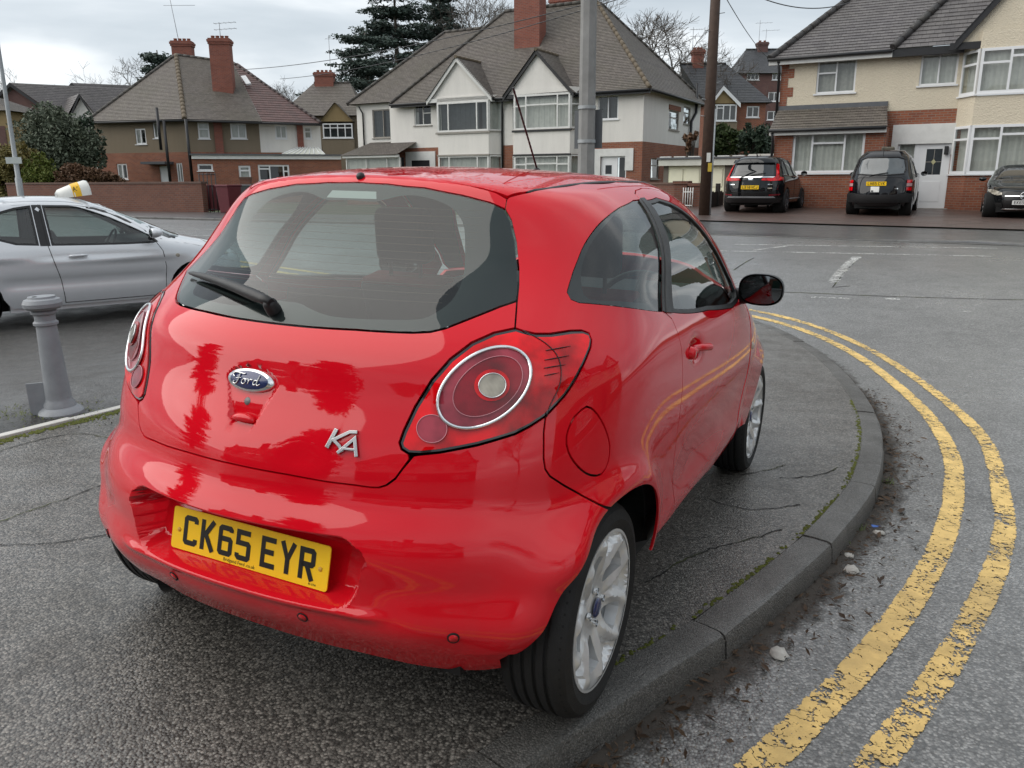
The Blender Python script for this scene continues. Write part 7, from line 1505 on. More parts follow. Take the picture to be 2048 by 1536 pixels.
def build_street():
    # concrete lamp column just beyond the red car
    Y = 10.4; p = at(1172, 345, Y); x, y = p[0], p[1]; z = float(FW(x, y)); e = empty('lamp_post', (x, y, z), 0, 'tall grey concrete lamp column with sign backs, beyond the red car', 'lamp post'); m = MB()
    m.lathe([(.13, -.1), (.125, 1.0), (.105, 1.6), (.098, 3.2), (.088, 7.5)], 8, 'z'); sh = m.build('column', CONC, e); shade_auto(sh, 20)
    zc = at(1180, 215, Y)[2]-z; m = MB(); m.lathe([(.112, zc-.02), (.112, zc+.02)], 16, 'z'); m.lathe([(.112, zc-.42), (.112, zc-.38)], 16, 'z'); m.build('clamp_band', GALV, e)
    m = MB(); m.box((-.16, -.13, zc-.48), (.205, -.115, zc-.02)); m2 = m.build('sign_back', simple('sign_back_grey', (.13, .14, .15), .6, .15), e); m2.rotation_euler = (0, 0, rad(155)); 
    m = MB(); m.box((.0, -.02, 7.4), (1.1, .02, 7.46)); m.box((1.0, -.09, 7.36), (1.5, .09, 7.47)); m.build('lamp_head', GALV, e)
    # wooden telegraph pole
    Y = 24.0; p = at(1408, 432, Y); x, y = p[0], p[1]; z = float(RD(x, y)); e = empty('telegraph_pole', (x, y, z), 0, 'tall dark brown wooden telegraph pole beside the gate piers', 'pole'); m = MB(); m.tube([(0, 0, -.2), (0, 0, 4), (.0, 0, 8.8)], [.165, .15, .12], 14); m.build('pole', POLEW, e); m = MB(); m.tube([(.15, -.08, 0), (.15, -.08, 3.0)], .028, 8); m.build('cable_guard', GALV, e)
    m = MB(); m.box((-.05, -.168, 1.55), (.06, -.158, 1.80)); m.build('white_tag', simple('tag_white', (.7, .7, .66), .5), e); m = MB(); m.box((.0, -.166, 1.28), (.11, -.156, 1.52)); m.build('yellow_tag', simple('tag_yellow', (.60, .42, .05), .5), e)
    for zz in np.arange(2.8, 8.5, .45): m = MB(); s = 1 if int(zz*10) % 2 else -1; m.tube([(s*.10, -.06, zz), (s*.26, -.09, zz+.02)], .011, 6); m.build('climbing_step', GALV, e)
    # steel lamp post at the left
    Y = 27.0; p = at(43, 400, Y); x, y = p[0], p[1]; z = float(RD(x, y)); e = empty('lamp_post', (x, y, z), 0, 'slim grey steel lamp post with a small name plate at the left', 'lamp post'); m = MB(); m.lathe([(.10, -.2), (.10, 1.3), (.075, 1.36), (.065, 3), (.05, 7)], 12, 'z'); m.build('column', GALV, e); zz = at(28, 321, Y)[2]-z; m = MB(); m.box((-.26, -.10, zz-.10), (.25, -.08, zz+.10)); m.build('name_plate', simple('plate_pale_grey', (.42, .46, .45), .5), e)
    # cast bollard
    bx, by = hit(123, 826, FW)[:2]; z = float(FW(bx, by)); H = at(78, 592, by)[2]-z; e = empty('bollard', (bx, by, z), 0, 'grey painted cast iron bollard with a rounded collar head', 'bollard'); P = simple('bollard_grey_paint', (.25, .265, .285), .5, .22, 10, .25, 90)
    k = H; m = MB(); m.lathe([(.125, -.02), (.125, .012), (.112, .03), (.088, .045), (.085, .065), (.073, .085), (.071, .10), (.055, .76*k), (.066, .765*k), (.067, .785*k), (.056, .80*k), (.056, .845*k), (.070, .86*k), (.072, .875*k), (.062, .885*k), (.085, .895*k), (.103, .915*k), (.106, .945*k), (.095, .975*k), (.075, .985*k), (.072, 1.0*k), (.0005, 1.002*k)], 32, 'z'); sh = m.build('post', P, e); shade_auto(sh, 30)
    m = MB(); m.box((-.16, -.006, .0), (-.04, .006, .20)); m.build('fin_plate', P, e); e.rotation_euler = (0, rad(-1.2), rad(20))
    m = MB(); m.lathe([(.0005, .001), (.014, .001)], 12, 'z', (-.03, -.03, 1.003*k)); m.build('cap_hole', DARK, e)
    # wheelie bins
    def bin_(px, py, Y_, col, label):
        p = at(px, py, Y_); x, y = p[0], p[1]; z = float(RD(x, y))+.02; e = empty('wheelie_bin', (x, y, z), rad(-25), label, 'bin', 'wheelie bins by the brick wall'); m = MB(); m.add([(-.24, -.27, .06), (.24, -.27, .06), (.24, .25, .06), (-.24, .25, .06), (-.29, -.35, .98), (.29, -.35, .98), (.29, .33, .98), (-.29, .33, .98)], [(3, 2, 1, 0), (4, 5, 6, 7), (0, 1, 5, 4), (1, 2, 6, 5), (2, 3, 7, 6), (3, 0, 4, 7)]); bevel(m.build('body', col, e), .02, 2); m = MB(); m.box((-.31, -.38, .98), (.31, .36, 1.05)); bevel(m.build('lid', col if label.startswith('maroon') else simple('bin_lid_grey', (.16, .165, .17), .5), e), .02, 2)
        for s in (-1, 1): m = MB(); m.lathe([(.0005, -.02), (.09, -.02), (.10, 0), (.09, .02), (.0005, .02)], 14, 'x', (s*.27, .28, .10)); m.build('wheel', RUBBER, e)
        m = MB(); m.tube([(-.2, .40, .95), (.2, .40, .95)], .016, 6); m.build('handle', BLACKP, e)
    MAR = simple('bin_maroon', (.10, .010, .018), .5, .15, 5); GRY = simple('bin_grey', (.10, .105, .11), .5, .15, 5)
    bin_(462, 428, 30.0, MAR, 'maroon wheelie bin nearest the road'); bin_(482, 424, 30.6, GRY, 'grey wheelie bin beside the maroon one'); bin_(424, 415, 32.2, MAR, 'maroon wheelie bin standing behind the iron gate')
    # leaf litter and grit in the gutter
    rs = np.random.RandomState(8); p = KERB_IN; t = np.gradient(p, axis=0); t /= np.linalg.norm(t, axis=1, keepdims=True); nr = np.stack([t[:, 1], -t[:, 0]], -1); i0 = int(np.argmin(np.linalg.norm(p-[-.3, 1.5], axis=1))); i2 = int(np.argmin(np.linalg.norm(p-[2.6, 6.4], axis=1)))
    lit = MB(); grit = MB()
    for _ in range(1500):
        i = rs.randint(i0, i2); o = .135+abs(rs.randn())*.10; c = p[i]+nr[i]*o+rs.randn(2)*.02; z = float(RD(*c))+.008+.012*rs.rand(); a = rs.rand()*6.28; L = .006+.020*rs.rand()*rs.rand()*1.6; w = L*(.10+.35*rs.rand()); u = np.array([math.cos(a), math.sin(a), rs.randn()*.2]); v = np.array([-math.sin(a), math.cos(a), rs.randn()*.3]); q = np.array([c[0], c[1], z])
        lit.add([q-u*L, q-v*w, q+u*L, q+v*w+[0, 0, .003]], [(0, 1, 2, 3)])
    tag(lit.build('leaf_litter', leafmat('litter_brown', (.035, .022, .014), (.11, .065, .035))), 'brown dead leaves and twigs lying in the gutter', 'leaf litter', kind='stuff')
    for _ in range(900):
        i = rs.randint(i0, i2); c = p[i]+nr[i]*(.14+abs(rs.randn())*.22)+rs.randn(2)*.03; z = float(RD(*c)); r = .0015+.0035*rs.rand(); q = np.array([c[0], c[1], z+r*.6]); grit.add([q+np.array(d)*r*(.7+.6*rs.rand()) for d in ((1, 0, 0), (-.5, .85, 0), (-.5, -.85, 0), (0, 0, 1.0))], [(0, 1, 3), (1, 2, 3), (2, 0, 3)])
    tag(grit.build('grit', simple('grit_pale', (.26, .24, .21), .9, .4, 60)), 'loose pale grit scattered along the gutter', 'grit', kind='stuff')
    def stone(px, py, rx, ry, col, label, seed, hh=.012):
        q = hit(px, py, RD, .004); rs = np.random.RandomState(seed); e = MB(); n = 14; k = [.75+.45*rs.rand() for _ in range(n)]; v = [(q[0]+rx*k[i]*math.cos(6.283*i/n), q[1]+ry*k[i]*math.sin(6.283*i/n), q[2]) for i in range(n)]+[(q[0]+rx*.8*k[i]*math.cos(6.283*i/n), q[1]+ry*.8*k[i]*math.sin(6.283*i/n), q[2]+hh*(.7+.6*rs.rand())) for i in range(n)]+[(q[0], q[1], q[2]+hh*1.1)]
        e.add(v, [(i, (i+1) % n, n+(i+1) % n, n+i) for i in range(n)]+[(n+i, n+(i+1) % n, 2*n) for i in range(n)], smooth=True); return tag(e.build('rubble_piece', col), label, 'rubble', 'pale rubble pieces in the gutter')
    PALE = simple('pale_mortar', (.42, .41, .38), .9, .3, 40, .6, 120)
    stone(1556, 1307, .032, .040, PALE, 'largest pale rubble chip lying clear of the kerb', 1); stone(1702, 1142, .035, .030, PALE, 'pale rubble lump by the kerb between stone joints', 2, .016); stone(1698, 1113, .022, .018, PALE, 'small pale rubble lump above the larger one', 3); stone(1757, 1067, .026, .016, PALE, 'pale flat rubble chip beside a blue scrap', 4)
    q = hit(1752, 1054, RD, .006); m = MB(); m.add([(q[0]-.022, q[1]-.004, q[2]), (q[0]+.02, q[1]-.01, q[2]+.006), (q[0]+.024, q[1]+.006, q[2]+.002), (q[0]-.018, q[1]+.012, q[2]+.008)], [(0, 1, 2, 3)]); tag(m.build('litter_scrap', simple('blue_wrapper', (.05, .13, .42), .35)), 'small blue wrapper scrap in the gutter', 'litter')
    for k, (px, py) in enumerate(((1775, 968), (1712, 1060), (1690, 1085))):
        q = hit(px, py, RD); rs = np.random.RandomState(k); m = MB()
        for _ in range(34): a = rs.rand()*6.28; L = .02+.035*rs.rand(); d = np.array([math.cos(a)*.6, math.sin(a)*.6, .7]); c = q+np.append(rs.randn(2)*.012, 0); sd_ = np.array([-math.sin(a), math.cos(a), 0])*.0022; m.add([c-sd_, c+sd_, c+d*L], [(0, 1, 2)])
        tag(m.build('weed_tuft', simple('weed_green', (.10, .14, .03), .8, .3)), ['grass tuft at the far bend of the kerb', 'grass tuft beside the pale rubble chip', 'lowest grass tuft on the kerb face'][k], 'weed', 'grass tufts in the gutter')
    rs = np.random.RandomState(5); m = MB()
    for _ in range(420):
        c = np.array([bx, by])+rs.randn(2)*[.20, .13]+[-.02, -.02]; 
        if math.hypot(c[0]-bx, c[1]-by) < .12: continue
        z = float(FW(*c)); a = rs.rand()*6.28; L = .008+.022*rs.rand(); d = np.array([math.cos(a)*.8, math.sin(a)*.8, .55]); sd_ = np.array([-math.sin(a), math.cos(a), 0])*.004; q = np.array([c[0], c[1], z]); m.add([q-sd_, q+sd_, q+d*L], [(0, 1, 2)])
    tag(m.build('weeds', simple('weed_yellow_green', (.10, .12, .03), .85, .4)), 'low weeds growing round the bollard foot', 'weeds', kind='stuff')
build_street()

# ---------------------------------------------------------------- the other cars
DGLASS = simple('dark_car_glass', (.012, .014, .016), .04, .1, coat=1.0, rvar=.02); BLK = car_paint('black_car_paint', (.006, .007, .008), .3, dirt=.06); SILVER = car_paint('silver_car_paint', (.62, .64, .67), .33, dirt=.08, flake=.25); TAXIB = car_paint('taxi_black_paint', (.006, .006, .008), .3, dirt=.05)
def shell(B, mat, parent, xw, wr, zlow=.22, name='body', nz=30, na=150):
    """whole outer skin as one piece, wheel arches left open"""
    az = np.linspace(-math.pi, math.pi, na+1); el = np.r_[np.linspace(-1.0, .9, nz*2), np.linspace(.95, math.pi/2-.002, 8)]; q = np.array([(a*.9, e*.9) for e in el for a in az]); P, N = B.lift(q, 'sph'); W = na+1; fs = []
    for i in range(len(el)-1):
        for k in range(na):
            ix = [i*W+k, i*W+k+1, (i+1)*W+k+1, (i+1)*W+k]; c = P[ix].mean(0)
            if c[2] < zlow: continue
            if abs(c[1]) > .5 and min(math.hypot(c[0]-x, c[2]-wr) for x in xw) < wr+.035: continue
            fs.append(tuple(ix) if np.cross(P[ix[1]]-P[ix[0]], P[ix[2]]-P[ix[0]]) @ N[ix[0]]+np.cross(P[ix[2]]-P[ix[0]], P[ix[3]]-P[ix[0]]) @ N[ix[0]] > 0 else tuple(ix[::-1]))
    mb = MB(); mb.add(P, fs, smooth=True); o = mb.build(name, mat, parent); me = o.data
    me.normals_split_custom_set([tuple(map(float, N[v])) for f in me.polygons for v in f.vertices]); return o
def ov(B, name, chart, pts, mat, parent, off=.004, mirror=False, smooth=False, depth=.006, holes=(), h=.10):
    p = catmull(np.array(pts, float), True, .06) if smooth else linear(np.array(pts, float), True, .08); return panel(B, name, p, chart, mat, parent, h=h, off=off, depth=depth, mirror=mirror, holes=holes)
def line(B, name, chart, pts, parent, r=.004, off=0.0, mat=None, mirror=False, closed=False):
    p = linear(np.array(pts, float), closed, .08); P, N = B.lift(p, chart, off); P = P*[1, -1 if mirror else 1, 1]; m = MB(); m.tube(P, r, 5); return m.build(name, mat or DARK, parent)
def body_of(rear, front, width, roof, XC, C, N=4.0, M=2.4, wexp=6.0, edge=(.04, .06, .10), crown=(.06, 0), taper=.03, tx=1.2):
    zr, xr = zip(*rear); zf, xf = zip(*front); zy, yy = zip(*width); xx, rr = zip(*roof); zn = (.1, .8, 1.8)
    return Body(zr, xr, zy, yy, zn, [N]*3, [M]*3, zf, xf, xx, rr, crown, XC=XC, wexp=wexp, C=C, edge=edge, taper=taper, tx=tx)
def place(name, label, x, y, z, heading, cat='car', group=None):
    return empty(name, (x, y, z), math.atan2(heading[1], heading[0]), label, cat, group)
def undercarriage(root, x0, x1, w, z0=.18, z1=.34): m = MB(); m.box((x0, -w, z0), (x1, w, z1)); m.build('underbody', DARK, root)
def wells(root, xs, R, w):
    for x in xs:
        for s in (-1, 1):
            m = MB(); m.lathe([(.001, 0), (R+.03, 0), (R+.03, s*.3)], 28, 'y', (x, s*(w-.30), R)); m.build('wheel_liner', DARK, root)
def silver_car():
    u = np.array([.80, .60]); o = np.array([-6.59, 9.59]); z = float(FW(*o)); root = place('hatchback_car', 'silver hatchback with a white and yellow roof sign parked on the left', o[0], o[1], z, u)
    B = body_of([(.15, -.45), (.3, -.56), (.5, -.62), (.7, -.62), (.85, -.60), (1.0, -.54), (1.15, -.40), (1.3, -.22), (1.42, -.08), (1.5, .02)], [(.15, 3.15), (.35, 3.27), (.55, 3.30), (.7, 3.24), (.82, 3.06), (.90, 2.80), (.97, 2.50), (1.06, 2.28), (1.2, 1.98), (1.35, 1.62), (1.5, 1.25)], [(.15, .78), (.3, .82), (.45, .84), (.58, .852), (.70, .855), (.80, .850), (.88, .835), (.95, .81), (1.1, .745), (1.25, .68), (1.4, .62), (1.5, .57)], [(-.3, 1.33), (.0, 1.41), (.4, 1.465), (.8, 1.485), (1.2, 1.475), (1.6, 1.425), (2.0, 1.31)], .5, (1.0, 0, .85), 4.0, 2.6)
    B.mods = [lambda x, y, z: .014*np.exp(-((z-.50)/.07)**2)*sstep(.5, .75, np.abs(y))*sstep(.2, .5, x)*sstep(2.3, 2.0, x)-.010*np.exp(-((z-.735-.03*(1.5-x))/.025)**2)*sstep(.5, .75, np.abs(y))]
    R = .305; arch = lambda a0, a1, cx: [(cx+(R+.045)*math.cos(rad(a)), R+(R+.045)*math.sin(rad(a))) for a in np.linspace(a0, a1, 14)]
    fw_ = [(.905, .922), (1.35, .908), (1.70, .900), (2.03, .900), (2.10, .915), (1.98, 1.06), (1.80, 1.19), (1.62, 1.29), (1.45, 1.345), (1.25, 1.375), (.885, 1.385)]; rw = [(.78, .928), (.55, .945), (.30, 1.03), (.12, 1.10), (.22, 1.22), (.45, 1.32), (.60, 1.362), (.77, 1.386)]; tri_ = [(2.14, .94), (2.42, .955), (2.30, .985), (2.16, 1.06), (2.06, 1.11), (2.06, 1.02)]
    side = [(-.35, .42), (-.30, 1.0), (-.10, 1.27), (.15, 1.37), (.45, 1.425), (.85, 1.445), (1.25, 1.435), (1.60, 1.375), (1.90, 1.23), (2.12, 1.10), (2.45, .985), (2.75, .90), (2.97, .80), (3.02, .55), (2.92, .33)]+arch(5, 175, 2.525)+[(2.10, .22), (.42, .22)]+arch(5, 170, 0.0)
    for mir in (False, True):
        holes = [linear(np.array(w_), True, .05) for w_ in (fw_, rw, tri_)]
        sp = ov(B, 'side_panel', 'side', side, SILVER, root, 0, mir, holes=holes, depth=.015, h=.06)
        for w_, nm in ((fw_, 'front_window'), (rw, 'rear_window'), (tri_, 'corner_window')):
            fr = linear(np.array(w_), True, .05); inn = inset(fr, .022); g = panel(B, nm, inn, 'side', GLASS, root, h=.1, off=-.012, depth=.003, mirror=mir) if nm != 'corner_window' else panel(B, nm, inn, 'side', BLACKP, root, h=.1, off=-.008, depth=.003, mirror=mir); panel(B, 'window_frame', fr, 'side', BLACKP, g, holes=[inset(fr, .024)], h=.08, off=-.004, depth=.01, mirror=mir)
        pil = linear(np.array([(.79, .926), (.895, .922), (.878, 1.388), (.778, 1.388)]), True, .05); panel(B, 'door_pillar', pil, 'side', BLACKP, root, h=.08, off=.002, depth=.008, mirror=mir)
        for L_ in ([(.85, 1.39), (.862, .955), (.90, .75), (.955, .52), (.97, .30), (.97, .245)], [(2.05, .945), (2.13, .80), (2.15, .60), (2.12, .30), (2.10, .25)], [(.97, .25), (2.10, .25)]): line(B, 'shut_line', 'side', L_, sp, .004, 0.0, mirror=mir)
        for x in (1.06,):
            hp, hn = B.lift(np.array([(x, .795), (x+.05, .797), (x+.15, .799), (x+.20, .80)]), 'side', .018); hp = hp*[1, -1 if mir else 1, 1]; m = MB(); m.tube(hp, [.012, .017, .016, .012], 8); m.build('door_handle', SILVER, sp)
        s = 1 if mir else -1; m = MB(); m.tube([(2.0, s*.80, .965), (2.0, s*.86, .98)], .03, 8); m.build('mirror_arm', BLACKP, root)
        m = MB(); v = []; nn = 16; pr = [(-.02, .9), (.0, 1.0), (.04, .98), (.09, .75), (.12, .2)]
        for dx, k in pr: v += [(2.0+dx, s*.93+s*.095*k*math.cos(6.283*j/nn), 1.03+.062*k*math.sin(6.283*j/nn)) for j in range(nn)]
        m.add(v, [(i*nn+j, i*nn+(j+1) % nn, (i+1)*nn+(j+1) % nn, (i+1)*nn+j) for i in range(4) for j in range(nn)], smooth=True); mo = m.build('door_mirror', SILVER, root); m = MB(); m.add([(1.985, s*.93+s*.085*math.cos(6.283*j/nn), 1.03+.055*math.sin(6.283*j/nn)) for j in range(nn)], [tuple(range(nn))]); m.build('mirror_glass', MIRRORG, mo)
        k, kn = B.lift(np.array([(2.30, .735)]), 'side', .004); k = k[0]*[1, -1 if mir else 1, 1]; m = MB(); m.lathe([(.0005, .004*s), (.022, .003*s), (.026, 0)], 14, 'y', k); m.build('side_repeater', LENS_CLEAR, root)
        ov(B, 'headlight', 'side', [(2.70, .90), (2.95, .80), (3.02, .70), (2.85, .72)], LENS_CLEAR, root, .006, mir); ov(B, 'tail_light', 'side', [(-.32, .70), (-.05, .86), (-.10, 1.0), (-.33, .98)], LENS_RED, root, .006, mir)
        tr = linear(np.array([(.30, .95), (2.0, .92), (2.1, .40), (.45, .40)]), True, .1); panel(B, 'inner_trim', tr, 'side', TRIM, root, h=.15, off=-.06, depth=0, mirror=mir)
    rf = [(-.05, 0), (-.02, -.35), (.10, -.50), (.5, -.555), (1.0, -.555), (1.4, -.53), (1.68, -.45), (1.74, 0)]; rf = rf+[(x, -y) for x, y in rf[::-1][1:-1]]; ov(B, 'roof', 'top', rf, SILVER, root, 0, depth=.012); panel(B, 'headlining', linear(np.array(rf), True, .1), 'top', LINER, root, h=.2, off=-.03, depth=0)
    for s in (-1, 1):
        q = [(-.02, -.36), (.10, -.51), (.5, -.565), (1.0, -.565), (1.4, -.54), (1.70, -.46), (1.95, -.56), (2.25, -.68), (2.36, -.735), (2.12, -.715), (1.90, -.672), (1.60, -.622), (1.25, -.600), (.85, -.602), (.45, -.598), (.12, -.56)]; ov(B, 'cant_rail', 'top', [(x, -s*y) for x, y in q], SILVER, root, -.002, depth=.01)
    ws = [(1.76, 0), (1.70, -.44), (1.95, -.545), (2.25, -.665), (2.36, -.60), (2.46, -.3), (2.48, 0)]; ws = ws+[(x, -y) for x, y in ws[::-1][1:-1]]; ov(B, 'windscreen', 'top', ws, GLASS, root, -.003, depth=.003)
    bn = [(2.50, 0), (2.47, -.32), (2.38, -.62), (2.42, -.72), (2.75, -.68), (3.0, -.5), (3.10, 0)]; bn = bn+[(x, -y) for x, y in bn[::-1][1:-1]]; ov(B, 'bonnet', 'top', bn, SILVER, root, 0)
    ov(B, 'front_bumper', 'front', [(-.70, .25), (.70, .25), (.72, .60), (.5, .82), (-.5, .82), (-.72, .60)], SILVER, root, 0); ov(B, 'rear_bumper', 'rear', [(-.72, .25), (.72, .25), (.70, .98), (-.70, .98)], SILVER, root, 0); ov(B, 'rear_screen', 'rear', [(-.60, 1.0), (.60, 1.0), (.52, 1.34), (-.52, 1.34)], GLASS, root, -.002)
    undercarriage(root, -.4, 3.0, .58, .17, .30); m = MB(); m.box((.40, -.76, .17), (2.12, .76, .25)); m.build('sill', SILVER, root); wells(root, (0, 2.525), R, .80)
    for x in (0, 2.525):
        for s in (-1, 1): make_wheel('wheel', root, (x, s*.735, R), R=R, rr=.20, wdt=.185, style='plain', sidewards=s)
    for x, y in ((1.05, -.36), (1.05, .36)):
        e = empty('front_seat'); e.parent = root; m = MB(); m.box((x, y-.24, .48), (x+.5, y+.24, .64)); bevel(m.build('seat_cushion', SEATF, e), .05, 3); m = MB(); m.prism([(x, y-.23, .55), (x-.18, y-.23, 1.08), (x-.08, y-.23, 1.10), (x+.13, y-.23, .6)], .46, (0, 1, 0)); bevel(m.build('seat_back', SEATF, e), .04, 3); m = MB(); m.prism([(x-.19, y-.13, 1.12), (x-.21, y-.13, 1.29), (x-.12, y-.13, 1.30), (x-.09, y-.13, 1.13)], .26, (0, 1, 0)); bevel(m.build('headrest', SEATF, e), .03, 3)
    m = MB(); m.prism([(.15, -.6, .5), (-.05, -.6, 1.02), (.05, -.6, 1.03), (.3, -.6, .5)], 1.2, (0, 1, 0)); bevel(m.build('rear_seat', SEATF, root), .05, 3)
    m = MB(); m.prism([(1.75, -.66, .55), (1.72, -.66, .86), (1.82, -.66, .95), (2.35, -.66, .97), (2.35, -.66, .55)], 1.32, (0, 1, 0)); bevel(m.build('dashboard', TRIM, root), .04, 3); m = MB(); m.tube([np.array([1.62, -.36, .90])+.18*(math.cos(t)*np.array([0, 1.0, 0])+math.sin(t)*np.array([.4, 0, .9])) for t in np.linspace(0, 6.283, 30)], .014, 6, caps=False); m.build('steering_wheel', BLACKP, root); m = MB(); m.box((1.58, .0, 1.24), (1.60, .22, 1.30)); m.build('rear_view_mirror', BLACKP, root)
    # roof sign: tapering box, long axis across the car
    zt = float(B.lift(np.array([(1.22, 0.0)]), 'top')[0][0][2]); e = empty('roof_sign'); e.parent = root; e.location = (1.30, -.22, zt-.02); e.scale = (.58, .8, .8); m = MB(); n = 16
    def ring(x, w, h): return [(x, w*math.cos(math.pi*j/(n-1)), .02+h*math.sin(math.pi*j/(n-1))**.7) for j in range(n)]
    secs = [(-.33, .10, .09), (-.28, .13, .13), (.0, .165, .19), (.26, .18, .225), (.31, .17, .215), (.33, .14, .18)]
    v = [q for s_ in secs for q in ring(*s_)]; fs = [(i*n+j, i*n+j+1, (i+1)*n+j+1, (i+1)*n+j) for i in range(len(secs)-1) for j in range(n-1)]+[tuple(range(n)), tuple((len(secs)-1)*n+j for j in range(n))[::-1]]; m.add(v, fs, smooth=True); m.build('sign_case', simple('sign_white', (.74, .74, .70), .35, .05), e)
    m = MB(); v = [q for s_ in ((-.03, .162, .190), (.13, .176, .211)) for q in ring(*s_)]; m.add(v, [(j, j+1, n+j+1, n+j) for j in range(n-1)], smooth=True); m.build('yellow_band', simple('sign_yellow', (.80, .46, .01), .4, .05), e)
    tm = text_mesh('AA', .10, .001); o2 = link('band_lettering', tm, INK, e); o2.matrix_local = Matrix.Translation((.05, -.150, .135)) @ Matrix.Rotation(rad(68), 4, 'X')
    e.rotation_euler = (0, rad(-7), 0)
def suv():
    h = np.array([.482, .876]); p = at(1508, 426, 25.2); root = place('suv_car', 'black sport utility car with red tall tail lights backing onto the driveway', p[0]+.2*h[0], p[1]+.2*h[1], float(RD(p[0], p[1]))+.05, h)
    B = body_of([(.2, -.80), (.4, -.93), (.6, -.98), (.8, -.97), (.95, -.95), (1.05, -.93), (1.2, -.82), (1.35, -.72), (1.5, -.62), (1.62, -.5)], [(.2, 3.4), (.5, 3.55), (.8, 3.5), (.95, 3.2), (1.05, 2.7), (1.15, 2.35), (1.3, 2.0), (1.5, 1.5), (1.62, 1.1)], [(.2, .86), (.4, .91), (.7, .927), (.9, .925), (1.02, .90), (1.15, .85), (1.3, .78), (1.45, .71), (1.6, .62)], [(-.8, 1.56), (-.4, 1.63), (.2, 1.665), (.8, 1.67), (1.4, 1.62), (2.0, 1.42)], .5, (1.2, 0, .95), 5.0, 2.8)
    R = .35; wx = (0, 2.66); shell(B, BLK, root, wx, R, .30); undercarriage(root, -.7, 3.3, .6, .22, .36); wells(root, wx, R, .86)
    m = MB(); 
    rs_ = ov(B, 'rear_window', 'rear', [(-.62, 1.08), (.62, 1.08), (.55, 1.44), (-.55, 1.44)], DGLASS, root); ov(B, 'roof_spoiler', 'rear', [(-.66, 1.46), (.66, 1.46), (.62, 1.56), (-.62, 1.56)], BLK, root, .05)
    ov(B, 'chrome_strip', 'rear', [(-.66, 1.03), (.66, 1.03), (.66, 1.06), (-.66, 1.06)], CHROME, root, .010)
    for s in (-1, 1):
        f_ = lambda L_: [(s*y, z) for y, z in L_]
        ov(B, 'tail_light', 'rear', f_([(.30, .955), (.58, .93), (.86, .95), (.85, 1.03), (.76, 1.06), (.68, 1.42), (.62, 1.43), (.69, 1.07), (.60, 1.02), (.36, 1.02)]), LENS_RED, root, .012); ov(B, 'bumper_reflector', 'rear', f_([(.55, .50), (.80, .52), (.82, .56), (.55, .54)]), LENS_DEEP, root, .008)
    ov(B, 'silver_skid_strip', 'rear', [(-.72, .44), (.72, .44), (.66, .485), (-.66, .485)], GALV, root, .012); ov(B, 'lower_bumper', 'rear', [(-.80, .30), (.80, .30), (.84, .44), (-.84, .44)], BLACKP, root, .008); ov(B, 'badge', 'rear', [(-.06, .96), (.06, .96), (.075, 1.06), (-.075, 1.06)], CHROME, root, .016)
    line(B, 'tailgate_seam', 'rear', [(-.78, .62), (-.6, .60), (.6, .60), (.78, .62)], root, .006); line(B, 'wiper', 'rear', [(.02, 1.10), (-.40, 1.16)], root, .012, .02, BLACKP)
    for y, z, w in ((-.55, .82, .16), (.56, .82, .12), (.56, .71, .12)): ov(B, 'model_lettering', 'rear', [(-y-w/2, z), (-y+w/2, z), (-y+w/2, z+.025), (-y-w/2, z+.025)], CHROME, root, .006)
    Pp, Nn = B.lift(np.array([(0, .75)]), 'rear', .012); n = Nn[0]; M = Matrix([[0, 0, -1, Pp[0][0]], [-1, 0, 0, 0], [0, 1, 0, .75], [0, 0, 0, 1]]); make_plate(root, 'LX18 WCJ', M, PLATE_Y)
    for mir in (False, True):
        ov(B, 'side_window', 'side', [(-.35, 1.12), (.0, 1.10), (.9, 1.08), (1.9, 1.06), (2.05, 1.08), (1.75, 1.28), (1.4, 1.47), (.9, 1.55), (.2, 1.55), (-.2, 1.42)], DGLASS, root, .004, mir); line(B, 'window_trim', 'side', [(-.35, 1.11), (.0, 1.09), (.9, 1.07), (1.9, 1.05)], root, .010, .006, CHROME, mir)
        for x in (.15, .95): line(B, 'pillar', 'side', [(x, 1.08), (x+.02, 1.55)], root, .03, .0, BLACKP, mir)
        for L_ in ([(.95, 1.06), (1.0, .6), (1.0, .38)], [(1.95, 1.04), (2.0, .6), (2.0, .38)]): line(B, 'shut_line', 'side', L_, root, .005, 0, mirror=mir)
        line(B, 'sill_trim', 'side', [(.45, .40), (2.2, .40)], root, .02, .0, GALV, mir); s = 1 if mir else -1; m = MB(); v = [(1.9+dx, s*1.03+s*.10*k*math.cos(6.283*j/12), 1.16+.08*k*math.sin(6.283*j/12)) for dx, k in ((0, .95), (.03, 1.0), (.10, .7), (.13, .1)) for j in range(12)]; m.add(v, [(i*12+j, i*12+(j+1) % 12, (i+1)*12+(j+1) % 12, (i+1)*12+j) for i in range(3) for j in range(12)]+[tuple(range(12))], smooth=True); m.build('door_mirror', BLK, root)
    for x in wx:
        for s in (-1, 1): make_wheel('wheel', root, (x, s*.80, R), R=R, rr=.235, wdt=.235, style='plain', sidewards=s, rim=simple('dark_alloy', (.10, .10, .105), .35, .2, metal=.6))
    Pp, Nn = B.lift(np.array([(-.25, 0)]), 'top'); m = MB(); m.prism([(Pp[0][0]-.06, -.02, Pp[0][2]-.01), (Pp[0][0]+.08, -.02, Pp[0][2]), (Pp[0][0]-.05, -.006, Pp[0][2]+.07)], .03, (0, 1, 0)); m.build('shark_fin', BLK, root)
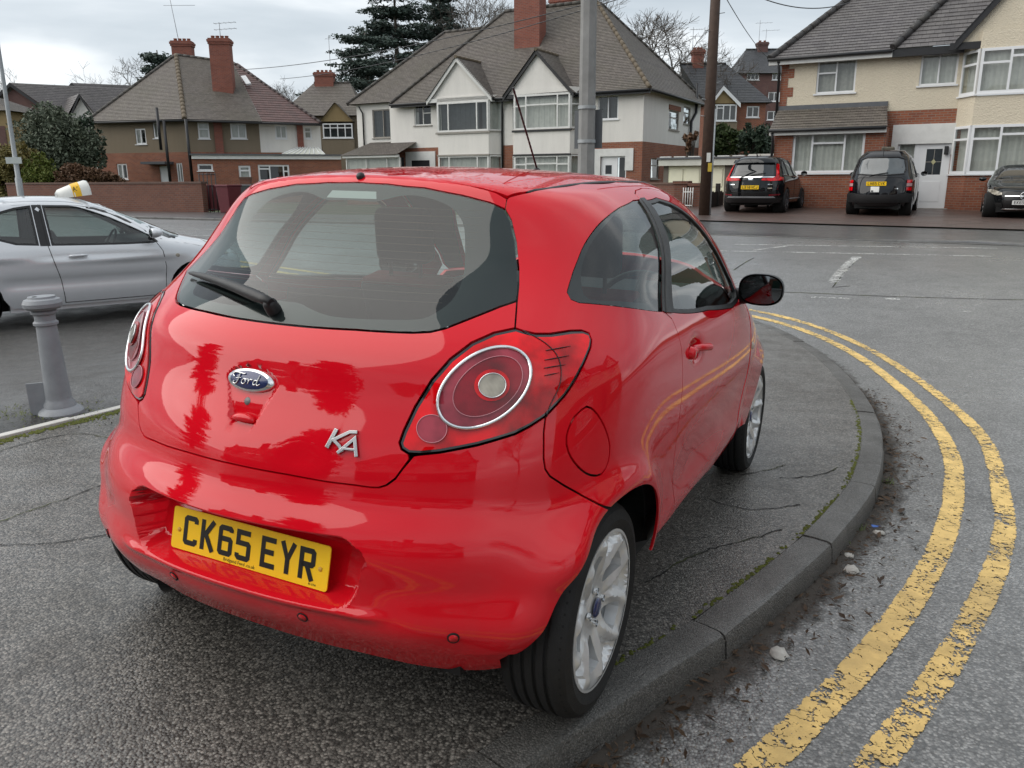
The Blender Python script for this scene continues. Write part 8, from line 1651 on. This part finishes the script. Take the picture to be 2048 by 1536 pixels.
def taxi():
    h = np.array([.482, .876]); p = at(1755, 428, 23.6); root = place('taxi_cab', 'black rounded london style taxi with yellow plate in front of the white door', p[0]+.2*h[0], p[1]+.2*h[1], float(RD(p[0], p[1]))+.05, h, 'taxi')
    B = body_of([(.2, -.70), (.4, -.84), (.55, -.87), (.75, -.85), (.95, -.80), (1.10, -.72), (1.25, -.60), (1.45, -.48), (1.62, -.36), (1.75, -.18)], [(.2, 3.55), (.5, 3.68), (.8, 3.62), (.98, 3.3), (1.10, 2.6), (1.2, 2.35), (1.4, 2.1), (1.6, 1.85), (1.75, 1.5)], [(.2, .82), (.5, .88), (.8, .885), (1.0, .875), (1.15, .84), (1.3, .79), (1.5, .73), (1.65, .66), (1.75, .58)], [(-.6, 1.66), (-.2, 1.76), (.4, 1.825), (1.0, 1.83), (1.6, 1.78), (2.1, 1.62)], .5, (1.1, 0, .95), 3.4, 2.6, edge=(.10, .06, .14))
    R = .325; wx = (0, 2.886); shell(B, TAXIB, root, wx, R, .28); undercarriage(root, -.65, 3.4, .6, .20, .34); wells(root, wx, R, .84)
    ov(B, 'rear_window', 'rear', [(-.58, 1.16), (.0, 1.12), (.58, 1.16), (.60, 1.30), (.54, 1.52), (.40, 1.57), (-.40, 1.57), (-.54, 1.52), (-.60, 1.30)], simple('taxi_glass', (.075, .085, .09), .05, .2, coat=1.0), root); line(B, 'window_rubber', 'rear', [(-.60, 1.14), (.0, 1.09), (.60, 1.14), (.63, 1.30), (.56, 1.55), (.40, 1.60), (-.40, 1.60), (-.56, 1.55), (-.63, 1.30)], root, .018, .0, BLACKP, closed=True)
    ov(B, 'rear_bumper', 'rear', [(-.86, .36), (.86, .36), (.86, .60), (.70, .63), (.4, .58), (-.4, .58), (-.70, .63), (-.86, .60)], simple('taxi_bumper', (.012, .012, .013), .6, .1), root, .035)
    for s in (-1, 1):
        for zz, m_, hh in ((.74, LENS_RED, .10), (.85, simple('lens_pale_pink', (.50, .30, .30), .3), .08), (.94, LENS_RED, .08)): ov(B, 'tail_light', 'rear', [(s*.70, zz-hh/2), (s*.82, zz-hh/2), (s*.82, zz+hh/2), (s*.70, zz+hh/2)], m_, root, .012)
    line(B, 'boot_seam', 'rear', [(-.62, .64), (-.66, .95), (-.55, 1.04), (.55, 1.04), (.66, .95), (.62, .64)], root, .006); line(B, 'wiper', 'rear', [(.28, 1.10), (-.20, 1.18)], root, .012, .02, BLACKP)
    make_plate(root, 'LM65 CVK', Matrix([[0, 0, -1, B.lift(np.array([(0.08, .88)]), 'rear', .02)[0][0][0]], [-1, 0, 0, .06], [0, 1, 0, .88], [0, 0, 0, 1]]), PLATE_Y); ov(B, 'licence_plate', 'rear', [(-.03, .65), (.19, .65), (.19, .80), (-.03, .80)], PLATE_W, root, .014); ov(B, 'licence_print', 'rear', [(.12, .66), (.17, .66), (.17, .70), (.12, .70)], INK, root, .022); ov(B, 'model_lettering', 'rear', [(-.50, .73), (-.42, .73), (-.42, .76), (-.50, .76)], CHROME, root, .006)
    for mir in (False, True):
        ov(B, 'side_window', 'side', [(-.15, 1.14), (.75, 1.10), (.75, 1.60), (.25, 1.60), (.0, 1.50)], DGLASS, root, .004, mir); ov(B, 'side_window', 'side', [(.85, 1.10), (2.05, 1.08), (1.75, 1.52), (1.5, 1.60), (.85, 1.60)], DGLASS, root, .004, mir); line(B, 'shut_line', 'side', [(.80, 1.62), (.80, .36)], root, .006, mirror=mir); line(B, 'shut_line', 'side', [(1.95, 1.05), (1.98, .36)], root, .006, mirror=mir); line(B, 'shut_line', 'side', [(-.05, 1.50), (-.20, 1.1), (-.1, .9), (.38, .70), (.42, .38)], root, .005, mirror=mir)
        s = 1 if mir else -1; m = MB(); v = [(2.0+dx, s*1.0+s*.10*k*math.cos(6.283*j/12), 1.16+.075*k*math.sin(6.283*j/12)) for dx, k in ((0, .95), (.03, 1.0), (.10, .7), (.13, .1)) for j in range(12)]; m.add(v, [(i*12+j, i*12+(j+1) % 12, (i+1)*12+(j+1) % 12, (i+1)*12+j) for i in range(3) for j in range(12)]+[tuple(range(12))], smooth=True); m.build('door_mirror', TAXIB, root)
    for x in wx:
        for s in (-1, 1): make_wheel('wheel', root, (x, s*.765, R), R=R, rr=.205, wdt=.185, style='plain', sidewards=s)
    a = B.lift(np.array([(-.28, .0)]), 'top')[0][0]; m = MB(); m.tube([a, a+[-.12, 0, .55]], .006, 5); m.build('aerial', BLACKP, root)
    m = MB(); m.box((.95, -.18, 1.79), (1.12, .18, 1.93)); bevel(m.build('roof_light', simple('taxi_sign', (.08, .07, .05), .4), root), .04, 3)
def saloon():
    h = np.array([-.482, -.876]); p = at(2042, 428, 21.9); root = place('saloon_car', 'black saloon with a round star badge facing the road at the right edge', p[0]-3.2*h[0], p[1]-3.2*h[1], float(RD(p[0], p[1]))+.05, h)
    B = body_of([(.2, -.85), (.4, -1.0), (.6, -1.05), (.8, -1.0), (.92, -.9), (1.0, -.6), (1.1, -.35), (1.25, .0), (1.4, .4)], [(.15, 3.35), (.3, 3.50), (.45, 3.55), (.6, 3.53), (.72, 3.44), (.82, 3.20), (.90, 2.75), (.97, 2.25), (1.05, 2.05), (1.2, 1.72), (1.35, 1.3), (1.44, 1.0)], [(.15, .84), (.3, .88), (.5, .905), (.7, .905), (.85, .89), (.95, .85), (1.05, .78), (1.2, .70), (1.35, .62), (1.44, .55)], [(-.4, 1.22), (.0, 1.33), (.4, 1.40), (.8, 1.43), (1.2, 1.415), (1.6, 1.33), (2.0, 1.18)], .6, (1.2, 0, .75), 4.0, 2.6, wexp=5.0, crown=(.08, 0))
    R = .325; wx = (0, 2.84); shell(B, BLK, root, wx, R, .20); undercarriage(root, -.8, 3.3, .6, .16, .3); wells(root, wx, R, .85)
    ws = [(1.42, 0), (1.36, -.45), (1.75, -.58), (2.02, -.66), (2.14, -.3), (2.16, 0)]; ws = ws+[(x, -y) for x, y in ws[::-1][1:-1]]; ov(B, 'windscreen', 'top', ws, DGLASS, root, .004)
    gr = ov(B, 'grille', 'front', [(-.42, .46), (.42, .46), (.48, .60), (.40, .70), (-.40, .70), (-.48, .60)], simple('grille_black', (.010, .010, .011), .4), root, .006); ov(B, 'grille_bar', 'front', [(-.44, .575), (.44, .575), (.44, .60), (-.44, .60)], CHROME, gr, .016)
    P, N = B.lift(np.array([(0, .59)]), 'front', .022); c = P[0]; m = MB(); m.tube([c+.095*np.array([0, math.cos(t), math.sin(t)]) for t in np.linspace(0, 6.2832, 33)], .009, 6, caps=False); st = m.build('star_badge', CHROME, root)
    for a in (90, 210, 330): m = MB(); m.tube([c, c+.092*np.array([0, math.cos(rad(a)), math.sin(rad(a))])], [.014, .004], 5); m.build('star_arm', CHROME, st)
    for s in (-1, 1): ov(B, 'headlight', 'front', [(s*.50, .62), (s*.62, .60), (s*.80, .66), (s*.84, .76), (s*.70, .75), (s*.52, .68)], LENS_CLEAR, root, .008); ov(B, 'lower_intake', 'front', [(s*.45, .28), (s*.80, .28), (s*.82, .42), (s*.50, .40)], DARK, root, .006)
    ov(B, 'chrome_lip', 'front', [(-.80, .225), (.80, .225), (.80, .25), (-.80, .25)], CHROME, root, .010)
    make_plate(root, 'EK65 LVX', Matrix([[0, 0, 1, B.lift(np.array([(0, .42)]), 'front', .02)[0][0][0]], [1, 0, 0, 0], [0, 1, 0, .42], [0, 0, 0, 1]]), PLATE_W)
    for mir in (False, True):
        ov(B, 'side_window', 'side', [(-.3, 1.0), (1.9, .98), (1.6, 1.18), (1.2, 1.32), (.6, 1.36), (.1, 1.25)], DGLASS, root, .004, mir); s = 1 if mir else -1; m = MB(); v = [(1.85+dx, s*.98+s*.10*k*math.cos(6.283*j/12), 1.03+.065*k*math.sin(6.283*j/12)) for dx, k in ((0, .95), (.03, 1.0), (.10, .7), (.13, .1)) for j in range(12)]; m.add(v, [(i*12+j, i*12+(j+1) % 12, (i+1)*12+(j+1) % 12, (i+1)*12+j) for i in range(3) for j in range(12)]+[tuple(range(12))], smooth=True); m.build('door_mirror', BLK, root); line(B, 'bonnet_seam', 'top', [(2.10, (1 if mir else -1)*.70), (2.7, (1 if mir else -1)*.66), (3.3, (1 if mir else -1)*.50)], root, .004)
    for x in wx:
        for s in (-1, 1): make_wheel('wheel', root, (x, s*.79, R), R=R, rr=.22, wdt=.215, style='plain', sidewards=s)
silver_car(); suv(); taxi(); saloon()

# ---------------------------------------------------------------- the street behind and beside the viewer (seen mirrored in paint and glass)
def mirror_house(label, p0, d, out, n=2, wallm=None, W=7.5):
    """gabled semi: brick below, render above, a gabled bay on each half"""
    f = Fac(p0, d, out); z = float(RD(*p0))+.05; r = empty('house', f.pt(0, z), 0, label, 'house', 'houses facing back across the road'); ze = z+5.1; zb = z+2.7; L = W*n; o = .35; zr = ze+3.6; wins = []; low = []
    for k in range(n):
        s = W*k
        for a, b in ((.7, 1.7),): wins.append((s+a, s+b, zb+.75, zb+2.0)); low.append((s+a-.1, s+b+.1, z, z+2.15))
        wins.append((s+3.3, s+5.9, zb+.65, zb+2.05)); low.append((s+3.2, s+6.0, z+.8, z+2.2))
    wall(f, r, 0, L, zb, ze, wallm or REND_W, wins, 'upper_wall'); wall(f, r, 0, L, z, zb, BRICK, low, 'lower_wall')
    for i, w in enumerate(wins): window(f, r, *w, cols=(1, 1) if i % 2 == 0 else (1, 1.3, 1), split=None if i % 2 == 0 else (.7, .7, .7), curtain=(NET, [(0, 1)]))
    for i, w in enumerate(low):
        if i % 2 == 0: m = MB(); fbox(m, f, *w[:2], w[2], w[3], -.1, -.04); m.build('front_door', simple('door_paint_green', (.02, .06, .04), .4), r)
        else: window(f, r, *w, cols=(1, 1.3, 1), split=(.7, .7, .7), curtain=(NET, [(0, 1)]))
    slope(r, f.pt(-.3, ze, o), f.pt(L+.3, ze, o), f.pt(L-3, zr, -4.2), f.pt(3, zr, -4.2), TILE_BR, .2); slope(r, f.pt(-.3, ze, -8.5), f.pt(-.3, ze, o), f.pt(3, zr, -4.2), f.pt(3, zr, -4.3), TILE_BR, .2); slope(r, f.pt(L+.3, ze, o), f.pt(L+.3, ze, -8.5), f.pt(L-3, zr, -4.3), f.pt(L-3, zr, -4.2), TILE_BR, .2)
    for k in range(n):
        s = W*k; a, b, c = (s+2.8, ze-.1), (s+6.4, ze-.1), (s+4.6, ze+2.3); poly(r, f, [a, b, c], REND_W, 'gable', .5)
        for e in (a, b): slope(r, f.pt(*e, .8), f.pt(*e, -1), f.pt(c[0], c[1], -3), f.pt(c[0], c[1], .8), TILE_BR, .2, 'gable_roof')
        for x in np.linspace(-1.0, 1.0, 5): m = MB(); hgt = 2.2*(1-abs(x)/1.8); fbox(m, f, c[0]+x-.06, c[0]+x+.06, ze-.1, ze-.1+hgt, .5, .54); m.build('gable_timber', BLACKW, r)
    for s_, oo in ((0, -f.d), (L, f.d)): wall(Fac(f.pt(s_, 0), -np.array(f.n), oo), r, 0, 8.2, z, ze, BRICK, (), 'side_wall')
    chimney(r, f.pt(L/2, 0, -4.2), 1.3, .8, zr-2, zr+1.6, math.atan2(f.d[1], f.d[0]), 4); return r
def build_behind():
    mirror_house('pair of gabled houses behind the viewer, mirrored in the tailgate', sq(-2, -17), T2, -N2); mirror_house('second pair of gabled houses behind the viewer to the left', sq(-21, -17), T2, -N2)
    u = np.array([.60, .80]); mirror_house('cream gabled houses across the side road, mirrored in the car side', (8.6, -5.5), u, (-.8, .6), 2, REND_C)
    for k, (s, q, h, kind, lb) in enumerate(((-5.5, -13, 9, 'c', 'dark evergreen behind the viewer, mirrored in the tailgate'), (-9, -14, 7, 'b', 'bare garden tree behind the viewer'), (-24, -12, 10, 'c', 'dark evergreen behind the viewer at the far left'), (16, -9, 8, 'b', 'bare garden tree across the side road'))):
        p = sq(s, q); base = (p[0], p[1], float(RD(*p)))
        if kind == 'c': e = conifer(lb, base, h, 2.6, 60+k, 10, LEAF_DK, kind='pine'); e['group'] = 'evergreens behind the viewer'
        else: e = bare_tree(lb, base, h, 70+k, .6, 5, .2); e['group'] = 'bare trees behind the viewer'
    B = sq(-12, -13); shrub('hedge', 'clipped green garden hedge behind the viewer', (B[0], B[1], float(RD(*B))), [(x, x*-.55, .8, 1.2, .6, .9) for x in np.arange(-4, 4.1, 1.0)], LEAF_GR, 4000, .09, 'hedge', 77)
build_behind(); bpy.context.view_layer.update()
for _o in list(bpy.data.objects):
    if _o.type == 'EMPTY' and _o.parent is None and _o.name.split('.')[0] == 'house': settle(_o)

build_red_car()
